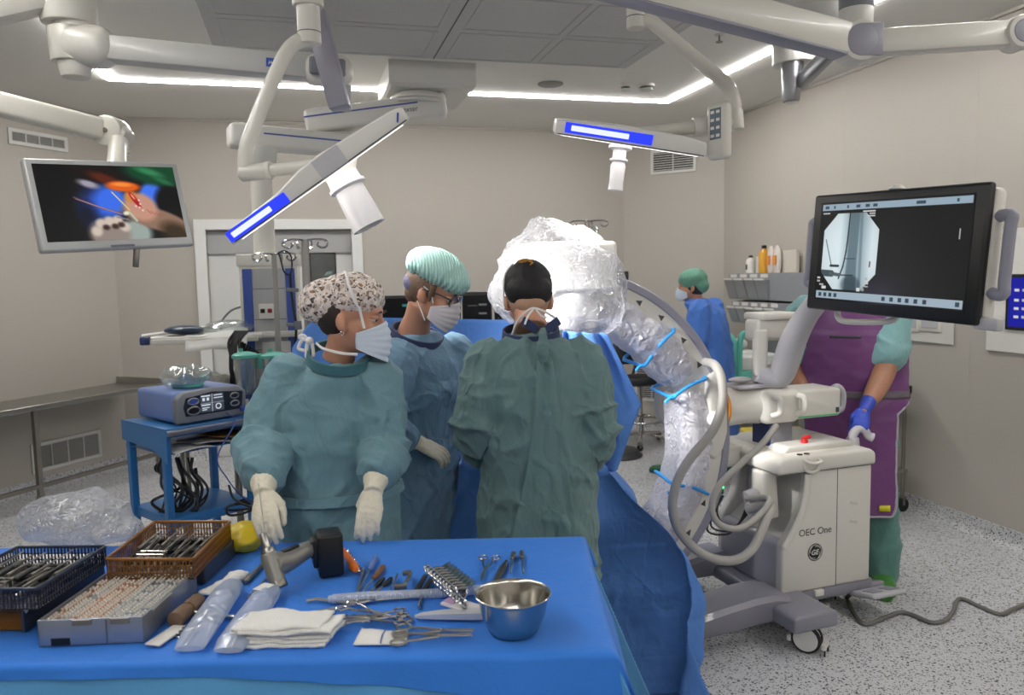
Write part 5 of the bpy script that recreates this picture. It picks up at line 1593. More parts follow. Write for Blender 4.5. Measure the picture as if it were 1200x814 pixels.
def fill(M, w, d, z0, z1, n, lab, grp, seed):
    """instruments lying in a basket: each one a thing"""
    r = random.Random(seed)
    slots = []
    for i in range(n):
        fx = (i + .5) / n
        x = .012 + (w - .024) * fx; y0 = d * r.uniform(.06, .14) + (0 if i % 2 else d * .3); y1 = min(d - .012, y0 + d * r.uniform(.5, .62))
        z = z0 + .012 + (i % 3) * .011
        rr = r.choice([.0028, .0035, .0045])
        t = thing('instrument', lab, 'instrument', M @ V((x, (y0 + y1) / 2, z - rr)), group=grp)
        x2 = x + r.uniform(-.006, .006)
        p, q = M @ V((x, y0, z)), M @ V((x2, y1, z + r.uniform(0, .006)))
        dd = (q - p).normalized()
        mb = MB(); mb.cyl(p, p + dd * (q - p).length * .45, rr * 1.3, rr, 10, .001); mb.build('handle', [M_STEEL, M_BLACK, M_STEELD][i % 3], t)
        mb = MB(); mb.cyl(p + dd * (q - p).length * .45, q, rr * .7, rr * .5, 8)
        if i % 2: mb.box(q, (rr * 3, rr * 3, rr), None, .0005)
        mb.build('shaft', [M_STEEL, M_STEELD, M_STEEL][i % 3], t)
    # black holder bars across
    for k, yy in enumerate((.3, .55, .8)):
        mb = MB(); mb.bx((.008, d * yy - .006, z0 + .0035), (w - .008, d * yy + .006, z0 + .009 + .004 * k), bev=.001, M=M)
        tag(mb.build('holder_bar', M_BLACK, smooth=0), 'black holder bar in the ' + grp.split(' in the ')[1] + (', nearest', ', middle', ', farthest')[k] + ' of three', 'holder', 'holder bars in the ' + grp.split(' in the ')[1])
    for k in range(8):
        x = w * (.3 + .08 * (k % 4)); y = d * (.16 + .08 * (k // 4))
        mb = MB(); mb.box(M @ V((x, y, z0 + .04)), (.016, .008, .006), Matrix.Rotation(CYAW, 3, 'Z') @ Matrix.Rotation(-.6, 3, 'Z'), .001)
        mb.box(M @ V((x, y, z0 + .02)), (.006, .006, .036)); tag(mb.build('peg', M_CHROME, smooth=0), 'short steel peg with a flat head in the ' + grp.split(' in the ')[1], 'peg', 'steel pegs in the ' + grp.split(' in the ')[1])


fill(MAB, wB, dB, za0 + .003, za1, 22, 'slim steel or black instrument lying in the amber basket', 'instruments in the amber basket', 5)
fill(MN, .22, dN, zn0 + .003, zn1, 22, 'slim steel or black instrument lying in the navy basket', 'instruments in the navy basket', 9)

# ---- plastic bag behind the trays
c = PZ(95, 640, ZT + .008)
mb = MB()
mb.ell(c + V((0, 0, .082)), (.145, .10, .075), None, 40, 24); mb.ell(c + U0 * .09 + V((0, 0, .05)), (.085, .08, .045), None, 30, 18)
me = remesh(mb, .008, 2)
displace(me, lambda p, n: .018 * (max(0, 1 - abs(noise.noise(V((p.x * 5 + p.z * 3, p.y * 6, p.z * 7 - p.x * 3)) + V((3, 0, 0)))) * 2.6) - .4) + .007 * (max(0, 1 - abs(noise.noise(V((p.x * 9 - p.z * 9, p.y * 10, p.z * 14)))) * 3) - .4) + .002 * max(0, 1 - abs(noise.noise(p * 40)) * 3))
zmin = min(v.co.z for v in me.vertices)
for v in me.vertices: v.co.z = max(v.co.z, ZT + .006)
M_BAG = film('bag_film', '#f4f4f4', .64, .16, 46, 1.0, .68)
tag(finish(me, 'plastic_bag', M_BAG), 'large crumpled clear plastic bag behind the navy and amber baskets', 'plastic bag')

# yellow bag behind the amber basket
c = PZ(289, 640, ZT + .01)
mb = MB(); mb.ell(c + V((0, 0, .03)), (.055, .07, .036), None, 30, 18); me = remesh(mb, .006, 2)
displace(me, lambda p, n: .010 * ridge(p * 20) + .003 * noise.noise(p * 60))
for v in me.vertices: v.co.z = max(v.co.z, ZT + .005)
tag(finish(me, 'yellow_pouch', mat('yellow_plastic', '#c9b023', .35, var=.08)), 'crumpled yellow plastic pouch beside the amber basket', 'pouch')

# ---- mallet, tied gauze, sleeves, gauze stack
p, q = T(205, 735), T(243, 703)
p.z = q.z = ZT + .020; d = tdir(p, q)
t = thing('mallet', 'brown mallet head with a steel shaft lying beside the screw rack', 'mallet', (p + q) / 2 - V((0, 0, .018)))
mb = MB(); mb.cyl(p, p + d * .05, .019, .019, 24, .005); mb.cyl(p + d * .056, p + d * .105, .019, .019, 24, .005); mb.build('head', mat('mallet_brown', '#6a5442', .5, var=.15, vs=30), t)
mb = MB(); mb.cyl(p + d * .05, p + d * .056, .015, .015, 20); mb.build('collar', mat('brass', '#b08a3c', .3, 1), t)
mb = MB(); sd = V((d.y, -d.x, 0)); a_ = p + d * .053; mb.cyl(a_ + sd * .012 - V((0, 0, .004)), a_ + sd * .11 - V((0, 0, .013)), .005, .005, 12); mb.build('shaft', M_STEEL, t)
p, q = T(178, 758), T(212, 735)
mb = MB(); mb.beam(p + V((0, 0, .004)), q + V((0, 0, .004)), .035, .004, bev=.0015); tag(mb.build('bone_spatula', M_WHITE2), 'flat white spatula lying against the front right of the screw rack', 'spatula')
for k in range(3):
    p = T(214 + 4 * k, 745 - 3 * k); mb = MB(); mb.tube([p + V((.013 * cos(a), .013 * sin(a), .003 + .0022 * k)) for a in [2 * pi * i / 18 for i in range(18)]], .0022, 7, closed=True); mb.tube(catmull([p + F0 * .013 + V((0, 0, .003)), p + F0 * .03 + U0 * .01 + V((0, 0, .003)), p + F0 * .05 + U0 * .03 + V((0, 0, .003))], 5), .002, 7)
    tag(mb.build('hook', M_CHROME), 'small steel ring hook lying in front of the mallet', 'hook', 'ring hooks by the mallet')

# tied gauze
a, k_, b = T(240, 700), T(258, 692), T(286, 676)
mb = MB()
mb.loft([[k_ + (a - k_) * s + V((0, 0, .012)) + tdir(a, b).cross(V((0, 0, 1))) * (w * cos(x)) + V((0, 0, h * sin(x))) for x in [2 * pi * i / 14 for i in range(14)]] for s, w, h in ((1.1, .022, .003), (.8, .018, .006), (.4, .012, .009), (.0, .007, .008))])
mb.loft([[k_ + (b - k_) * s + V((0, 0, .014)) + tdir(a, b).cross(V((0, 0, 1))) * (w * cos(x)) + V((0, 0, h * sin(x))) for x in [2 * pi * i / 14 for i in range(14)]] for s, w, h in ((.0, .007, .008), (.3, .014, .010), (.7, .026, .012), (1.0, .018, .006))])
mb.ell(k_ + V((0, 0, .014)), (.014, .012, .011))
me = remesh(mb, .0035, 2); displace(me, lambda p, n: .003 * ridge(p * 55) + .0015 * noise.noise(p * 120))
for v in me.vertices: v.co.z = max(v.co.z, ZT + .004)
M_GAUZE = cloth('gauze', '#e9e8e4', .9, .03, 60, 160, .5)
tag(finish(me, 'tied_gauze', M_GAUZE), 'white gauze swab tied in a knot beside the steel case', 'gauze')
p, q = T(268, 696), T(326, 634)
p2, q2 = PZ(285, 676, ZT + .012), PZ(312, 655, ZT + .02)
mb = MB(); mb.cyl(PZ(287, 682, ZT + .01), PZ(313, 656, ZT + .01), .007, .005, 14, .001); tag(mb.build('steel_rod', M_STEELD), 'short dark steel rod lying between the tied gauze and the drill', 'rod')
mb = MB(); mb.cyl(PZ(290, 700, ZT + .006), PZ(314, 676, ZT + .006), .0025, .0025, 10); tag(mb.build('drill_pin', M_STEEL), 'thin steel pin lying beside the drill', 'pin')

# clear plastic sleeves
M_SLV = film('sleeve_film', '#dfe9f6', .42, .25, 18, .5, .78)
for i, (a, b, lab) in enumerate((((222, 764), (276, 690), 'long clear plastic sleeve with a rounded end, left of the pair'), ((268, 766), (320, 697), 'long clear plastic sleeve with a rounded end, right of the pair'))):
    pa, pb = T(*a), T(*b); d = tdir(pa, pb); sd = V((d.y, -d.x, 0)); L = (pb - pa).length
    prof = [(0, .030, .006), (.1, .034, .012), (.5, .034, .016), (.8, .032, .019), (.92, .026, .018), (.98, .015, .012), (1.0, .004, .004)]
    mb = MB(); mb.loft([[pa + d * (L * s) + V((0, 0, h + .0035 - .002)) + sd * (w * cos(x)) + V((0, 0, h * sin(x))) for x in [2 * pi * k / 24 for k in range(24)]] for s, w, h in prof])
    tag(mb.build('plastic_sleeve', M_SLV, smooth=60), lab, 'plastic sleeve', 'clear plastic sleeves')
p = T(310, 706); mb = MB(); mb.box(p + V((0, 0, .038)), (.04, .03, .0015), Matrix.Rotation(.9, 3, 'Z')); tag(mb.build('paper_tag', M_PAPER, smooth=0), 'small white paper tag on the right clear plastic sleeve', 'tag')

# gauze stack: folded swabs, each one a thing
c = T(340, 748)
for i in range(6):
    L_, W_2 = .20 - .01 * (i % 3), .085
    zz = ZT + .0045 + .0068 * i
    off = U0 * (.006 * ((i * 37) % 5 - 2)) + F0 * (.004 * ((i * 53) % 4))
    cc = c + off; cc.z = zz
    def f(u, v, i=i, cc=cc, zz=zz, L_=L_, W_2=W_2):
        x = (u - .5) * L_; y = (v - .5) * W_2
        e = max(abs(u - .5), abs(v - .5)) * 2
        return cc + U0 * (x + .012 * (v - .5)) + F0 * y + V((0, 0, .0042 + .0022 * i * exp(-((u - .4) / .3) ** 2) * (1 - abs(2 * v - 1) ** 3) + .003 * sin(u * 7 + i * .5) * sin(v * 4 + i * .3) + .003 * noise.noise(V((u * 5, v * 4, i * .3))) + .0016 * noise.noise(V((u * 14, v * 9, i))) - .0016 * max(0, e - .8) * 5))
    mb = MB(); mb.grid(f, 36, 18)
    o = mb.build('gauze_swab', M_GAUZE, smooth=180, solid=.0058)
    tag(o, 'folded white gauze swab in the stack at the table front, ' + ['lowest', 'second from the bottom', 'third from the bottom', 'third from the top', 'second from the top', 'topmost'][i], 'gauze', 'stacked gauze swabs')
mb = MB(); q = [T(414, 756), T(478, 756), T(476, 742), T(424, 737)]
mb.grid(lambda u, v: (q[0] * (1 - u) + q[1] * u) * (1 - v) + (q[3] * (1 - u) + q[2] * u) * v + V((0, 0, .002 + .0015 * noise.noise(V((u * 6, v * 6, 1))))), 20, 12)
tag(mb.build('gauze_swab', M_GAUZE, smooth=180, solid=.003), 'flat white gauze swab with blue thread under the scissor rings', 'gauze')
mb = MB(); mb.tube(catmull([T(446, 756) + V((0, 0, .005)), T(448, 748) + V((0, 0, .006)), T(452, 739) + V((0, 0, .005))], 5), .0012, 6); tag(mb.build('blue_thread', M_BSTRIPE), 'thin blue marker thread across the flat gauze swab', 'thread')

# ---- surgical drill
M_DRILL = mat('drill_metal', '#83827c', .38, .45, var=.06, vs=20)
db = T(331, 697); Dd = db.dot(F0)
t = thing('surgical_drill', 'grey metal surgical drill with a square black battery pack standing on the blue sheet', 'drill', db)
btm, tp = PD(327, 688, Dd), PD(315, 648, Dd + .03)
btm.z = max(btm.z, ZT + .026)
mb = MB()
mb.cyl(btm, tp, .0195, .022, 28, .004)
bat = PZ(386, 671, ZT + .005); bD = bat.dot(F0)
hs = btm + (tp - btm) * .62; he = PD(372, 640, bD)
mb.tube(catmull([hs, hs + (he - hs) * .3 - V((0, 0, .004)), hs + (he - hs) * .7 + V((0, 0, .002)), he], 6), [.030, .028, .024, .021, .022], 20)
me = remesh(mb, .003, 3); finish(me, 'body', M_DRILL, t)
mb = MB(); d_ = (tp - btm).normalized(); mb.cyl(tp - d_ * .002, tp + d_ * .012, .017, .015, 24, .002); mb.cyl(tp + d_ * .012, tp + d_ * .05, .0105, .009, 20, .002); mb.build('chuck', M_STEEL, t)
mb = MB(); mb.cyl(btm - d_ * .004, btm + d_ * .012, .0205, .0205, 28, .002); mb.build('end_ring', M_STEELD, t)
mb = MB(); c2 = hs + (he - hs) * .35 + V((0, 0, .022)); mb.beam(c2 - (he - hs).normalized() * .02, c2 + (he - hs).normalized() * .03, .014, .01, bev=.003); mb.build('trigger', M_BLACK, t)
Mq = frame((bat.x, bat.y, 0), x=(U0 * .94 + F0 * .34), z=(0, 0, 1))
bz1 = PD(386, 622, bD).z
mb = MB(); mb.bx((-.028, -.036, ZT + .005), (.034, .036, bz1), bev=.008, seg=3, M=Mq); mb.bx((-.040, -.026, ZT + .03), (-.026, .026, bz1 - .012), bev=.004, M=Mq); mb.build('battery_pack', M_BLACK, t)
mb = MB(); mb.bx((-.0455, -.02, bz1 - .06), (-.038, .02, bz1 - .016), bev=.003, M=Mq); mb.build('battery_mount', M_DGREY, t)
mb = MB(); mb.cyl(PD(303, 566, Dd + .16), tp + d_ * .03, .0015, .0018, 8); mb.build('drill_bit', M_STEELD, t)

# ---- hand instruments


def tool(name, label, cat, a, b, hl, hr, sr, hm, sm_, z=.008, tip=None, flat=None):
    pa, pb = T(*a, ZT + z), T(*b, ZT + max(.005, sr + .003)); d = (pb - pa).normalized(); L = (pb - pa).length
    t = thing(name, label, cat, (pa + pb) / 2 - V((0, 0, z - .004)))
    mb = MB()
    n = 9
    pts = [pa + d * (L * hl * i / (n - 1)) for i in range(n)]
    rad = [hr * .55, hr * .95, hr, hr * .9, hr * .97, hr * .9, hr * .95, hr * .8, hr * .5]
    mb.tube(pts, rad, 14, sq=flat); mb.build('handle', hm, t)
    mb = MB(); mb.tube([pa + d * (L * (hl - .03)), pa + d * (L * .9), pb], [sr, sr, sr * .6], 10)
    if tip == 'hook': mb.tube(catmull([pb, pb + d * .006 + V((0, 0, .002)), pb + d * .008 + V((0, 0, .008))], 4), sr * .7, 8)
    if tip == 'blade': mb.beam(pb - d * .02, pb + d * .012, sr * 4, .0015)
    mb.build('shaft', sm_, t)
    return t


M_ORANGE = mat('orange_plastic', '#e0701a', .4, var=.05)
M_BHANDLE = mat('blue_grey_handle', '#5d78b4', .5, var=.05)
M_BROWN = mat('brown_handle', '#6d4a30', .5, var=.15, vs=30)
a, b, c_ = T(401, 646), T(417, 673), T(405, 672)
t = thing('retractor_clip', 'orange wedge-shaped instrument with a steel spring beside the black battery pack', 'instrument', (a + b) / 2)
mb = MB(); mb.loft([[a + (b - a) * s + (U0 * (w * cos(x)) + V((0, 0, .012 + h * sin(x)))) for x in [2 * pi * k / 12 for k in range(12)]] for s, w, h in ((0, .003, .004), (.3, .008, .008), (.7, .013, .010), (.95, .012, .010), (1, .007, .006))]); mb.build('wedge', M_ORANGE, t)
mb = MB(); pts = []
for i in range(60):
    s = i / 59; q = a + (b - a) * (.15 + .95 * s) + U0 * .012; pts.append(q + U0 * (.004 * cos(i * .9)) + V((0, 0, .012 + .004 * sin(i * .9))))
mb.tube(pts, .0014, 6); mb.build('spring', M_CHROME, t)
tool('screwdriver', 'blue-grey handled screwdriver with a thin steel shaft', 'screwdriver', (441, 652), (420, 692), .42, .0085, .0022, M_BHANDLE, M_STEEL, .011)
tool('screwdriver', 'thin steel driver lying between the orange wedge and the blue-grey handle', 'screwdriver', (426, 666), (418, 694), .3, .004, .0022, M_STEEL, M_STEEL, .009)
tool('screwdriver', 'brown handled screwdriver right of the blue-grey one', 'screwdriver', (450, 663), (424, 694), .5, .0085, .0022, M_BROWN, M_STEEL, .011)
tool('elevator', 'black handled instrument with a steel tip, left of the dark pair', 'elevator', (450, 677), (432, 695), .6, .006, .002, M_BLACK, M_STEELD, .009, 'blade')
tool('elevator', 'black handled instrument with a steel tip, right of the dark pair', 'elevator', (459, 677), (441, 693), .6, .006, .002, M_BLACK, M_STEELD, .009, 'blade')
tool('bone_hook', 'thin steel hook with a small round end in front of the dark handles', 'hook', (466, 672), (452, 702), .3, .003, .0018, M_STEEL, M_STEEL, .012, 'hook')
# double-ended retractor (S shape)
pts = [T(472, 678) + V((0, 0, .014)), T(482, 677) + V((0, 0, .014)), T(478, 686) + V((0, 0, .016)), T(474, 693) + V((0, 0, .014)), T(462, 694) + V((0, 0, .014))]
mb = MB()
for a, b in zip(pts, pts[1:]): mb.beam(a, b, .009, .003, bev=.0008)
mb.beam(pts[0], pts[1], .014, .009, bev=.001); mb.beam(pts[3] + U0 * .006, pts[4], .012, .012, bev=.001)
tag(mb.build('retractor', M_STEELD), 'bent steel double-ended retractor lying across the clear ribbed roll', 'retractor')
for i, (a, b) in enumerate((((499, 674), (488, 692)), ((509, 673), (497, 691)))):
    pa, pb = T(*a, ZT + .014), T(*b, ZT + .016)
    t = thing('clip_forceps', 'black clip with a shiny end on the ribbed roll, ' + ('left', 'right')[i] + ' of the pair', 'clip', (pa + pb) / 2 - V((0, 0, .01)))
    mb = MB(); mb.beam(pa, pb, .012, .008, bev=.002); mb.build('body', M_BLACK, t)
    mb = MB(); d = (pb - pa).normalized(); mb.beam(pb, pb + d * .012, .012, .007, bev=.002); mb.build('jaw', M_CHROME, t)
# clear ribbed roll
pa, pb = T(385, 702, ZT + .012), T(574, 690, ZT + .012)
d = (pb - pa).normalized(); L = (pb - pa).length; n = 150
mb = MB(); mb.tube([pa + d * (L * i / n) + V((0, 0, .0015 * sin(i * .05))) for i in range(n + 1)], [(.0125 if i % 2 else .0108) * (1 if 3 < i < n - 3 else .8) for i in range(n + 1)], 14, sq=(.85, 1.3))
tag(mb.build('ribbed_roll', film('roll_film', '#dde8fa', .28, .25, 40, .2, .8), smooth=60), 'long clear ribbed plastic roll that props up the instruments', 'roll')


def ring_tool(name, label, cat, M, L=.15, ring=.013, r=.0022, group=None, open_=.0, blades=False):
    """scissor-type instrument lying in local xy, rings at -x end, tip at +x"""
    t = thing(name, label, cat, M=M, group=group)
    for s in (-1, 1):
        y0 = s * (.017 + open_)
        mb = MB(); c = V((-L * .55, y0, 0))
        mb.tube([c + V((ring * 1.15 * cos(a), ring * .85 * sin(a), 0)) for a in [2 * pi * i / 20 for i in range(20)]], r, 8, closed=True)
        mb.tube(catmull([c + V((ring * 1.1, -s * .004, 0)), V((-L * .25, s * .010, .001 * s)), V((0, 0, .001 * s)), V((L * .25, -s * (.002 + open_ * .5), .001 * s)), V((L * .45, -s * (.0012 + open_), .0))], 5), [r * 1.1, r * 1.2, r * 1.4, r * 1.2, r * .6], 8)
        mb.build('arm', M_CHROME if not blades else M_STEEL, t, local=True)
    mb = MB(); mb.cyl((0, 0, -.004), (0, 0, .004), .0035, .0035, 12, .0008); mb.build('pivot', M_CHROME, t, local=True)
    return t


# bundle of ring-handled clamps
base = None
for i in range(9):
    p = T(519 + 3.6 * i, 671 + 2.9 * i, ZT + .024)
    x = (V((.92, -.05, -.0)) if False else (F0 * .5 - U0 * .72 + V((0, 0, -.35)))).normalized()
    M = frame(p + U0 * .0 + V((0, 0, .012)), x=-x * -1 if False else (F0 * .80 + U0 * .25 + V((0, 0, -.06 - .005 * (i % 3)))), z=(U0 * .75 + V((0, 0, .66)) - F0 * .1))
    lab = 'steel ring-handled clamp in the fanned bundle on the ribbed roll'
    if base is None: base = ring_tool('artery_clamp', lab, 'clamp', M, .13, .0135, .0031, 'bundle of ring-handled clamps')
    else: dup(base, M, lab, 'bundle of ring-handled clamps')
# needle holder with rings up right
p0, p1 = T(574, 654), T(562, 688)
ring_tool('needle_holder', 'steel needle holder with two finger rings lying alone near the basin', 'needle holder', frame((p0 + p1) / 2 + V((0, 0, .006)), x=tdir(p0, p1), z=(0, 0, 1)), .155, .012, .0024)
for i, (a, b, lab) in enumerate((((594, 658), (579, 686), 'dark slim tweezers pointing up behind the basin'),)):
    pa, pb = T(*a), T(*b); d = tdir(pa, pb); sd = V((d.y, -d.x, 0)); L = (pb - pa).length
    mb = MB()
    for s in (-1, 1):
        mb.loft([[pa + d * (L * k) + sd * (s * o + w * cx_) + V((0, 0, .0035 + .002 * cz)) for cx_, cz in ((-1, -1), (1, -1), (1, 1), (-1, 1))] for k, o, w in ((0, .0015, .0012), (.3, .005, .004), (.7, .004, .0045), (1, .0006, .004))])
    tag(mb.build('tweezers', M_DGREY), lab, 'tweezers')
for i, (a, b) in enumerate((((602, 647), (598, 671)), ((611, 646), (613, 671)))):
    pa, pb = T(*a, ZT + .012), T(*b, ZT + .012)
    t = thing('towel_clip', 'dark metal clip at the right back of the sheet, ' + ('left', 'right')[i] + ' of the pair', 'clip', (pa + pb) / 2 - V((0, 0, .008)))
    d = (pb - pa).normalized()
    mb = MB(); mb.beam(pa, pa + d * .045, .012, .008, bev=.002); mb.build('body', M_STEELD, t)
    mb = MB(); mb.beam(pa + d * .045, pb, .005, .005, bev=.001); mb.build('point', M_STEEL, t)
# long retractor
pts = [T(359, 706), T(372, 704), T(404, 708), T(432, 706), T(450, 704), T(494, 701), T(491, 714)]
mb = MB(); mb.tube([p + V((0, 0, .005)) for p in pts], .0042, 8); mb.tube([p + V((0, 0, .006)) for p in (T(357, 722), T(385, 717), T(412, 711), T(445, 704))], .004, 8)
mb.box(pts[3] + V((.01, 0, .008)), (.012, .014, .01), None, .002)
tag(mb.build('long_retractor', M_STEEL), 'long steel retractor frame with a bent end lying across the front of the table', 'retractor')
# pile of forceps
for i, (a, b) in enumerate((((400, 727), (462, 722)), ((408, 732), (466, 728)), ((396, 736), (470, 733)), ((418, 722), (452, 731)))):
    pa, pb = T(*a), T(*b)
    M = frame((pa + pb) / 2 + V((0, 0, .006 + .005 * i)), x=(tdir(pa, pb) * (1 if i % 2 else -1)), z=(0, 0, 1))
    ring_tool('forceps', ['steel forceps lying in the pile by the gauze stack, farthest back', 'steel forceps in the middle of the pile by the gauze stack', 'steel forceps at the front of the pile by the gauze stack', 'short steel forceps lying across the top of the pile by the gauze stack'][i], 'forceps', M, .125, .011, .0024, 'pile of forceps', .002)
pts = [T(456, 727), T(478, 725), T(482, 730), T(470, 731)]
mb = MB(); mb.tube(catmull([p + V((0, 0, .006)) for p in pts], 6), .003, 8); tag(mb.build('curved_hook', M_STEELD), 'curved steel hook at the right end of the forceps pile', 'hook')
# scissors
for i, (a, b, lab, op) in enumerate((((478, 742), (557, 741), 'steel scissors pointing right at the front of the table, upper of the pair', .003), ((474, 752), (556, 748), 'steel scissors pointing right at the front of the table, lower of the pair', .004))):
    pa, pb = T(*a), T(*b)
    ring_tool('scissors', lab, 'scissors', frame((pa + pb) / 2 + V((0, 0, .006 + .004 * i)), x=tdir(pa, pb), z=(0, 0, 1)), .15, .014, .0026, 'scissors at the front', op, True)
# white packet and scalpel handle
pa, pb = T(523, 712), T(562, 722)
t = thing('packet', 'white and lilac packet leaning on the scalpel holder beside the basin', 'packet', (pa + pb) / 2)
mb = MB(); mb.beam(pa + V((0, 0, .018)), pb + V((0, 0, .012)), .045, .006, bev=.002); mb.build('sleeve', mat('packet_white', '#e2dde0', .5, var=.06), t, smooth=0)
mb = MB(); mb.beam(pa + V((0, 0, .0215)) + (pb - pa) * .02, pa + V((0, 0, .0205)) + (pb - pa) * .3, .03, .001); mb.build('lilac_print', mat('packet_lilac', '#c9a9d0', .5), t, smooth=0)
pa, pb = T(486, 725), T(566, 724)
mb = MB(); d = tdir(pa, pb); L = (pb - pa).length
sd = V((d.y, -d.x, 0))
mb.loft([[pa + d * (L * s) + sd * (w * cx_) + V((0, 0, .0035 + h * (cz + 1))) for cx_, cz in ((-1, -1), (1, -1), (1, 1), (-1, 1))] for s, w, h in ((0, .003, .002), (.1, .008, .004), (.4, .012, .006), (.8, .016, .007), (1, .016, .007))])
tag(mb.build('needle_counter', mat('satin_white', '#d5d6da', .3, .3)), 'flat silver-white handle lying left of the basin', 'handle')

# ---- steel basin
c = T(602, 738)
M_BASIN = mat('basin_steel', '#bdbab3', .16, 1, var=.04)
mb = MB(); r = .079; hb_ = .078
mb.lathe([(0, 0), (.047, 0), (.052, .003), (.066, .035), (.0745, hb_ - .004), (.0765, hb_ - .001), (.0795, hb_ + .001), (.080, hb_ + .0035), (.0785, hb_ + .0045), (.0745, hb_ + .002), (.072, hb_ - .005), (.0635, .036), (.05, .0055), (.046, .0035), (0, .003)], Matrix.Translation(c), 56)
tag(mb.build('basin', M_BASIN, smooth=60), 'round polished steel basin at the right front of the instrument table', 'basin')
# ---------------------------------------------------------------- mobile X-ray C-arm
M_BODY = mat('machine_white', '#d3d0c8', .38, var=.015, coat=.15)
M_BODY2 = mat('machine_white_shade', '#c6c4be', .4, var=.02)
M_LEGG = mat('machine_lilac_grey', '#83828d', .38, var=.04, coat=.1)
M_NOSE = mat('machine_nose_grey', '#9a99a1', .35, var=.04, coat=.2)
M_ORING = mat('orange_ring', '#c9822c', .4)
M_HOSE = mat('hose_grey', '#a9a6a0', .45, var=.05)
M_FILM = film('sterile_film', '#f6f7fb', .74, .14, 26, 1.0, .6)
M_FILM2 = film('sleeve_wrap_film', '#f1f1f8', .52, .22, 26, .9, .8)
M_BTIE = mat('blue_tie', '#2f95dc', .4)
MM = frame((2.036, 3.061, 0), x=(.997, .077, 0), z=(0, 0, 1))
RX = Matrix(((1, 0, 0, 0), (0, 0, -1, 0), (0, 1, 0, 0), (0, 0, 0, 1)))      # (x,z,-y) profile to upright
t = thing('mobile_x_ray_machine', 'white mobile X-ray machine with a curved C-shaped arm, hoses and a big monitor', 'X-ray machine', MM @ V((.28, .26, 0)))
XR = t


def side(poly, y0, y1, name, m, bev=.012, parent=None, seg=3):
    """profile in machine x,z extruded from y0 to y1"""
    mb = MB(); mb.prism(poly, -y1, -y0, MM @ RX, bev, seg)
    return mb.build(name, m, parent or t, smooth=30)


# base
side([(-.03, .11), (-.03, .175), (.60, .175), (.60, .11)], .0, .52, 'base_plate', M_LEGG, .02)
p = MB()
yl, yh = -.12, .16


def leg(xs, y0, y1, name):
    # arched leg: list of (x, ztop)
    rings = []
    for x, zt_, zb_ in xs:
        rings.append([MM @ V(q) for q in ((x, y0 + .015, zb_), (x, y1 - .015, zb_), (x, y1, zb_ + .02), (x, y1, zt_ - .02), (x, y1 - .02, zt_), (x, y0 + .02, zt_), (x, y0, zt_ - .02), (x, y0, zb_ + .02))])
    mb = MB(); mb.loft(rings); return mb.build(name, M_LEGG, t, smooth=40)


l1 = leg([(.03, .205, .11), (-.05, .222, .10), (-.15, .22, .10), (-.3, .205, .09), (-.48, .18, .085), (-.66, .165, .085), (-.72, .15, .10)], -.10, .12, 'front_leg')
leg([(.05, .24, .12), (-.08, .235, .12), (-.2, .215, .12)], .42, .60, 'front_leg')
side([(-.075, .11), (-.075, .175), (-.05, .185), (.14, .185), (.165, .175), (.165, .11)], -.245, .02, 'side_foot', M_LEGG, .022)
for (x, y, r_) in ((.03, -.2, .064), (-.66, -.005, .042), (-.14, .51, .052), (.5, .26, .05), (.3, .1, .05)):
    c = MM @ V((x, y, 0)); s = MM.to_3x3() @ V((1, 0, 0)); s = (s * .80 + (MM.to_3x3() @ V((0, 1, 0))) * .6).normalized(); dr = V((-s.y, s.x, 0))
    mb = MB()
    for k in (-1, 1): mb.cyl(c + s * (k * .008) + V((0, 0, r_)), c + s * (k * .026) + V((0, 0, r_)), r_, r_, 26, .006)
    w = mb.build('castor', M_RUBBER, t)
    mb = MB(); mb.cyl(c - s * .03 + V((0, 0, r_)), c - s * .027 + V((0, 0, r_)), r_ * .82, r_ * .8, 24); mb.cyl(c - s * .008 + V((0, 0, r_)), c + s * .008 + V((0, 0, r_)), r_ * .9, r_ * .9, 20); mb.cyl(c + V((0, 0, r_)), c + V((0, 0, r_ * 2.1)), .018, .018, 14); mb.build('hub', M_WHITE2, w)
    mb = MB(); mb.beam(c - dr * .075 + V((0, 0, .045)) - s * .03, c - dr * .075 + V((0, 0, .045)) + s * .045, .02, .03, bev=.006); mb.build('cable_guard', M_WHITE2, w); mb = MB(); mb.beam(c + dr * .072 + V((0, 0, .055)) - s * .03, c + dr * .072 + V((0, 0, .055)) + s * .01, .02, .03, bev=.006); mb.build('cable_guard', M_WHITE2, w)
    for k in (-.025, .04):
        mb = MB(); mb.cyl(c - dr * .08 + s * k + V((0, 0, .006)), c - dr * .08 + s * k + V((0, 0, .035)), .004, .004, 8); mb.build('guard_pin', M_BLACK, w)
# body
side([(.05, .172), (.05, .40), (.09, .455), (.135, .52), (.17, .60), (.185, .68), (.19, .745), (.565, .745), (.565, .172)], -.004, .05, 'side_cover', M_BODY, .012)
side([(.06, .172), (.06, .405), (.19, .50), (.2, .745), (.56, .745), (.56, .172)], .045, .47, 'nose_cover', M_BODY2, .02)
side([(.045, .172), (.045, .41), (.10, .43), (.10, .172)], .03, .485, 'nose_panel', M_NOSE, .02)
side([(.055, .172), (.055, .43), (.12, .52), (.165, .68), (.175, .745), (.565, .745), (.565, .172)], .465, .52, 'side_cover', M_BODY, .012)
side([(.02, .74), (.02, .80), (.05, .822), (.55, .822), (.585, .80), (.585, .74)], -.012, .53, 'top_cover', M_BODY, .018)
side([(.10, .815), (.14, .85), (.50, .85), (.54, .815)], .07, .46, 'top_tray', M_BODY2, .012)
mb = MB(); mb.bx((.358, -.006, .175), (.360, -.0035, .745), M=MM); mb.bx((.02, -.0135, .744), (.58, -.011, .747), M=MM); mb.build('panel_seam', M_GAP, t, smooth=0)
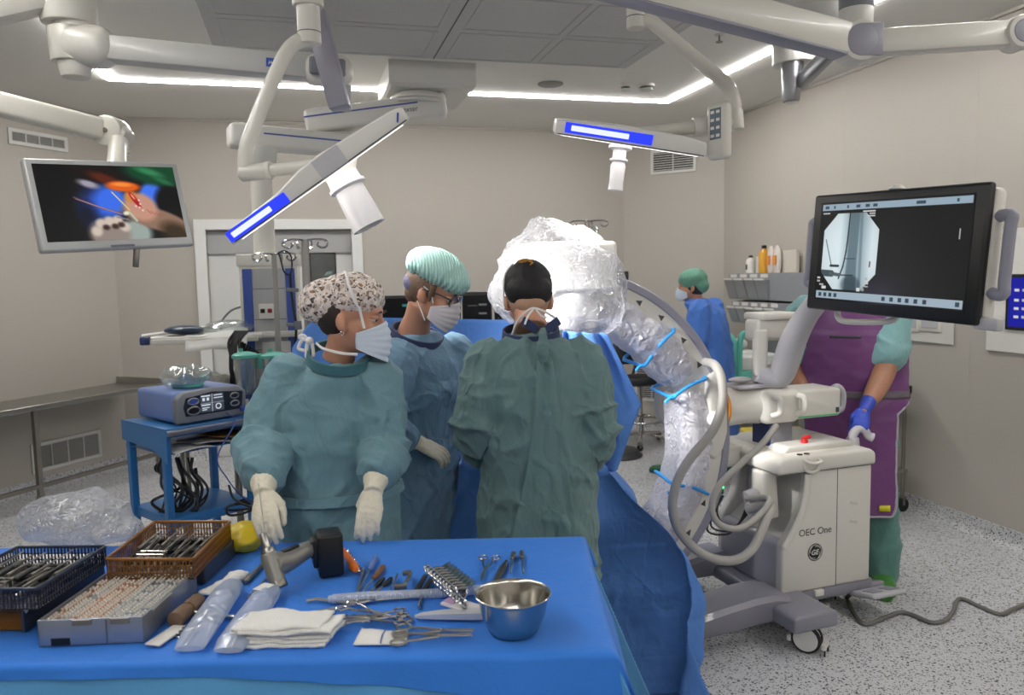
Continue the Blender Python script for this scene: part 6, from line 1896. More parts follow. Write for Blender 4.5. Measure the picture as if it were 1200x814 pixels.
# curved raised fender rib beside the nose
pts = [MM @ V(q) for q in ((.06, -.004, .40), (.10, -.006, .46), (.145, -.008, .54), (.175, -.008, .63), (.185, -.008, .735))]
mb = MB(); mb.tube(catmull(pts, 6), .018, 10, sq=(1, .6)); mb.build('fender_rib', M_BODY, t)
# connector block with hose sockets
side([(.02, .50), (.02, .735), (.10, .735), (.12, .50)], .10, .20, 'connector_block', M_BODY, .015)
for z, y in ((.615, .15), (.565, .13)):
    mb = MB(); mb.cyl(MM @ V((.02, y, z)), MM @ V((-.04, y, z - .01)), .034, .032, 22, .004); mb.build('hose_socket', M_LGREY, t)
# recess marks, buttons, key switch
mb = MB(); q = MM @ V((.27, .12, .85)); mb.cyl(q, q + V((0, 0, .02)), .018, .014, 18); mb.beam(q + V((-.01, 0, .02)), q + V((.03, -.005, .03)), .014, .02, bev=.004); mb.build('emergency_switch', mat('switch_red', '#c02626', .35), t)
for x in (.16, .2):
    mb = MB(); q = MM @ V((x, .02, .822)); mb.cyl(q, q + V((0, 0, .004)), .013, .013, 16); mb.build('port', M_BLACK, t)
mb = MB(); mb.tube(catmull([MM @ V(q) for q in ((.16, -.012, .80), (.165, -.035, .795), (.2, -.04, .79), (.235, -.035, .795), (.24, -.012, .80))], 5) + [], .008, 10)
mb.tube(catmull([MM @ V(q) for q in ((.16, -.014, .80), (.163, -.02, .76), (.2, -.024, .745), (.237, -.02, .76), (.24, -.014, .80))], 5), .008, 10); mb.build('cable_hook', M_BODY, t)
for z in (.565, .475):
    mb = MB(); mb.box((.46, -.0045, z), (.045, .004, .014), Matrix.Rotation(.2, 3, 'Y'), .002, 1, MM); mb.build('grip_slot', M_BODY2, t, smooth=0)
mb = MB(); mb.box((.26, -.0045, .155), (.05, .02, .03), None, .004, 2, MM); mb.build('outlet', M_WHITE, t)
# handles at the rear
q = MM @ V((.56, .12, .82))
mb = MB(); mb.cyl(q - V((0, 0, .06)), q + V((0, 0, .03)), .036, .03, 22, .006); mb.build('handle_post', M_LGREY, t)
mb = MB(); mb.tube(catmull([q + V((-.005, 0, -.02)), q + V((.0, 0, .04)), q + V((.025, -.005, .072)), q + V((.06, -.01, .062)), q + V((.08, -.012, .035)), q + V((.10, -.02, .025))], 6), [.022, .022, .021, .02, .02, .022], 14); mb.build('push_handle', M_LGREY, t)
HANDLE = q + V((.04, -.006, .072))
# foot pedal
q = MM @ V((.60, -.05, .13))
mb = MB(); Mp = MM @ Matrix.Translation((.56, -.06, .13)) @ Matrix.Rotation(-.25, 4, 'X')
mb.box((0, 0, 0), (.2, .16, .026), None, .012, 3, Mp); pd = mb.build('foot_pedal', M_LGREY, t)
for x in (-.045, .05):
    mb = MB(); mb.box((x, -.02, .0145), (.06, .07, .004), None, .001, 1, Mp); mb.build('pedal_pad', M_LILAC, pd, smooth=0)
mb = MB(); mb.box((0, .11, .02), (.22, .1, .03), None, .012, 3, Mp); mb.build('pedal_mount', M_LEGG, t)
# lettering and round emblem
Tx = MM @ Matrix.Translation((.235, -.0052, .455)) @ Matrix.Rotation(pi / 2, 4, 'X')
text_part('lettering', 'OEC One', .046, Tx, M_DGREY, t)
Te = MM @ Matrix.Translation((.235, -.0048, .355)) @ Matrix.Rotation(pi / 2, 4, 'X')
mb = MB(); mb.lathe([(0, 0), (.042, 0), (.042, .0008), (0, .0008)], Te, 40); em = mb.build('emblem', M_BLACK, t, smooth=0)
mb = MB(); mb.tube([Te @ V((.036 * cos(a), .036 * sin(a), .0009)) for a in [2 * pi * i / 40 for i in range(40)]], .0012, 6, closed=True)
for k in range(4):
    a0 = k * pi / 2 + .5
    mb.tube([Te @ V(((.034 - .007 * s) * cos(a0 + s * 1.1), (.034 - .007 * s) * sin(a0 + s * 1.1), .0009)) for s in [i / 10 for i in range(11)]], .0014, 6)
mb.build('emblem_swirls', M_WHITE, em)
Tg = Te @ Matrix.Translation((0, -.001, .0009)) @ Matrix(((1, .22, 0, 0), (0, 1, 0, 0), (0, 0, 1, 0), (0, 0, 0, 1)))
text_part('monogram', 'GE', .034, Tg, M_WHITE, em, .0003, .0008)

# column, hub and beam
yb, zbm = .255, 1.03
mb = MB(); mb.box((.19, yb, .89), (.12, .15, .15), None, .008, 2, MM); mb.build('lift_column', M_MGREY, t)
mb = MB(); mb.box((.125, yb, .89), (.012, .13, .15), None, .003, 1, MM); mb.build('column_strip', M_NAVY, t)
mb = MB(); mb.bx((.06, yb - .115, zbm - .085), (.27, yb + .115, zbm + .08), bev=.035, seg=4, M=MM); mb.build('hub', M_BODY, t)
mb = MB(); mb.bx((.25, yb - .1, zbm - .075), (.52, yb + .1, zbm + .065), bev=.018, seg=3, M=MM); bm_ = mb.build('beam', M_BODY, t)
mb = MB(); mb.bx((.255, yb - .1015, zbm - .068), (.50, yb - .0995, zbm - .06), M=MM); mb.build('green_scale', mat('scale_green', '#57b078', .5), bm_, smooth=0)
mb = MB(); mb.bx((.485, yb - .1018, zbm - .055), (.505, yb - .0998, zbm - .03), M=MM); mb.build('warning_mark', M_DGREY, bm_, smooth=0)
for x in (.1, .24):
    mb = MB(); mb.tube(catmull([MM @ V((x, yb - .118, zbm + .05)), MM @ V((x + .015, yb - .15, zbm + .04)), MM @ V((x + .015, yb - .15, zbm - .02)), MM @ V((x - .005, yb - .118, zbm - .04))], 5), .014, 10); mb.build('grab_handle', M_BODY, t)
mb = MB(); mb.tube(catmull([MM @ V(q) for q in ((.5, yb - .03, zbm + .02), (.55, yb - .03, zbm + .055), (.585, yb - .03, zbm + .02), (.58, yb - .03, zbm - .05), (.545, yb - .03, zbm - .06))], 6), .02, 12); mb.build('loop_handle', M_LGREY, t)
mb = MB(); a, b = MM @ V((-.13, yb, zbm)), MM @ V((.09, yb, zbm)); mb.tube([a, a + (b - a) * .3, a + (b - a) * .7, b], [.10, .092, .088, .095], 36); mb.build('rotation_sleeve', M_BODY, t)
mb = MB(); q = MM @ V((-.135, yb, zbm)); d = (b - a).normalized(); mb.cyl(q, q + d * .016, .104, .104, 40, .002); mb.build('orange_ring', M_ORING, t)
mb = MB(); mb.bx((-.06, yb - .07, zbm + .085), (.14, yb + .07, zbm + .105), bev=.012, M=MM); mb.ell(MM @ V((-.0, yb, zbm + .125)), (.06, .04, .014)); mb.build('top_clamp', M_LGREY, t)
# carriage holding the C
side([(-.25, zbm - .2), (-.25, zbm + .16), (-.2, zbm + .2), (-.14, zbm + .12), (-.135, zbm - .1), (-.16, zbm - .18), (-.2, zbm - .23)], yb - .105, yb + .105, 'carriage', M_BODY, .02)
q = MM @ V((-.22, yb - .108, zbm - .03))
mb = MB(); mb.cyl(q + F0 * .01, q - F0 * .03, .035, .033, 24, .006); mb.build('lock_knob', M_WHITE, t)

# the C itself
CC = V((1.10, 3.30, .90)); RO, RI, HW = .785, .625, .085


def arc_ring(a, ro, ri, hw, bev=.02):
    e = V((cos(a), 0, sin(a)))
    return [CC + e * r_ + V((0, y, 0)) for r_, y in ((ri, -hw + bev), (ri, hw - bev), (ri + bev, hw), (ro - bev, hw), (ro, hw - bev), (ro, -hw + bev), (ro - bev, -hw), (ri + bev, -hw))]


AA = [radians(-80 + i * 3.0) for i in range(56)]
mb = MB(); mb.loft([arc_ring(a, RO, RI, HW) for a in AA]); c_arc = mb.build('c_arc', M_BODY, t, smooth=40)
mb = MB(); mb.loft([arc_ring(a, RO + .018, RO - .022, HW + .006, .006) for a in AA[2:]]); mb.build('rim', M_LILAC, c_arc, smooth=40)
for deg in (62, 52, 40, 29, 12, -24, -36):
    e = V((cos(radians(deg)), 0, sin(radians(deg)))); tn = V((-e.z, 0, e.x)); c = CC + e * (RO - .052) + V((0, -HW - .0008, 0))
    mb = MB(); mb.add([c + tn * .016, c - tn * .014 + e * .014, c - tn * .014 - e * .014, c + tn * .016 + V((0, .002, 0)), c - tn * .014 + e * .014 + V((0, .002, 0)), c - tn * .014 - e * .014 + V((0, .002, 0))], [(0, 1, 2), (3, 5, 4), (0, 3, 4, 1), (1, 4, 5, 2), (2, 5, 3, 0)]); mb.build('arrow_mark', M_DGREY, c_arc, smooth=0)
mb = MB(); mb.bx((CC.x - .17, 3.10, 1.60), (CC.x + .20, 3.50, 1.815), bev=.02, seg=3); mb.cyl((CC.x, 3.3, 1.44), (CC.x, 3.3, 1.605), .17, .19, 40, .01); mb.build('detector', M_WHITE, t)
mb = MB(); mb.bx((CC.x - .15, 3.16, .07), (CC.x + .3, 3.44, .27), bev=.04, seg=3); mb.cyl((CC.x, 3.3, .26), (CC.x, 3.3, .34), .1, .08, 28); mb.build('x_ray_tube', M_BODY, t)

# hoses
H1 = [(826, 424, 3.5), (838, 428, 3.44), (846, 446, 3.38), (846, 475, 3.33), (835, 505, 3.3), (812, 533, 3.28), (795, 560, 3.27), (788, 592, 3.27), (796, 622, 3.27), (822, 648, 3.27), (855, 657, 3.28), (880, 645, 3.3), (895, 615, 3.36), (903, 592, 3.45)]
mb = MB(); pts = [PD(*q) for q in H1]; pts.append(MM @ V((-.035, .13, .555))); mb.tube(catmull(pts, 6), .020, 16); mb.build('hose', M_HOSE, t)
H2 = [(910, 498, 3.45), (893, 520, 3.4), (866, 545, 3.36), (842, 570, 3.34), (834, 595, 3.33), (843, 614, 3.33), (866, 619, 3.34), (888, 605, 3.38), (902, 585, 3.45)]
mb = MB(); pts = [PD(*q) for q in H2]; pts.append(MM @ V((-.035, .15, .605))); mb.tube(catmull(pts, 6), .0145, 14); mb.build('hose', M_HOSE, t)
mb = MB(); mb.tube(catmull([PD(q[0], q[1], 3.95) for q in ((782, 426), (776, 445), (772, 468), (774, 487), (785, 490), (800, 487))], 7), .024, 12); mb.build('rear_hose', M_HOSE, t)
# small service box with cables behind the hoses
q = MM @ V((-.02, .36, .62))
mb = MB(); mb.bx((-.10, .28, .72), (.05, .46, .82), bev=.02, seg=3, M=MM); mb.build('connector_box', M_BODY, t)
mb = MB(); mb.bx((-.13, .30, .56), (-.06, .42, .69), bev=.012, M=MM); sb = mb.build('supply_unit', M_LGREY, t)
mb = MB(); mb.bx((-.075, .294, .59), (-.062, .3, .66), bev=.002, M=MM); mb.build('status_panel', mat('panel_green', '#3f7a5c', .5), sb, smooth=0)
mb = MB(); c = MM @ V((-.07, .2925, .625)); mb.ell(c, .006, None, 10, 6); mb.build('status_light', emitter('green_light', '#3cff8c', 5), sb)
for k in range(4):
    pts = [MM @ V(q) for q in ((-.09 + .01 * k, .30, .58), (-.12 - .02 * k, .26, .50 - .02 * k), (-.10, .22, .46 - .015 * k), (-.05, .2, .46), (-.0 + .01 * k, .2, .54), (.02, .19, .62))]
    mb = MB(); mb.tube(catmull(pts, 6), .005, 7); mb.build('lead', M_DGREY, t)

# monitor arm and monitor
hp = MM @ V((.15, yb, zbm + .07))
mb = MB(); mb.cyl(hp, hp + V((0, 0, .13)), .065, .055, 28, .008); mb.cyl(hp + V((.07, 0, -.02)), hp + V((.07, 0, .09)), .04, .035, 22, .008); mb.build('monitor_post', M_BODY, t)
D_ = 3.72
arm = [PD(886, 437, D_), PD(912, 442, D_), PD(921, 425, D_ - .05), PD(930, 398, D_ - .12), PD(945, 370, D_ - .25), PD(965, 345, D_ - .42)]
mb = MB(); mb.tube(catmull(arm, 6), [.045, .055, .06, .058, .05, .045], 16, sq=(1, 1.15)); mb.build('swing_arm', M_LGREY, t)
mb = MB(); mb.beam(PD(890, 440, D_), PD(891, 385, D_), .06, .07, up=F0, bev=.015, seg=3); mb.bx((.06, yb - .06, 1.34), (.25, yb + .06, 1.445), bev=.02, seg=3, M=MM); mb.bx((.07, yb - .08, 1.44), (.28, yb + .08, 1.475), bev=.012, M=MM); mb.build('support_bracket', M_BODY, t)
MV = Matrix.Translation((2.077, 2.416, 1.73)) @ rotm(-1.468, -.048, .042).to_4x4()
mw, mh = .78, .46
mb = MB(); mb.box((0, .0, 0), (mw, .03, mh), None, .012, 3, MV); hs_ = mb.build('monitor', M_BLACK, t)
mb = MB(); mb.box((0.02, .035, 0), (mw * .97, .05, mh * .93), None, .02, 3, MV); mb.box((0, .075, -.02), (.24, .05, .22), None, .02, 3, MV); mb.cyl(MV @ V((0, 0.01, mh / 2)), MV @ V((0, 0.01, mh / 2 + .018)), .03, .02, 20, .004); mb.build('back_shell', M_BODY, t)
e1 = MV @ V((-.02, .1, -.06))
mb = MB(); mb.tube(catmull([arm[-1], arm[-1] * .5 + e1 * .5 + V((.03, 0, .02)), e1], 6), .04, 14); mb.build('tilt_arm', M_LGREY, t)
for s in (-1, 1):
    mb = MB(); x = s * (mw / 2 + .046)
    mb.tube(catmull([MV @ V(q) for q in ((s * (mw / 2 - .01), .03, .12), (x, .03, .125), (x, .03, .08), (x, .03, -.08), (x, .03, -.125), (s * (mw / 2 - .01), .03, -.12))], 4), .020, 12, sq=(1, .8)); mb.build('monitor_handle', M_LILAC, t)
mb = MB(); mb.bx((mw / 2 - .03, .0, -mh / 2 - .012), (mw / 2 + .06, .04, -mh / 2 + .03), bev=.01, M=MV); mb.build('bottom_bracket', M_LGREY, t)
mb = MB(); mb.tube(catmull([MV @ V(q) for q in ((-.27, .04, -.22), (-.27, .05, -.26), (-.22, .055, -.27), (-.02, .055, -.25), (.02, .05, -.21))], 5), .012, 10); mb.build('lower_handle', M_BODY, t)
# screen picture: one round-cornered X-ray view, tool bars above and below
W_, H_ = 300, 176
yy, xx = np.mgrid[0:H_, 0:W_]; u = xx / (W_ - 1); v = yy / (H_ - 1); AS = W_ / H_
img = np.zeros((H_, W_, 3)) + np.array([.03, .034, .042])
img += np.exp(-(((u - .48) * 1.6) ** 2 + ((v - .92) * 1.3) ** 2) / .06)[..., None] * np.array([.16, .15, .2])
img[4:15, 4:-4] = (.58, .66, .72); img[-17:-4, 4:-4] = (.62, .69, .74)
cx, cy = .24, .50
X_ = (u - cx) * AS; Y_ = v - cy
hx, hy, ch = .345, .385, .56
m = (np.abs(X_) < hx) & (np.abs(Y_) < hy) & (np.abs(X_) + np.abs(Y_) < ch)
pic = np.zeros_like(img) + np.array([.87, .93, .95])
pic *= (1 - .1 * np.clip((X_ ** 2 + Y_ ** 2) / .2, 0, 1))[..., None]


def shade(pic, mask, k): return pic * (1 - mask[..., None] * (1 - np.array(k)))


xc = .05 - .12 * np.clip(Y_ + .1, 0, 1)            # leg axis
leg_ = np.clip(1 - np.abs(X_ - .075) / .20, 0, 1)
pic = shade(pic, np.clip(leg_ * 1.6, 0, 1), (.68, .73, .75))
bone = np.clip((.062 + .05 * np.clip(Y_ - .1, 0, 1) - np.abs(X_ - .045)) / .012, 0, 1)
pic = shade(pic, bone, (.66, .70, .72))
bone2 = np.clip((.022 - np.abs(X_ - .145 - .05 * Y_)) / .01, 0, 1); pic = shade(pic, bone2, (.78, .80, .82))
edge = np.clip((.006 - np.abs(np.abs(X_ - .045) - .06 - .05 * np.clip(Y_ - .1, 0, 1))) / .006, 0, 1); pic = shade(pic, edge * .6, (.5, .54, .56))
foot = np.clip((.14 - np.hypot(X_ - .05, (Y_ - .33) * 1.3)) / .04, 0, 1); pic = shade(pic, foot, (.62, .66, .68))


def ln(pic, pts, w, col):
    for (x0, y0), (x1, y1) in zip(pts, pts[1:]):
        dx, dy = x1 - x0, y1 - y0; L2 = dx * dx + dy * dy
        tt = np.clip(((X_ - x0) * dx + (Y_ - y0) * dy) / L2, 0, 1)
        d = np.hypot(X_ - x0 - tt * dx, Y_ - y0 - tt * dy); k = np.clip((w - d) / .005, 0, 1)[..., None]
        pic = pic * (1 - k) + np.array(col) * k
    return pic


dk = (.13, .17, .2)
pic = ln(pic, [(-.02, -.40), (-.025, -.15), (-.035, .0), (-.06, .15), (-.105, .27)], .011, dk)
pic = ln(pic, [(-.035, .07), (.085, .07)], .006, dk)
pic = ln(pic, [(-.12, .235), (.07, .235)], .009, dk)
pic = ln(pic, [(-.31, -.12), (-.215, .135)], .008, (.3, .36, .4)); pic = ln(pic, [(-.225, .145), (-.12, .145)], .014, dk)
pic = ln(pic, [(-.33, .22), (-.2, .225)], .036, (.25, .31, .33)); pic = ln(pic, [(-.22, .225), (-.1, .235)], .02, (.3, .36, .38))
img = np.where(m[..., None], pic, img)
for (r0, r1, c0, c1, k) in ((19, 21, 6, 22, .8), (18, 20, 96, 122, .85), (22, 24, 110, 122, .8), (26, 28, 106, 122, .8), (134, 137, 4, 11, .8), (140, 143, 4, 11, .7), (146, 149, 10, 20, .7), (150, 155, 16, 26, .85), (150, 156, 96, 103, .85), (132, 136, 112, 118, .7), (140, 143, 114, 120, .8), (146, 148, 112, 120, .7), (150, 155, 106, 112, .6), (52, 68, 279, 281, .7)):
    img[r0:r1, c0:c1] = k
for c in (10, 22, 34, 46, 150, 166, 182, 196, 212, 228, 284): img[-14:-7, c:c + 7] = (.2, .25, .3)
for c in (10, 30, 60, 80, 100, 116, 200, 208, 270): img[7:12, c:c + (9 if c % 3 else 4)] = (.2, .27, .33)
img[104:114, 118:121] = (.45, .25, .25)
screen('screen', np.clip(img, 0, 1), .685, .385, MV @ Matrix.Translation((.0, -.0165, .004)), t, .95)

# mains cable on the floor
pts = [PZ(*q, .011) for q in ((992, 700), (1003, 722), (1016, 731), (1040, 722), (1056, 717), (1072, 721), (1092, 729), (1108, 726), (1117, 716), (1122, 703), (1130, 702), (1150, 711), (1172, 719), (1188, 713), (1215, 702))]
mb = MB(); mb.tube([MM @ V((.5, .02, .12))] + catmull(pts, 7), .010, 8)
tag(mb.build('floor_cable', mat('cable_grey', '#6d6c68', .5)), 'grey mains cable winding over the floor at the right', 'cable')

# ---- clear sterile covers
mb = MB()
c = PD(652, 330, 3.42)
mb.ell(c + V((0, 0, .02)), (.265, .27, .215), None, 48, 28); mb.ell(c + U0 * .10 - V((0, 0, .06)), (.19, .22, .18), None, 36, 20); mb.ell(c - U0 * .14 + V((0, 0, -.04)), (.16, .2, .15), None, 36, 20); mb.ell(c + V((-.02, 0, .20)), (.10, .1, .06), None, 24, 14)
me = remesh(mb, .013, 2)
displace(me, lambda p, n: .034 * (max(0, 1 - abs(noise.noise(p * 4.2 + V((1, 5, 2)))) * 2.2) - .4) + .022 * (max(0, 1 - abs(noise.noise(p * 8 + V((4, 1, 2)))) * 2.6) - .4) + .006 * max(0, 1 - abs(noise.noise(p * 21)) * 3))
tag(finish(me, 'detector_cover', M_FILM), 'big crumpled clear plastic cover over the X-ray head', 'plastic cover')


def sleeve(label, a0, a1, ro, ri, hw, seed, n=46):
    rings = []
    for i in range(n + 1):
        a = radians(a0 + (a1 - a0) * i / n); e = V((cos(a), 0, sin(a)))
        r_ = []
        for k in range(30):
            b = 2 * pi * k / 30
            rr = (ro + ri) / 2 + (ro - ri) / 2 * max(-1, min(1, 1.25 * cos(b))); y = hw * max(-1, min(1, 1.25 * sin(b)))
            p = CC + e * rr + V((0, y, 0))
            pin = 1 - .28 * (1 - min(1, min(i, n - i) / 5)) 
            q = CC + e * ((ro + ri) / 2)
            p = q + (p - q) * pin
            w = .5 + .5 * sin(pi * i / n)
            p += (p - q).normalized() * (w * (.016 * ridge(p * 9 + V((seed, 0, 0))) + .008 * ridge(p * 24) + (.03 if cos(b) < -.2 else .004)))
            r_.append(p)
        rings.append(r_)
    mb = MB(); mb.loft(rings, cap=False)
    return tag(mb.build('arm_sleeve', M_FILM2, smooth=180, recalc=False), label, 'plastic cover')


sleeve('wrinkled clear plastic sleeve around the upper part of the curved arm', 76, 26, RO - .075, RI - .06, HW + .020, 2)
sleeve('wrinkled clear plastic sleeve around the lower part of the curved arm', 22, -50, RO - .075, RI - .045, HW + .020, 5)
for deg, lb, ex in ((46, 'blue tie band around the plastic sleeve near the top of the curved arm', .03), (24, 'blue tie band around the plastic sleeve halfway up the curved arm', 0), (-20, 'blue tie band around the plastic sleeve low on the curved arm', 0)):
    a = radians(deg); e = V((cos(a), 0, sin(a))); tn = V((-e.z, 0, e.x)); pts = []
    for k in range(28):
        b = 2 * pi * k / 28
        rr = (RO - .055 + RI - .085) / 2 + .096 * max(-1, min(1, 1.3 * cos(b))) - (ex if cos(b) < 0 else 0); y = (HW + .036) * max(-1, min(1, 1.3 * sin(b)))
        pts.append(CC + e * rr + V((0, y, 0)) + tn * (.006 * sin(3 * b)))
    mb = MB(); mb.tube(pts, .008, 8, closed=True)
    q = pts[18]; mb.tube(catmull([q, q + V((-.02, -.015, -.012)), q + V((-.045, -.02, -.01)), q + V((-.06, -.01, -.03))], 4), .006, 7)
    tag(mb.build('tie_band', M_BTIE), lb, 'tie band')

# ---------------------------------------------------------------- operating table and its drapes
ob = PD(698, 545, 2.98); ob.z = 0
MO = frame(ob, x=U0, z=(0, 0, 1)); OD, OL, OZ = .84, .50, .945
t = thing('operating_table', 'operating table hidden under long blue drapes', 'table', MO @ V((-.27, .48, 0)))
mb = MB(); mb.bx((-OL + .03, .05, OZ - .12), (-.03, OD - .04, OZ - .04), bev=.03, seg=3, M=MO); mb.build('mattress', M_BLACK, t)
mb = MB(); mb.bx((-OL + .03, .05, OZ - .17), (-.03, OD - .04, OZ - .12), bev=.006, M=MO); mb.build('tabletop', M_STEEL, t, smooth=0)
mb = MB(); mb.bx((-.40, .60, .16), (-.26, .78, OZ - .17), bev=.01, M=MO); mb.build('column', M_STEEL, t)
mb = MB(); mb.bx((-.46, .58, .0), (-.24, .82, .16), bev=.02, M=MO); mb.build('base', M_MGREY, t)


def odrape(u, v):
    a = -OL - .9 + u * (OL + .9 + 1.0); b = v * (1.0 + OD + .7) - 1.0
    xa, yb_ = min(max(a, -OL), 0), min(max(b, 0), OD)
    ox = max(0, a) * .90 if a > 0 else max(0, -OL - a) * .8
    oy = max(0, -b) * .88 if b < 0 else max(0, b - OD) * .8
    dz = max(ox, oy) + .06 * min(ox, oy)
    hump = .09 * exp(-((xa + .25) / .13) ** 2) * min(1, yb_ / .3) * (1 - min(1, dz * 4))
    amp = .07 * min(1, dz / .35)
    f1 = sin(yb_ * 17 + 1.1 + dz * 1.6) + .55 * (1 - 2 * abs(sin(yb_ * 14 - dz * 2.2 + 1))); f2 = sin(xa * 13 + dz * 1.5) + .55 * (1 - 2 * abs(sin(xa * 17 + 2 - dz)))
    s = 1 if a > 0 else -1
    hx = (ox > 0) * (.015 + .47 * (dz if a > 0 else dz * .1) * (.55 + .45 * cos(dz * 1.6)) + amp * f1 * (1 if a > 0 else .25))
    hy = (oy > 0) * (.012 + .05 * dz + amp * .55 * f2)
    if ox > 0 and oy > 0: hx += .10 * min(ox, oy) * sin(9 * min(ox, oy)); hy += .14 * min(ox, oy)
    q_ = V((xa * 3.2, yb_ * 3.2, dz * 1.8)); cr_ = max(0, 1 - abs(noise.noise(q_ + V((dz * .8, 2, 0)))) * 3) ** 1.5 * .05 * min(1, dz / .2) + max(0, 1 - abs(noise.noise(q_ * 1.9 + V((5, dz, 0)))) * 3.4) * .018
    fm = -.005 * exp(-(((dz + .1) % .27 - .13) / .012) ** 2)
    hx += (ox > 0) * (cr_ + fm); hy += (oy > 0) * (cr_ + fm)
    x = xa + s * hx; y = yb_ + (-hy if b < 0 else hy)
    z = OZ + hump - dz + .004 * noise.noise(V((xa * 9, yb_ * 9, 0)))
    lim = .012 + .02 * (noise.noise(V((a * 8, b * 8, 3))) + 1)
    if z < lim:
        over = lim - z; z = lim
        x += s * .5 * over * (ox > 0)
    return MO @ V((x, y, z))


mb = MB(); mb.grid(odrape, 150, 150)
me_o = mb.build('operating_drape', M_DRAPE, smooth=180, solid=.003)
tag(me_o, 'long blue drape over the operating table falling in folds to the floor', 'drape')
# hanging drape wing beside the man seen from behind
w0, w1, w2, w3 = PD(660, 388, 3.12), PD(711, 391, 3.06), PD(752, 474, 3.0), PD(722, 548, 3.0)
w4, w5 = PD(664, 560, 3.12), PD(655, 470, 3.14)


def wing(u, v):
    L = w0.lerp(w5, v * 2) if v < .5 else w5.lerp(w4, v * 2 - 1)
    R = w1.lerp(w2, v * 2) if v < .5 else w2.lerp(w3, v * 2 - 1)
    p = L.lerp(R, u)
    return p + F0 * (.03 * sin(u * 8 + 3 * v) * (.3 + v) + .02 * sin(u * 17 - 4 * v)) + V((0, 0, .0))


mb = MB(); mb.grid(wing, 40, 50); tag(mb.build('drape_wing', M_DRAPE, smooth=180, solid=.003), 'pointed blue drape corner hanging below the plastic-wrapped X-ray head', 'drape')

# ---------------------------------------------------------------- surgical lamp beams
lampB_d = (PD(690, 392, 3.3) - lampL_c).normalized()
for nm, c, d, e, ang in (('lamp_beam', lampL_c, lampL_d, 170, 1.12), ('lamp_beam', lampL_c, lampB_d, 400, .36), ('lamp_beam', lampR_c, lampR_d, 170, .6)):
    l = bpy.data.lights.new(nm, 'SPOT'); l.energy = e; l.spot_size = ang; l.spot_blend = .75; l.shadow_soft_size = .10; l.color = (1, .97, .94)
    o = bpy.data.objects.new(nm, l); COL.objects.link(o); o.location = c + d * .09
    o.rotation_euler = d.to_track_quat('-Z', 'Y').to_euler()
# ---------------------------------------------------------------- people
M_SKIN = mat('skin', '#c39077', .5, var=.08, vs=14, sss=.12)
M_SKIN2 = mat('skin_tan', '#a97a60', .55, var=.12, vs=30, sss=.08, bump=.15, bs=120)
M_GLOVE = mat('latex_glove', '#d9d3bf', .5, var=.04, vs=20, bump=.35, bs=55, sss=.03)
M_BGLOVE = mat('nitrile_glove', '#2b45b0', .45, var=.06, bump=.3, bs=50)
M_GOWN = cloth('teal_gown', '#6b8e98', .8, .05, 8, 19, .55, (1, 1, .55), .1, crumple=.9)
M_GOWN2 = cloth('blue_teal_gown', '#7091aa', .8, .05, 8, 19, .55, (1, 1, .55), .1, crumple=.9)
M_GOWN3 = cloth('green_teal_gown', '#627d7e', .8, .05, 8, 19, .55, (1, 1, .5), .1, crumple=.9)
M_CUFF = cloth('knit_cuff', '#4d7f8c', .9, .05, 60, 160, .3)
M_COLLAR = cloth('collar_teal', '#3f6d76', .85, .05, 40, 120, .2)
M_COLLARN = cloth('collar_navy', '#2f3a5c', .85, .05, 40, 120, .2)
M_MASK = cloth('mask_paper', '#cfdbe8', .8, .02, 30, 90, .25, (1, 1, 3))
M_STRAP = mat('strap_white', '#e6e4e4', .7)
M_HAIRD = mat('hair_dark', '#2c211c', .6, var=.3, vs=120, bump=.5, bs=200)
M_HAIRG = mat('hair_brown_grey', '#6d5646', .6, var=.3, vs=120, bump=.5, bs=200)
M_EYE = mat('eye_white', '#cdc3ba', .2)
M_IRIS = mat('iris', '#2e2622', .1)


def hframe(c, face, up=(0, 0, 1), roll=0):
    f = V(face).normalized(); u = V(up); u = (u - f * u.dot(f)).normalized()
    M = Matrix((f.cross(u), f, u)).transposed().to_4x4(); M.translation = V(c)
    return M @ Matrix.Rotation(roll, 4, 'Y')


def add_head(mb, M, neck, nk=1.0):
    def e(c, r, R=None): 
        s = MB(); s.ell(c, r, R, 28, 18); mb.add(s.v, s.f, M)
    e((0, -.012, .036), (.075, .094, .084)); e((0, .022, -.035), (.059, .068, .078)); e((0, .062, -.092), (.026, .024, .022))
    e((0, .030, -.075), (.046, .052, .036)); e((0, .074, .022), (.048, .020, .018))
    for s in (-1, 1):
        e((s * .040, .060, -.028), (.024, .024, .024)); e((s * .078, -.010, -.022), (.009, .0165, .027), Matrix.Rotation(.25, 3, 'X')); e((s * .073, .0, -.038), (.011, .011, .012))
    t_ = MB(); t_.tube([V((0, .084, .012)), V((0, .096, -.012)), V((0, .107, -.036)), V((0, .094, -.046))], [.009, .011, .014, .009], 12)
    for s in (-1, 1): t_.ell((s * .011, .093, -.042), (.009, .011, .008))
    t_.ell((0, .088, -.066), (.022, .010, .0065)); t_.ell((0, .086, -.076), (.020, .010, .006))
    mb.add(t_.v, t_.f, M)
    a = M @ V((0, -.02, -.05)); mb.tube([a, a.lerp(V(neck), .5), V(neck)], [.054 * nk, .051 * nk, .062 * nk], 20)


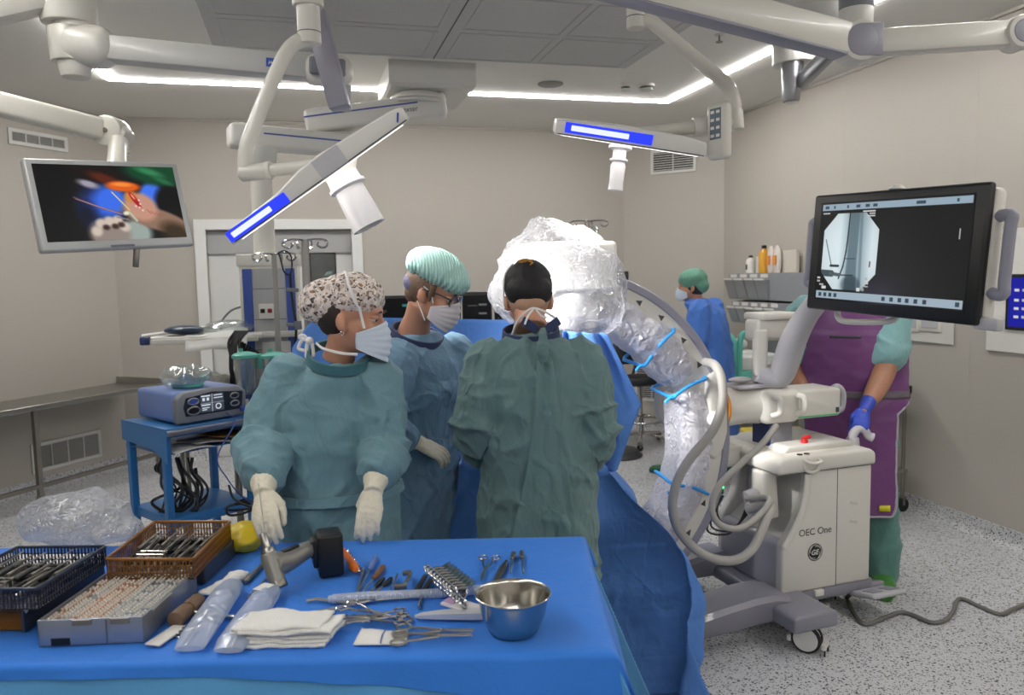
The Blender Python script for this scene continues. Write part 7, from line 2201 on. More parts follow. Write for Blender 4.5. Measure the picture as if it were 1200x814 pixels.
def eyes(M, parent):
    for s in (-1, 1):
        mb = MB(); mb.ell(M @ V((s * .031, .0745, .0)), .0110, None, 16, 12); ey = mb.build('eye', M_EYE, parent)
        mb = MB(); mb.ell(M @ V((s * .031, .0815, -.0015)), (.0062, .0062, .0062), None, 12, 8); mb.build('iris', M_IRIS, ey)
        mb = MB(); mb.ell(M @ V((s * .031, .0755, .0065)), (.0150, .0135, .0088), M.to_3x3(), 16, 12); mb.build('eyelids', M_SKIN, parent)
        mb = MB(); mb.tube([M @ V((s * .031 + x, .0885 - 8 * x * x, .0005 - 8 * x * x)) for x in (-.013, -.007, 0, .007, .013)], .0014, 7); mb.build('eyelashes', M_HAIRD, ey)
        mb = MB(); mb.tube([M @ V((s * (.031 + x), .0955 - 9 * x * x, .024 - 7 * x * x)) for x in (-.017, -.008, 0, .008, .018)], [.002, .0035, .0038, .003, .0015], 7); mb.build('eyebrow', M_HAIRD, parent)


def ring(c, face, rx, ry, n=36, k=2.4, tilt=V((0, 0, 1))):
    f = V(face).normalized(); r_ = f.cross(V((0, 0, 1))).normalized()
    out = []
    for i in range(n):
        a = 2 * pi * i / n; ca, sa = cos(a), sin(a)
        x = abs(ca) ** (2 / k) * (1 if ca >= 0 else -1) * rx; y = abs(sa) ** (2 / k) * (1 if sa >= 0 else -1) * ry
        out.append(V(c) + r_ * x + f * y)
    return out


def limb(mb, pts, rad, n=5, seg=18):
    P_ = catmull(pts, n); mb.tube(P_, lerp_list(rad, len(P_)), seg)
    mb.ell(P_[0], rad[0] * .98, None, 18, 12); mb.ell(P_[-1], rad[-1] * .98, None, 18, 12)


def hand(mb, M, s, curl=(.35, .4, .3), add=0.0, thumb=0.0, sc=1.0, curls=None, zs=1.0):
    """M: origin wrist, y to fingers, z back of the hand; s=+1 thumb on +x"""
    h = MB()
    h.loft([[V((w * (zs * .5 + .5) * cos(a), y, z0 + hh * zs * sin(a))) for a in [2 * pi * i / 18 for i in range(18)] ] for y, w, hh, z0 in ((-.012, .026, .020, 0), (.02, .031, .0185, 0), (.055, .040, .0165, 0), (.075, .042, .0138, -.0008), (.090, .041, .0108, -.002), (.103, .037, .0078, -.0045))])
    for k, (x, L, r_) in enumerate(((.030, .072, .0084), (.0105, .080, .0088), (-.0095, .074, .0084), (-.028, .058, .0074))):
        x *= s
        c = curls[k] if curls else curl
        p = V((x, .082, -.002)); ang = .0; pts = [p]; rad = [r_ + add]
        sp = x * 1.4
        for j, fr in enumerate((.44, .31, .25)):
            ang += c[j]
            d = V((sin(sp) * cos(ang), cos(ang) * cos(sp), -sin(ang)))
            pts.append(pts[-1] + d * (L * fr)); rad.append((r_ + add) * (.98, .92, .78)[j])
        h.tube(pts, rad, 12)
        for q, rr in zip(pts, rad): h.ell(q, rr, None, 12, 8)
    pts = [V((s * .022, .018, -.004)), V((s * (.046 - .01 * thumb), .046, -.013 - .012 * thumb)), V((s * (.053 - .03 * thumb), .075, -.020 - .026 * thumb)), V((s * (.052 - .04 * thumb), .098, -.024 - .036 * thumb))]
    rad = [.016 + add, .0125 + add, .0105 + add, .0085 + add]
    h.tube(pts, rad, 12)
    for q, rr in zip(pts, rad): h.ell(q, rr, None, 12, 8)
    mb.add([V(p) * sc for p in h.v], h.f, M)


def hmat(w, tip, back):
    return frame(w, y=(V(tip) - V(w)), z=V(back))


def glove(name, wrist, tip, back, s, elbow, parent, m, cuff=.07, **kw):
    mb = MB(); M = hmat(wrist, tip, back); kw2 = dict(kw); hand(mb, M, s, add=.0014, **kw2)
    d = (V(elbow) - V(wrist)).normalized()
    mb.tube([V(wrist) - d * .012, V(wrist) + d * .015, V(wrist) + d * cuff * .6, V(wrist) + d * cuff], [.0265, .030, .035, .038], 20)
    me = remesh(mb, .003, 5, .5)
    displace(me, lambda p, n: .0016 * ridge(p * 46) + .0008 * noise.noise(p * 130))
    o = finish(me, name, m, parent)
    pts = [V(wrist) + d * cuff + q for q in ring((0, 0, 0), (1, 0, 0), .0, .0, 2)]
    return o


def crease(p, k=3.0):
    q = p + V((noise.noise(p * .6 + V((7, 0, 0))), noise.noise(p * .6 + V((0, 7, 0))), noise.noise(p * .6 + V((0, 0, 7))))) * .7
    return max(0, 1 - abs(noise.noise(q)) * k) ** 1.4


def wrinkle(me, limbs, seed, amp=1.0, vert=1.0, axis=V((1, 0, 0))):
    so = V((seed * 3.1, seed * 1.7, 0))

    def fn(p, n):
        best, bs, bt, bi = 9, 0, 0, 0
        for i, (a, b, r_) in enumerate(limbs):
            ab = b - a; tt = max(0, min(1, (p - a).dot(ab) / ab.length_squared)); q = a + ab * tt; dd = (p - q).length / r_
            if dd < best: best, bs, bt, bi = dd, tt * ab.length, tt, i
        w = max(0, min(1, (1.75 - best) / .6)) if limbs else 0
        low = max(0, min(1, (1.35 - p.z) / .6))
        hx = p.dot(U0); hy = p.dot(F0)
        body = vert * .013 * (crease(V((hx * 4.2, hy * 4.2, p.z * .9)) + so, 2.2) - .3) * (.25 + .9 * low)
        body += .010 * crease(V((hx * 2.4 + p.z * 3.4, hy * 3, p.z * 1.4 - hx * 3.6)) + so * 2, 4.2) + .009 * crease(V((hx * 2.2 - p.z * 3.4, hy * 3, p.z * 1.4 + hx * 3.6)) + so * 3, 4.2)
        body += .0045 * crease(V((hx * 9, hy * 9, p.z * 6)) + so, 3.6) + .006 * crease(V((hx * 13 + p.z * 6, hy * 13, p.z * 5)) + so, 5) * max(0, noise.noise(p * 5 + so) + .15)
        if w > 0:
            a, b, r_ = limbs[bi]; d = (b - a).normalized(); e = (p - a - (b - a) * bt)
            el = .45 + 1.3 * exp(-((bt - (1 if bi % 2 == 0 else .1)) / .38) ** 2) + (.8 * exp(-((bt - 1) / .3) ** 2) if bi % 2 else 0)
            arm = .0115 * el * (crease(e * 4.5 + d * bs * 10 + so * 1.3 + V((bi * 3, 0, 0)), 2.8) - .25) + .009 * crease(e * 9 + d * bs * 2.6 + so, 3.4) + .004 * crease(p * 14 + so, 3.4)
            return amp * (body * (1 - w) + arm * w)
        return amp * body
    return displace(me, fn)


def gown(parent, rings, sleeves, neck, seed, m, name='surgical_gown', zmin=.2, vox=.0066, amp=1.0, vert=1.0):
    """rings: [(centre, face, rx, ry)] from hem to shoulder; sleeves: [(pts, radii)]"""
    mb = MB(); mb.loft([ring(*r_) for r_ in rings])
    limbs = []
    for pts, rad in sleeves:
        limb(mb, pts, rad); limbs.append((V(pts[0]), V(pts[1]), max(rad[:3]))); limbs.append((V(pts[1]), V(pts[2]), max(rad[2:])))
    if neck: mb.tube(neck[0], neck[1], 24)
    me = remesh(mb, vox, 5, .5)
    wrinkle(me, limbs, seed, amp, vert)
    return finish(me, name, m, parent)


def band(name, c, nrm, rx, ry, face, h, m, parent, th=.004, dip=0):
    f = V(face).normalized(); nz = V(nrm).normalized(); x = f.cross(nz).normalized(); y = nz.cross(x) * -1 if False else nz.cross(x)
    mb = MB()
    n = 40; rr = []
    for i in range(n):
        a = 2 * pi * i / n; p = V(c) + x * rx * cos(a) + y * ry * sin(a) - nz * dip * max(0, sin(a))
        rr.append((p, (x * cos(a) + y * sin(a))))
    vs = []; fs = []
    for p, o_ in rr: vs += [p - nz * h / 2 + o_ * th, p + nz * h / 2, p + nz * h / 2 - o_ * th * 1.5, p - nz * h / 2 - o_ * th]
    for i in range(n):
        j = (i + 1) % n
        for k in range(4): l = (k + 1) % 4; fs.append((i * 4 + k, i * 4 + l, j * 4 + l, j * 4 + k))
    mb.add(vs, fs)
    return mb.build(name, m, parent, smooth=60)


def mask(M, parent, m, flare=0.0, z0=.0, z1=-.118):
    def f(u, v):
        th = (u - .5) * 2 * radians(78); z = z0 + (z1 - z0) * v
        bulge = .022 * sin(pi * min(1, v * 1.1)) * cos(th) ** 2
        r_ = .100 + bulge - .03 * max(0, v - .75) * (1 - 1.8 * flare) * 2 + flare * .07 * max(0, v - .45) + .0025 * sin(v * 34) * cos(th)
        z = -.064 + (z + .064) * (1 - .42 * abs(2 * u - 1) ** 1.6)
        side = .0785 - .012 * v + flare * .012 * v
        return M @ V((side * sin(th), .020 + (r_ - .014) * cos(th), z + .012 * (1 - abs(2 * u - 1)) * (1 - v) + (.02 * abs(2 * u - 1) * (v - .5))))
    mb = MB(); mb.grid(f, 28, 24)
    return mb.build('face_mask', m, parent, smooth=180, solid=.0018)


def body(name, label, M, neck, torso, arms, legs, skin, hands, up=.0065, nk=1.0):
    """one continuous body: head, neck, torso, arms, hands, legs, feet"""
    mb = MB(); add_head(mb, M, neck, nk)
    mb.loft([ring(*r_) for r_ in torso])
    for pts, rad in arms: limb(mb, pts, rad)
    for hm, s, kw in hands: hand(mb, hm, s, add=-.0022, zs=.8, **kw)
    for pts, rad in legs: limb(mb, pts, rad)
    me = remesh(mb, up, 3, .45)
    o = finish(me, name, skin)
    return tag(o, label, 'person')


def legs_for(hipL, hipR, footL, footR, face):
    out = []
    f = V(face).normalized()
    for hp, ft in ((hipL, footL), (hipR, footR)):
        hp, ft = V(hp), V(ft); an = ft + V((0, 0, .085)); kn = hp.lerp(an, .52) + f * .03
        out.append(([hp, kn, an], [.078, .062, .052, .05, .036])); out.append(([an - V((0, 0, .035)), ft + f * .08 + V((0, 0, .035)), ft + f * .16 + V((0, 0, .027))], [.036, .038, .026]))
    return out


def shrink(rings, d): return [(c, f, rx - d, ry - d) for c, f, rx, ry in rings]


def dz(p, z): return V((p.x, p.y, z))


# ======== woman with floral cap
Dw = 2.42
f = (-F0 * .93 + U0 * .36).normalized()
ctr = PD(392, 500, Dw); nb = PD(397, 416, Dw - .01)
sh = ctr.copy()
R_ = [(dz(ctr, .25), f, .225, .19), (dz(ctr, .55), f, .212, .175), (dz(ctr, .80), f, .195, .155), (dz(ctr, .95), f, .18, .14), (dz(ctr, 1.10), f, .168, .125), (dz(ctr, 1.24), f, .172, .125), (dz(ctr, 1.32), f, .16, .112), (dz(nb, 1.375), f, .122, .092), (dz(nb, 1.405), f, .085, .078)]
sR, eR, wR, tR = PD(340, 446, 2.42), PD(311, 516, 2.34), PD(309, 577, 2.11), PD(314, 652, 1.97)
sL, eL, wL, tL = PD(440, 445, 2.42), PD(448, 522, 2.36), PD(438, 574, 2.20), PD(429, 624, 2.13)
Mh = hframe(PD(412, 369, 2.38), U0 * .99 - F0 * .05 - V((0, 0, .16)), roll=.0)
bk = -F0 + V((0, 0, .25))
kwR = dict(curls=[(.15, .35, .3), (.25, .4, .3), (.3, .45, .35), (.35, .5, .4)], thumb=.35, sc=.94)
kwL = dict(curls=[(.18, .35, .3), (.2, .35, .3), (.22, .4, .3), (.28, .45, .3)], thumb=.8, sc=.92)
ft = dz(ctr, 0)
woman = body('person', 'person in a teal gown and floral cap behind the instrument table, reaching for the drill', Mh, nb + V((0, 0, -.01)), shrink(R_[2:-1], .035),
             [([sR, eR, wR], [.05, .046, .036, .030, .019]), ([sL, eL, wL], [.05, .046, .036, .030, .019])],
             legs_for(dz(ctr + U0 * .09, .85), dz(ctr - U0 * .09, .85), ft + U0 * .1, ft - U0 * .1, f), M_SKIN,
             [(hmat(wR, tR, bk), -1, dict(kwR)), (hmat(wL, tL, bk), 1, dict(kwL))], nk=.84)
W = woman
rp = hframe((0, 0, 0), f)
gown(W, R_, [([sR, eR, wR + (eR - wR).normalized() * .085], [.080, .078, .074, .080, .054]), ([sL, eL, wL + (eL - wL).normalized() * .085], [.078, .076, .070, .074, .052])], None, 1, M_GOWN)
for w_, e_ in ((wR, eR), (wL, eL)):
    d = (e_ - w_).normalized(); mb = MB(); mb.tube([w_ + d * .02, w_ + d * .045, w_ + d * .07, w_ + d * .10], [.026, .032, .044, .050], 24); mb.build('knit_cuff', M_CUFF, W)
# the thumb side is decided by facing: her right thumb points to her midline
glove('glove', wR, tR, bk, -1, eR, W, M_GLOVE, .052, **kwR)
glove('glove', wL, tL, bk, 1, eL, W, M_GLOVE, .050, **kwL)
band('collar', nb + V((0, 0, -.002)) + f * .022, V((0, 0, 1)) + f * .42, .098, .094, f, .030, M_COLLAR, W, .005)
pb = dz(ctr, PD(392, 588, Dw - .15).z); band('belt', pb, (0, 0, 1), .208, .160, f, .028, M_GOWN, W, .006)
eyes(Mh, W)
mask(Mh, W, M_MASK, .55, -.014, -.128)
mb = MB(); mb.ell(Mh @ V((0, -.036, .012)), (.0745, .082, .085), Mh.to_3x3(), 30, 18); mb.ell(Mh @ V((0, -.056, -.03)), (.052, .040, .042), Mh.to_3x3(), 24, 14); mb.build('hair', M_HAIRD, W)


def floral():
    m, nt, N, L, P = nodes_of('floral_cotton')
    tc = N.new('ShaderNodeTexCoord'); prev = None
    nz = N.new('ShaderNodeTexNoise'); nz.inputs['Scale'].default_value = 60; L.new(tc.outputs['Object'], nz.inputs['Vector'])
    mv = N.new('ShaderNodeMix'); mv.data_type = 'VECTOR'; mv.inputs[0].default_value = .025; L.new(tc.outputs['Object'], mv.inputs[4]); L.new(nz.outputs['Color'], mv.inputs[5])
    col = s2l('#dcd0c8'); prev = None
    for sc, thr, c_ in ((38, .38, '#bdafa6'), (62, .30, '#4d443f'), (44, .25, '#94755c'), (78, .26, '#5c5e63'), (36, .2, '#efe5df')):
        v = N.new('ShaderNodeTexVoronoi'); v.inputs['Scale'].default_value = sc; L.new(mv.outputs[1], v.inputs['Vector'])
        lt = N.new('ShaderNodeMath'); lt.operation = 'LESS_THAN'; lt.inputs[1].default_value = thr; L.new(v.outputs['Distance'], lt.inputs[0])
        mx = N.new('ShaderNodeMix'); mx.data_type = 'RGBA'; mx.inputs[7].default_value = s2l(c_)
        L.new(lt.outputs[0], mx.inputs[0])
        if prev is None: mx.inputs[6].default_value = col
        else: L.new(prev, mx.inputs[6])
        prev = mx.outputs[2]
    L.new(prev, P.inputs['Base Color']); P.inputs['Roughness'].default_value = .85
    return m


mb = MB()
mb.ell(Mh @ V((0, -.004, .058)), (.086, .098, .072), Mh.to_3x3(), 36, 20)
mb.ell(Mh @ V((0, -.080, .030)), (.078, .085, .070), Mh.to_3x3() @ Matrix.Rotation(.35, 3, 'X'), 36, 20)
mb.ell(Mh @ V((0, -.115, .012)), (.055, .050, .050), Mh.to_3x3(), 24, 14)
me = remesh(mb, .005, 5); displace(me, lambda p, n: .006 * ridge(p * 18) + .0035 * ridge(p * 38)); fcap = finish(me, 'floral_cap', floral(), W)
pts = [Mh @ V((.071, .060, -.028))]
for k in range(11):
    e_ = radians(-28 + 11.5 * k); y_ = .42 - .075 * k; w_ = sqrt(max(0, 1 - y_ * y_)); pts.append(Mh @ V((.0905 * cos(e_) * w_, -.004 + .1025 * y_, .058 + .0765 * sin(e_) * w_)))
mb = MB(); mb.tube(pts[:1] + snap(fcap, catmull(pts[1:], 4), .001), .0042, 8); mb.build('mask_tie', M_STRAP, W)
mb = MB(); mb.tube(catmull([Mh @ V(q) for q in ((.066, .048, -.108), (.062, .0, -.112), (.05, -.06, -.108), (.01, -.095, -.1))], 6), .0042, 8, sq=(1, .5)); mb.build('mask_tie', M_STRAP, W)
mb = MB(); kq = Mh @ V((.015, -.115, -.095)); mb.ell(kq, .012)
for dx_, dz_ in ((-.03, .012), (-.035, -.022), (-.012, -.045), (.01, -.04)): mb.tube(catmull([kq, kq + U0 * dx_ * .6 + V((0, 0, dz_ * .4 + .012)), kq + U0 * dx_ + V((0, 0, dz_)), kq + U0 * dx_ * .5 + V((0, 0, dz_ - .008))], 5), .0055, 7)
mb.build('tie_bow', M_STRAP, W)
mb = MB(); q = Mh @ V((.082, -.002, -.052)); mb.tube([q + U0 * (.006 * cos(a)) + V((0, 0, .007 * sin(a))) for a in [2 * pi * i / 14 for i in range(14)]], .0014, 6, closed=True); mb.build('earring', M_CHROME, W)

# ======== masked man with turquoise cap
Dm_ = 2.95
f = (U0 * .80 - F0 * .60).normalized()
hip = PD(483, 600, 2.98); chest = PD(492, 450, 2.95); nb = PD(484, 392, 2.93)
zc = chest.z
R_ = [(dz(hip, .25), f, .21, .19), (dz(hip, .6), f, .20, .175), (dz(hip, .92), f, .185, .155), (dz(hip.lerp(chest, .4), 1.08), f, .18, .145), (dz(chest, 1.24), f, .19, .14), (dz(chest, 1.35), f, .185, .128), (dz(chest.lerp(nb, .5), 1.42), f, .15, .10), (dz(nb, 1.462), f, .09, .082)]
sR, eR, wR, tR = PD(463, 424, 2.80), PD(447, 496, 2.70), PD(487, 517, 2.74), PD(548, 545, 2.80)
sL, eL, wL, tL = PD(531, 416, 3.04), PD(547, 482, 3.02), PD(585, 515, 3.14), PD(618, 530, 3.2)
Mh = hframe(PD(508, 340, 2.84), U0 * .84 - F0 * .22 - V((0, 0, .42)))
bk = V((0, 0, 1)) - F0 * .55
kwR = dict(curls=[(.12, .25, .25), (.16, .3, .3), (.22, .35, .3), (.3, .4, .3)], thumb=.5)
man = body('person', 'person in a blue-grey gown, turquoise bouffant cap, mask and glasses, looking down to the right', Mh, nb, shrink(R_[2:-1], .035),
           [([sR, eR, wR], [.055, .05, .04, .032, .019]), ([sL, eL, wL], [.055, .05, .04, .032, .019])],
           legs_for(dz(hip + U0 * .02 + F0 * .09, .86), dz(hip - F0 * .09, .86), dz(hip + F0 * .1, 0), dz(hip - F0 * .1, 0), f), M_SKIN,
           [(hmat(wR, tR, bk), -1, dict(kwR)), (hmat(wL, tL, bk), 1, {})])
W = man
gown(W, R_, [([sR, eR, wR + (eR - wR).normalized() * .04], [.085, .080, .074, .078, .05]), ([sL, eL, wL], [.082, .078, .07, .065, .05])], None, 2, M_GOWN2)
d = (eR - wR).normalized(); mb = MB(); mb.tube([wR + d * .0, wR + d * .03, wR + d * .06], [.034, .043, .05], 24); mb.build('knit_cuff', M_CUFF, W)
glove('glove', wR, tR, bk, -1, eR, W, M_GLOVE, .06, **kwR)
glove('glove', wL, tL, bk, 1, eL, W, M_GLOVE, .06)
band('collar', nb + V((0, 0, -.004)) + f * .018, V((0, 0, 1)) + f * .45, .104, .098, f, .036, M_COLLARN, W, .005)
pb = dz(hip, 1.0); band('belt', pb, (0, 0, 1), .198, .156, f, .03, M_GOWN2, W, .007)
eyes(Mh, W)
mask(Mh, W, mat('mask_pale', '#dcd6dc', .75, var=.03), .25, -.010, -.122)
for s in (-1, 1):
    mb = MB(); mb.tube(catmull([Mh @ V((s * q[0], q[1], q[2])) for q in ((.071, .040, -.03), (.077, .02, .0), (.084, -.012, .012))], 5), .0022, 6); mb.tube(catmull([Mh @ V((s * q[0], q[1], q[2])) for q in ((.066, .035, -.1), (.076, .01, -.07), (.084, -.014, -.045))], 5), .0022, 6); mb.build('ear_loop', M_STRAP, W)
mb = MB(); mb.ell(Mh @ V((0, -.026, .016)), (.0785, .089, .085), Mh.to_3x3(), 30, 18); mb.ell(Mh @ V((0, -.055, -.03)), (.055, .045, .05), Mh.to_3x3(), 24, 14)
for s in (-1, 1): mb.tube([Mh @ V((s * .074, .018, .03)), Mh @ V((s * .073, .022, -.005)), Mh @ V((s * .071, .022, -.03))], [.012, .010, .005], 10)
mb.build('hair', M_HAIRG, W)
# scalp band of a patterned cap under the bouffant
mb = MB(); mb.ell(Mh @ V((0, -.058, .0)), (.068, .060, .05), Mh.to_3x3(), 28, 16); mb.build('under_cap', mat('under_cap_print', '#62627c', .8, var=.5, vs=70), W)


def bouffant(col, nm):
    m, nt, N, L, P = nodes_of(nm)
    tc = N.new('ShaderNodeTexCoord'); wv = N.new('ShaderNodeTexWave'); wv.inputs['Scale'].default_value = 32; wv.inputs['Distortion'].default_value = 3; wv.inputs['Detail Scale'].default_value = 2
    L.new(tc.outputs['Object'], wv.inputs['Vector'])
    bp = N.new('ShaderNodeBump'); bp.inputs['Strength'].default_value = .5; bp.inputs['Distance'].default_value = .006; L.new(wv.outputs['Fac'], bp.inputs['Height']); L.new(bp.outputs['Normal'], P.inputs['Normal'])
    c = s2l(col); mx = N.new('ShaderNodeMix'); mx.data_type = 'RGBA'; mx.inputs[6].default_value = tuple(x * .82 for x in c[:3]) + (1,); mx.inputs[7].default_value = c
    L.new(wv.outputs['Fac'], mx.inputs[0]); L.new(mx.outputs[2], P.inputs['Base Color']); P.inputs['Roughness'].default_value = .8
    return m


mb = MB()
mb.ell(Mh @ V((0, -.012, .078)), (.098, .115, .070), Mh.to_3x3() @ Matrix.Rotation(-.05, 3, 'X'), 40, 24)
mb.ell(Mh @ V((0, .055, .064)), (.080, .060, .050), Mh.to_3x3(), 30, 18); mb.ell(Mh @ V((0, -.07, .075)), (.085, .065, .06), Mh.to_3x3(), 30, 18)
me = remesh(mb, .005, 4)
inv = Mh.inverted()
displace(me, lambda p, n: (lambda q: .0045 * sin(atan2(q.x, q.y) * 34 + 2 * noise.noise(q * 20)) * max(0, min(1, (.09 - q.z) / .05)) + .005 * ridge(p * 20))(inv @ p))
finish(me, 'bouffant_cap', bouffant('#b2ddd6', 'turquoise_net'), W)
mb = MB()
for s in (-1, 1):
    mb.tube(catmull([Mh @ V((s * (.034 + .027 * cos(a)), .103 - .012 * abs(.034 + .027 * cos(a)) / .06, .0 + .020 * sin(a))) for a in [2 * pi * i / 12 for i in range(12)]], 2, True), .0022, 6, closed=True)
    mb.tube(catmull([Mh @ V((s * q[0], q[1], q[2])) for q in ((.060, .090, .006), (.074, .06, .008), (.080, .0, .004), (.078, -.02, -.006))], 5), .003, 7)
mb.tube([Mh @ V((-.008, .105, .004)), Mh @ V((.008, .105, .004))], .0022, 6); gl_ = mb.build('glasses', M_DGREY, W)
for s in (-1, 1):
    mb = MB(); mb.prism([(s * .034 + .026 * cos(a), .019 * sin(a)) for a in [2 * pi * i / 20 for i in range(20)]], -.0007, .0007, Mh @ Matrix.Translation((0, .0985, 0)) @ RX); mb.build('lens', film('lens_clear', '#ffffff', .88, .05, 2, .0, .02), gl_, smooth=0)

# ======== surgeon seen from behind
f = (F0 * .99 + U0 * .12).normalized()
hip = PD(632, 590, 2.64); chest = PD(628, 450, 2.63); nb = PD(622, 386, 2.63)
R_ = [(dz(hip, .22), f, .22, .20), (dz(hip, .55), f, .208, .18), (dz(hip, .85), f, .195, .165), (dz(hip, 1.0), f, .19, .155), (dz(chest.lerp(hip, .4), 1.12), f, .188, .15), (dz(chest, 1.26), f, .195, .142), (dz(chest, 1.35), f, .19, .128), (dz(chest.lerp(nb, .6), 1.43), f, .14, .10), (dz(nb, 1.47), f, .088, .078)]
sL, eL, wL, tL = PD(575, 425, 2.63), PD(560, 500, 2.60), PD(588, 536, 2.84), PD(606, 545, 3.0)
sR, eR, wR, tR = PD(680, 425, 2.63), PD(695, 502, 2.60), PD(682, 540, 2.84), PD(664, 545, 3.0)
Mh = hframe(PD(619, 349, 2.72), F0 * .86 - U0 * .05 - V((0, 0, .48)))
bk = V((0, 0, 1))
surg = body('person', 'person seen from behind in a grey-green gown and black skull cap, bent over the patient', Mh, nb, shrink(R_[2:-1], .035),
            [([sR, eR, wR], [.055, .05, .04, .032, .019]), ([sL, eL, wL], [.055, .05, .04, .032, .019])],
            legs_for(dz(hip - U0 * .1, .86), dz(hip + U0 * .1, .86), dz(hip - U0 * .1, 0), dz(hip + U0 * .1, 0), f), M_SKIN,
            [(hmat(wR, tR, bk), -1, {}), (hmat(wL, tL, bk), 1, {})])
W = surg
gown(W, R_, [([sR, eR, wR], [.084, .080, .078, .076, .055]), ([sL, eL, wL], [.084, .080, .078, .076, .055])], None, 4, M_GOWN3, amp=1.1)
glove('glove', wL, tL, bk, 1, eL, W, M_GLOVE, .06)
glove('glove', wR, tR, bk, -1, eR, W, M_GLOVE, .06)
band('collar', nb + V((0, 0, -.012)) - F0 * .0, V((0, 0, 1)) - f * .25, .096, .086, f, .03, M_COLLARN, W, .004)
# overlapping back panel and tie knot
bc = lambda px, py, off: PD(px, py, 2.63 - off)
o_ = lambda px, py: PD(px, py, 2.465)
mb = MB()


def flap(u, v):
    xl = 628 - 6 * v - 30 * v * v; xr = 645 + 30 * v
    y = 418 + 215 * v
    p = PD(xl + (xr - xl) * u, y, 2.63)
    dd = .136 if v < .4 else .136 + .02 * (v - .4)
    p -= F0 * (dd + .018 + .005 * sin(u * 9 + v * 6)) - F0 * (.06 * max(0, .22 - v) * 2.2)
    return p


mb.grid(flap, 24, 50); mb.build('back_flap', M_GOWN3, W, smooth=180, solid=.004)
for s, (x0, x1) in ((-1, (612, 630)), (1, (655, 640))):
    mb = MB(); a, b = PD(x0, 373 + 2, 2.55), PD(x1, 384 + 3, 2.53); mb.beam(a, b, .006, .03, up=(0, 0, 1), bev=.002); mb.build('neck_tab', M_COLLARN, W)
mb = MB(); mb.loft([ring(PD(636, y, 2.5 - dd), -F0, w, .010, 14) for y, w, dd in ((384, .008, .0), (395, .014, .012), (408, .02, .02), (417, .018, .016), (424, .010, .012))]); me = remesh(mb, .004, 2); displace(me, lambda p, n: .006 * ridge(p * 34)); finish(me, 'tie_knot', M_GOWN3, W)
mb = MB(); mb.ell(Mh @ V((0, -.026, -.005)), (.0745, .084, .080), Mh.to_3x3(), 30, 18); mb.ell(Mh @ V((0, -.06, -.045)), (.052, .036, .043), Mh.to_3x3(), 24, 14); mb.build('hair', mat('short_grey_hair', '#b59179', .7, var=.15, vs=90, bump=.3, bs=220), W)
mb = MB(); mb.ell(Mh @ V((0, -.016, .042)), (.0845, .102, .085), Mh.to_3x3(), 40, 24); mb.ell(Mh @ V((0, -.056, -.004)), (.080, .064, .060), Mh.to_3x3(), 30, 18)
me = remesh(mb, .0045, 4); displace(me, lambda p, n: .003 * ridge(p * 22) + .0012 * ridge(p * 50)); cap = finish(me, 'skull_cap', mat('cap_black', '#0f0f12', .7, var=.3, vs=40, bump=.2, bs=120), W)
mb = MB()
for pts in ([(-.045, -.055, .118), (-.02, -.06, .124), (.0, -.07, .121), (.012, -.085, .112)], [(-.03, -.07, .115), (-.008, -.078, .114), (.01, -.098, .100), (.004, -.108, .088)], [(-.04, -.07, .112), (-.028, -.085, .106), (-.008, -.088, .108)]):
    mb.tube(snap(cap, catmull([Mh @ V((q[0], q[1] - .030, q[2] - .01)) for q in pts], 6), .001), .003, 6)
mb.build('gold_embroidery', mat('gold_thread', '#a5762a', .5, .3), W)
mb = MB(); mb.tube(catmull([Mh @ V(q) for q in ((-.086, -.01, -.03), (-.086, -.045, .03), (-.078, -.05, .07), (-.05, -.04, .115))], 6), .003, 7); mb.build('mask_tie', M_STRAP, W)
mb = MB(); mb.tube(catmull([PD(600, 392, 2.60), PD(606, 377, 2.565), PD(617, 365, 2.545), PD(626, 361, 2.54), PD(640, 366, 2.55), PD(650, 372, 2.57)], 6), .0036, 8); mb.tube(catmull([PD(626, 361, 2.538), PD(619, 370, 2.535), PD(615, 380, 2.53)], 5), .0034, 8); mb.tube(catmull([PD(627, 361, 2.538), PD(634, 370, 2.535), PD(641, 372, 2.535)], 5), .0034, 8); mb.build('neck_tie', M_STRAP, W)
mb = MB()
for s in (-1, 1): mb.tube(catmull([Mh @ V((s * q[0], q[1], q[2])) for q in ((.066, .088, .004), (.082, .05, .008), (.083, .0, .004), (.08, -.02, -.006))], 5), .0028, 7)
mb.tube(catmull([Mh @ V((x, .108 - 6 * x * x, .004)) for x in (-.066, -.03, 0, .03, .066)], 4), .0024, 7); mb.build('glasses', M_DGREY, W)

# ======== nurse at the back
f = (-U0 * .86 + F0 * .5).normalized()
Dn = 6.2
ctr = PD(828, 430, Dn); nb = PD(817, 356, Dn)
R_ = [(dz(ctr + U0 * .02, .32), f, .26, .23), (dz(ctr, .6), f, .25, .22), (dz(ctr, .9), f, .235, .20), (dz(ctr, 1.08), f, .225, .18), (dz(ctr, 1.25), f, .22, .16), (dz(ctr, 1.36), f, .195, .12), (dz(nb, 1.43), f, .14, .09), (dz(nb, 1.46), f, .085, .075)]
rt = f.cross(V((0, 0, 1)))
sA, eA, wA = dz(ctr, 1.37) - rt * .19, dz(ctr, 1.12) - rt * .24 + f * .02, dz(ctr, 1.0) - rt * .16 + f * .24
sB, eB, wB = dz(ctr, 1.37) + rt * .19, dz(ctr, 1.12) + rt * .24 + f * .02, dz(ctr, 1.0) + rt * .16 + f * .24
Mh = hframe(PD(810, 335, Dn), -U0 * .93 + F0 * .22 - V((0, 0, .1)))
fa, fb = PZ(790, 556, 0), PZ(858, 557, 0)
hp = dz(ctr, .86)
LG = legs_for(hp - rt * .09, hp + rt * .09, fa, fb, f)
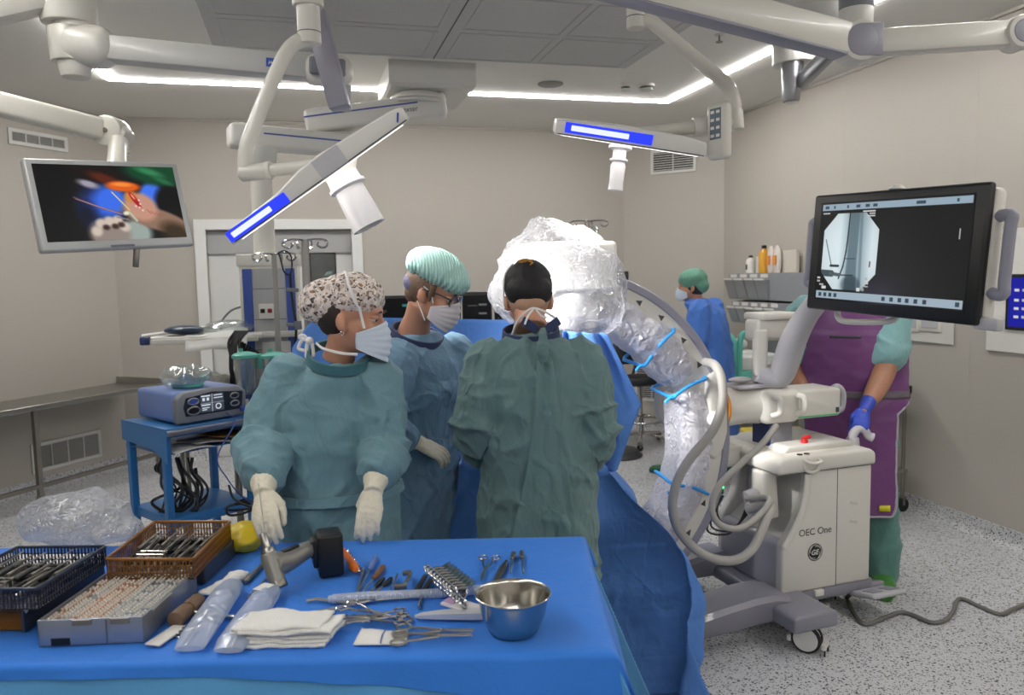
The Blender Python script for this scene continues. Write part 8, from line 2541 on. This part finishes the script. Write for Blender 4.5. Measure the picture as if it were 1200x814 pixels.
nurse = body('person', 'person in a blue gown and green cap walking left in front of the back wall', Mh, nb, shrink(R_[2:-1], .035), [([sA, eA, wA], [.05, .045, .038, .032, .019]), ([sB, eB, wB], [.05, .045, .038, .032, .019])], LG, M_SKIN, [(hmat(wA, wA + f * .1, (0, 0, 1)), 1, {}), (hmat(wB, wB + f * .1, (0, 0, 1)), -1, {})], .009)
W = nurse
gown(W, R_, [([sA, eA, wA], [.09, .085, .075, .07, .05]), ([sB, eB, wB], [.09, .085, .075, .07, .05])], None, 6, cloth('isolation_blue', '#4673c4', .75, .05, 7, 20, .45, (1, 1, .5), .1), 'blue_gown', vox=.012)
M_TROU = cloth('green_trousers', '#3a5f55', .85, .06, 8, 24, .4)
mb = MB()
for k in (0, 2): limb(mb, LG[k][0], [.105, .095, .085, .085, .08])
me = remesh(mb, .011, 3); wrinkle(me, [], 3, .6); finish(me, 'trousers', M_TROU, W)
M_CLOG = mat('green_clog', '#1f5c43', .5, var=.06)
for ft_ in (fa, fb):
    mb = MB(); mb.loft([[ft_ + f * y + rt * (w * cos(a)) + V((0, 0, h0 + h * max(-1, sin(a) * (1 if sin(a) > 0 else .99)))) for a in [2 * pi * i / 20 for i in range(20)]] for y, w, h, h0 in ((-.075, .03, .03, .035), (-.05, .048, .045, .046), (.02, .05, .045, .046), (.1, .056, .038, .039), (.18, .048, .03, .031), (.21, .025, .02, .022))]); mb.build('clog', M_CLOG, W)
mb = MB(); mb.ell(Mh @ V((0, -.02, .05)), (.095, .115, .088), Mh.to_3x3(), 36, 20); mb.ell(Mh @ V((0, -.07, -.0)), (.085, .07, .07), Mh.to_3x3(), 30, 16)
me = remesh(mb, .007, 4); displace(me, lambda p, n: .006 * ridge(p * 16)); finish(me, 'bouffant_cap', bouffant('#6fa791', 'green_net'), W)
mb = MB(); mb.ell(Mh @ V((0, -.03, .0)), (.078, .085, .09), Mh.to_3x3(), 24, 14); mb.build('hair', M_HAIRD, W)
mask(Mh, W, M_MASK, .2, -.012, -.118)
band('collar', nb, (0, 0, 1), .085, .08, f, .04, M_STRAP, W, .004)

# ======== man in the purple apron behind the machine
f = (-F0 * .92 - U0 * .30).normalized(); rt = f.cross(V((0, 0, 1)))
Dg_ = 4.22
ctr = PD(998, 470, Dg_); nb = PD(1000, 356, Dg_ + .02)
R_ = [(dz(ctr, .82), f, .20, .155), (dz(ctr, .95), f, .215, .175), (dz(ctr, 1.08), f, .22, .18), (dz(ctr, 1.22), f, .225, .165), (dz(ctr, 1.36), f, .23, .145), (dz(ctr, 1.45), f, .215, .125), (dz(nb, 1.52), f, .15, .10), (dz(nb, 1.555), f, .09, .085)]
hd = HANDLE
wr_ = hd + V((.045, .03, .085)); tip = hd + V((-.045, -.035, -.035))
sL = dz(ctr, 1.44) - rt * .185 + f * .03; eL = PD(1037, 432, 4.0); wL = wr_
sR = dz(ctr, 1.44) + rt * .235; eR = dz(ctr, 1.16) + rt * .29; wR = dz(ctr, .98) + rt * .22 + f * .2
Mh = hframe(nb + V((0, 0, .135)) + f * .03, f - V((0, 0, .1)))
fl, fr_ = PZ(1037, 700, 0), PZ(985, 668, 0)
hp = dz(ctr, .88)
LG = legs_for(hp - rt * .11, hp + rt * .11, fl - f * .18, fr_, f)
kwG = dict(curls=[(.5, .7, .5), (.55, .7, .5), (.6, .7, .5), (.6, .75, .5)], thumb=.6)
bkG = -F0 * .8 + V((0, 0, .5))
guy = body('person', 'person in a purple apron and blue gloves gripping the handle of the X-ray machine', Mh, nb, shrink(R_[1:-1], .03),
           [([sL, eL, wL], [.07, .062, .058, .052, .027]), ([sR, eR, wR], [.07, .062, .054, .046, .022])], LG, M_SKIN2,
           [(hmat(wL, tip, bkG), 1, dict(kwG)), (hmat(wR, wR + f * .1, (0, 0, 1)), -1, {})], .0075)
W = guy
M_SCRUB = cloth('scrub_teal', '#7fa9ab', .85, .06, 8, 22, .4)
ea = sL.lerp(eL, .72)
mb = MB(); mb.loft([ring(*q) for q in [(c_, f_, a_ + .012, b_ + .008) for c_, f_, a_, b_ in R_]]); limb(mb, [sL, sL.lerp(ea, .5), ea], [.10, .098, .098, .10]); eb = sR.lerp(eR, .72); limb(mb, [sR, sR.lerp(eb, .5), eb], [.10, .098, .098, .10])
me = remesh(mb, .009, 3); wrinkle(me, [(sL, ea, .1), (sR, eb, .1)], 5, .7); finish(me, 'scrub_shirt', M_SCRUB, W)
mb = MB()
for k in (0, 2): limb(mb, LG[k][0][:2] + [LG[k][0][2] + V((0, 0, -.01))], [.108, .10, .092, .088, .088])
mb.loft([ring(dz(ctr, z), f, .215, .15) for z in (.78, .88, .98)])
me = remesh(mb, .010, 3); wrinkle(me, [], 8, .9); finish(me, 'trousers', cloth('scrub_green', '#58827c', .85, .06, 8, 22, .5), W)
for ft_ in (fl - f * .18, fr_):
    mb = MB(); mb.loft([[ft_ + f * y + rt * (w * cos(a)) + V((0, 0, h0 + h * max(-1, sin(a)))) for a in [2 * pi * i / 20 for i in range(20)]] for y, w, h, h0 in ((-.075, .035, .035, .036), (-.04, .052, .05, .051), (.04, .055, .05, .051), (.12, .06, .042, .043), (.20, .05, .032, .033), (.235, .028, .022, .023))]); mb.build('clog', mat('clog_green', '#3d7a33', .5, var=.06), W)
M_PURP = mat('apron_purple', '#6b3a72', .42, var=.06, vs=5, bump=.25, bs=9, stretch=(1, 1, 2.5), coat=.05)


def apron(u, v):
    th = (u - .5) * 2 * radians(108 - (60 if u < .5 else 40) * max(0, min(1, (v - .40) / .12))); z = 1.50 + (.40 - 1.50) * v
    if v < .12: th *= .55 + .45 * (v / .12)
    k = 1.0
    rx = .250 + .02 * sin(pi * min(1, v * 1.4)) + .03 * max(0, v - .45); ry = .190 + .022 * sin(pi * min(1, v * 1.3)) + .17 * max(0, v - .42) - .035 * max(0, .25 - v) * 4 * .5
    cr = max(0, (abs(u - .5) * 2 - .86)) / .14
    if v > .9: z += .06 * cr * (v - .9) * 10
    w = .006 * ridge(V((th * 1.4, z * 9, 1))) + .004 * ridge(V((th * 3, z * 17, 4)))
    s, c_ = sin(th), cos(th)
    if v > .36 and c_ > 0: c_ = c_ + (c_ ** .35 - c_) * min(1, (v - .36) / .12)
    p = dz(ctr, z) + rt * (s * (rx + w)) + f * (c_ * (ry + w))
    if v < .15: p = p.lerp(dz(ctr.lerp(nb, .5), z) + rt * (s * (rx - .01)) + f * (c_ * ry), .5)
    return p


mb = MB(); mb.grid(apron, 70, 80); ap = mb.build('lead_apron', M_PURP, W, smooth=180, solid=.010)
pts = [apron(0, v / 40) for v in range(6, 41)] + [apron(u / 30, 1) for u in range(1, 31)] + [apron(1, v / 40) for v in range(39, 5, -1)]
mb = MB(); mb.tube(pts, .0075, 8); mb.build('piping', mat('piping_grey', '#a9a6b0', .5), ap)
mb = MB(); mb.grid(lambda u, v: apron(.48 + .16 * u, .155 + .012 * v) + f * .009, 12, 2); mb.build('pocket_edge', M_DGREY, ap, smooth=180, solid=.003)
mb = MB(); mb.grid(lambda u, v: apron(.02 + .96 * u, .42 + .035 * v) + f * .004, 40, 3); mb.build('belt', mat('belt_grey', '#5e5560', .6), ap, smooth=180, solid=.014)
mb = MB(); mb.grid(lambda u, v: apron(.10 + .14 * u, .945 + .028 * v) + f * .009 - rt * .0, 8, 2); mb.build('yellow_label', mat('label_yellow', '#d8d02a', .5), ap, smooth=180, solid=.003)
glove('glove', wL, tip, bkG, 1, eL, W, M_BGLOVE, .07, **kwG)
glove('glove', wR, wR + f * .1, (0, 0, 1), -1, eR, W, M_BGLOVE, .06)
mb = MB(); mb.ell(Mh @ V((0, -.018, .05)), (.09, .108, .085), Mh.to_3x3(), 30, 18); mb.build('cap', bouffant('#7fb0a8', 'pale_green_net'), W)
mask(Mh, W, M_MASK, .2, -.012, -.118)
# ---------------------------------------------------------------- camera and render settings
cam = bpy.data.cameras.new('camera'); co = bpy.data.objects.new('camera', cam); COL.objects.link(co)
cam.sensor_fit = 'HORIZONTAL'; cam.sensor_width = 36; cam.lens = CF / 1200 * 36; cam.clip_start = .05
c, s = cos(CR), sin(CR)
X = RGT * c - UPV * (s); Y = RGT * s + UPV * c
# image roll: x_img = c*x + s*y(down), so the camera axes turn the same way
R3 = Matrix((X, Y, -FWD)).transposed().to_4x4(); R3.translation = EYE
co.matrix_world = R3
SC.camera = co
cam.dof.use_dof = True; cam.dof.focus_distance = 2.75; cam.dof.aperture_fstop = 4.0
w = bpy.data.worlds.new('world'); SC.world = w; w.use_nodes = True
w.node_tree.nodes['Background'].inputs['Color'].default_value = (.8, .82, .85, 1)
w.node_tree.nodes['Background'].inputs['Strength'].default_value = .05
SC.view_settings.view_transform = 'Standard'
SC.view_settings.look = 'None'
SC.view_settings.exposure = 0.0
SC.view_settings.gamma = 1
SC.view_settings.use_curve_mapping = False
SC.cycles.use_denoising = True
SC.cycles.max_bounces = 8
SC.cycles.transparent_max_bounces = 16
SC.cycles.sample_clamp_indirect = 6
SC.cycles.caustics_reflective = False
SC.cycles.caustics_refractive = False
for o in list(bpy.data.objects):
    if o.name.endswith('_src'):
        bpy.data.objects.remove(o)
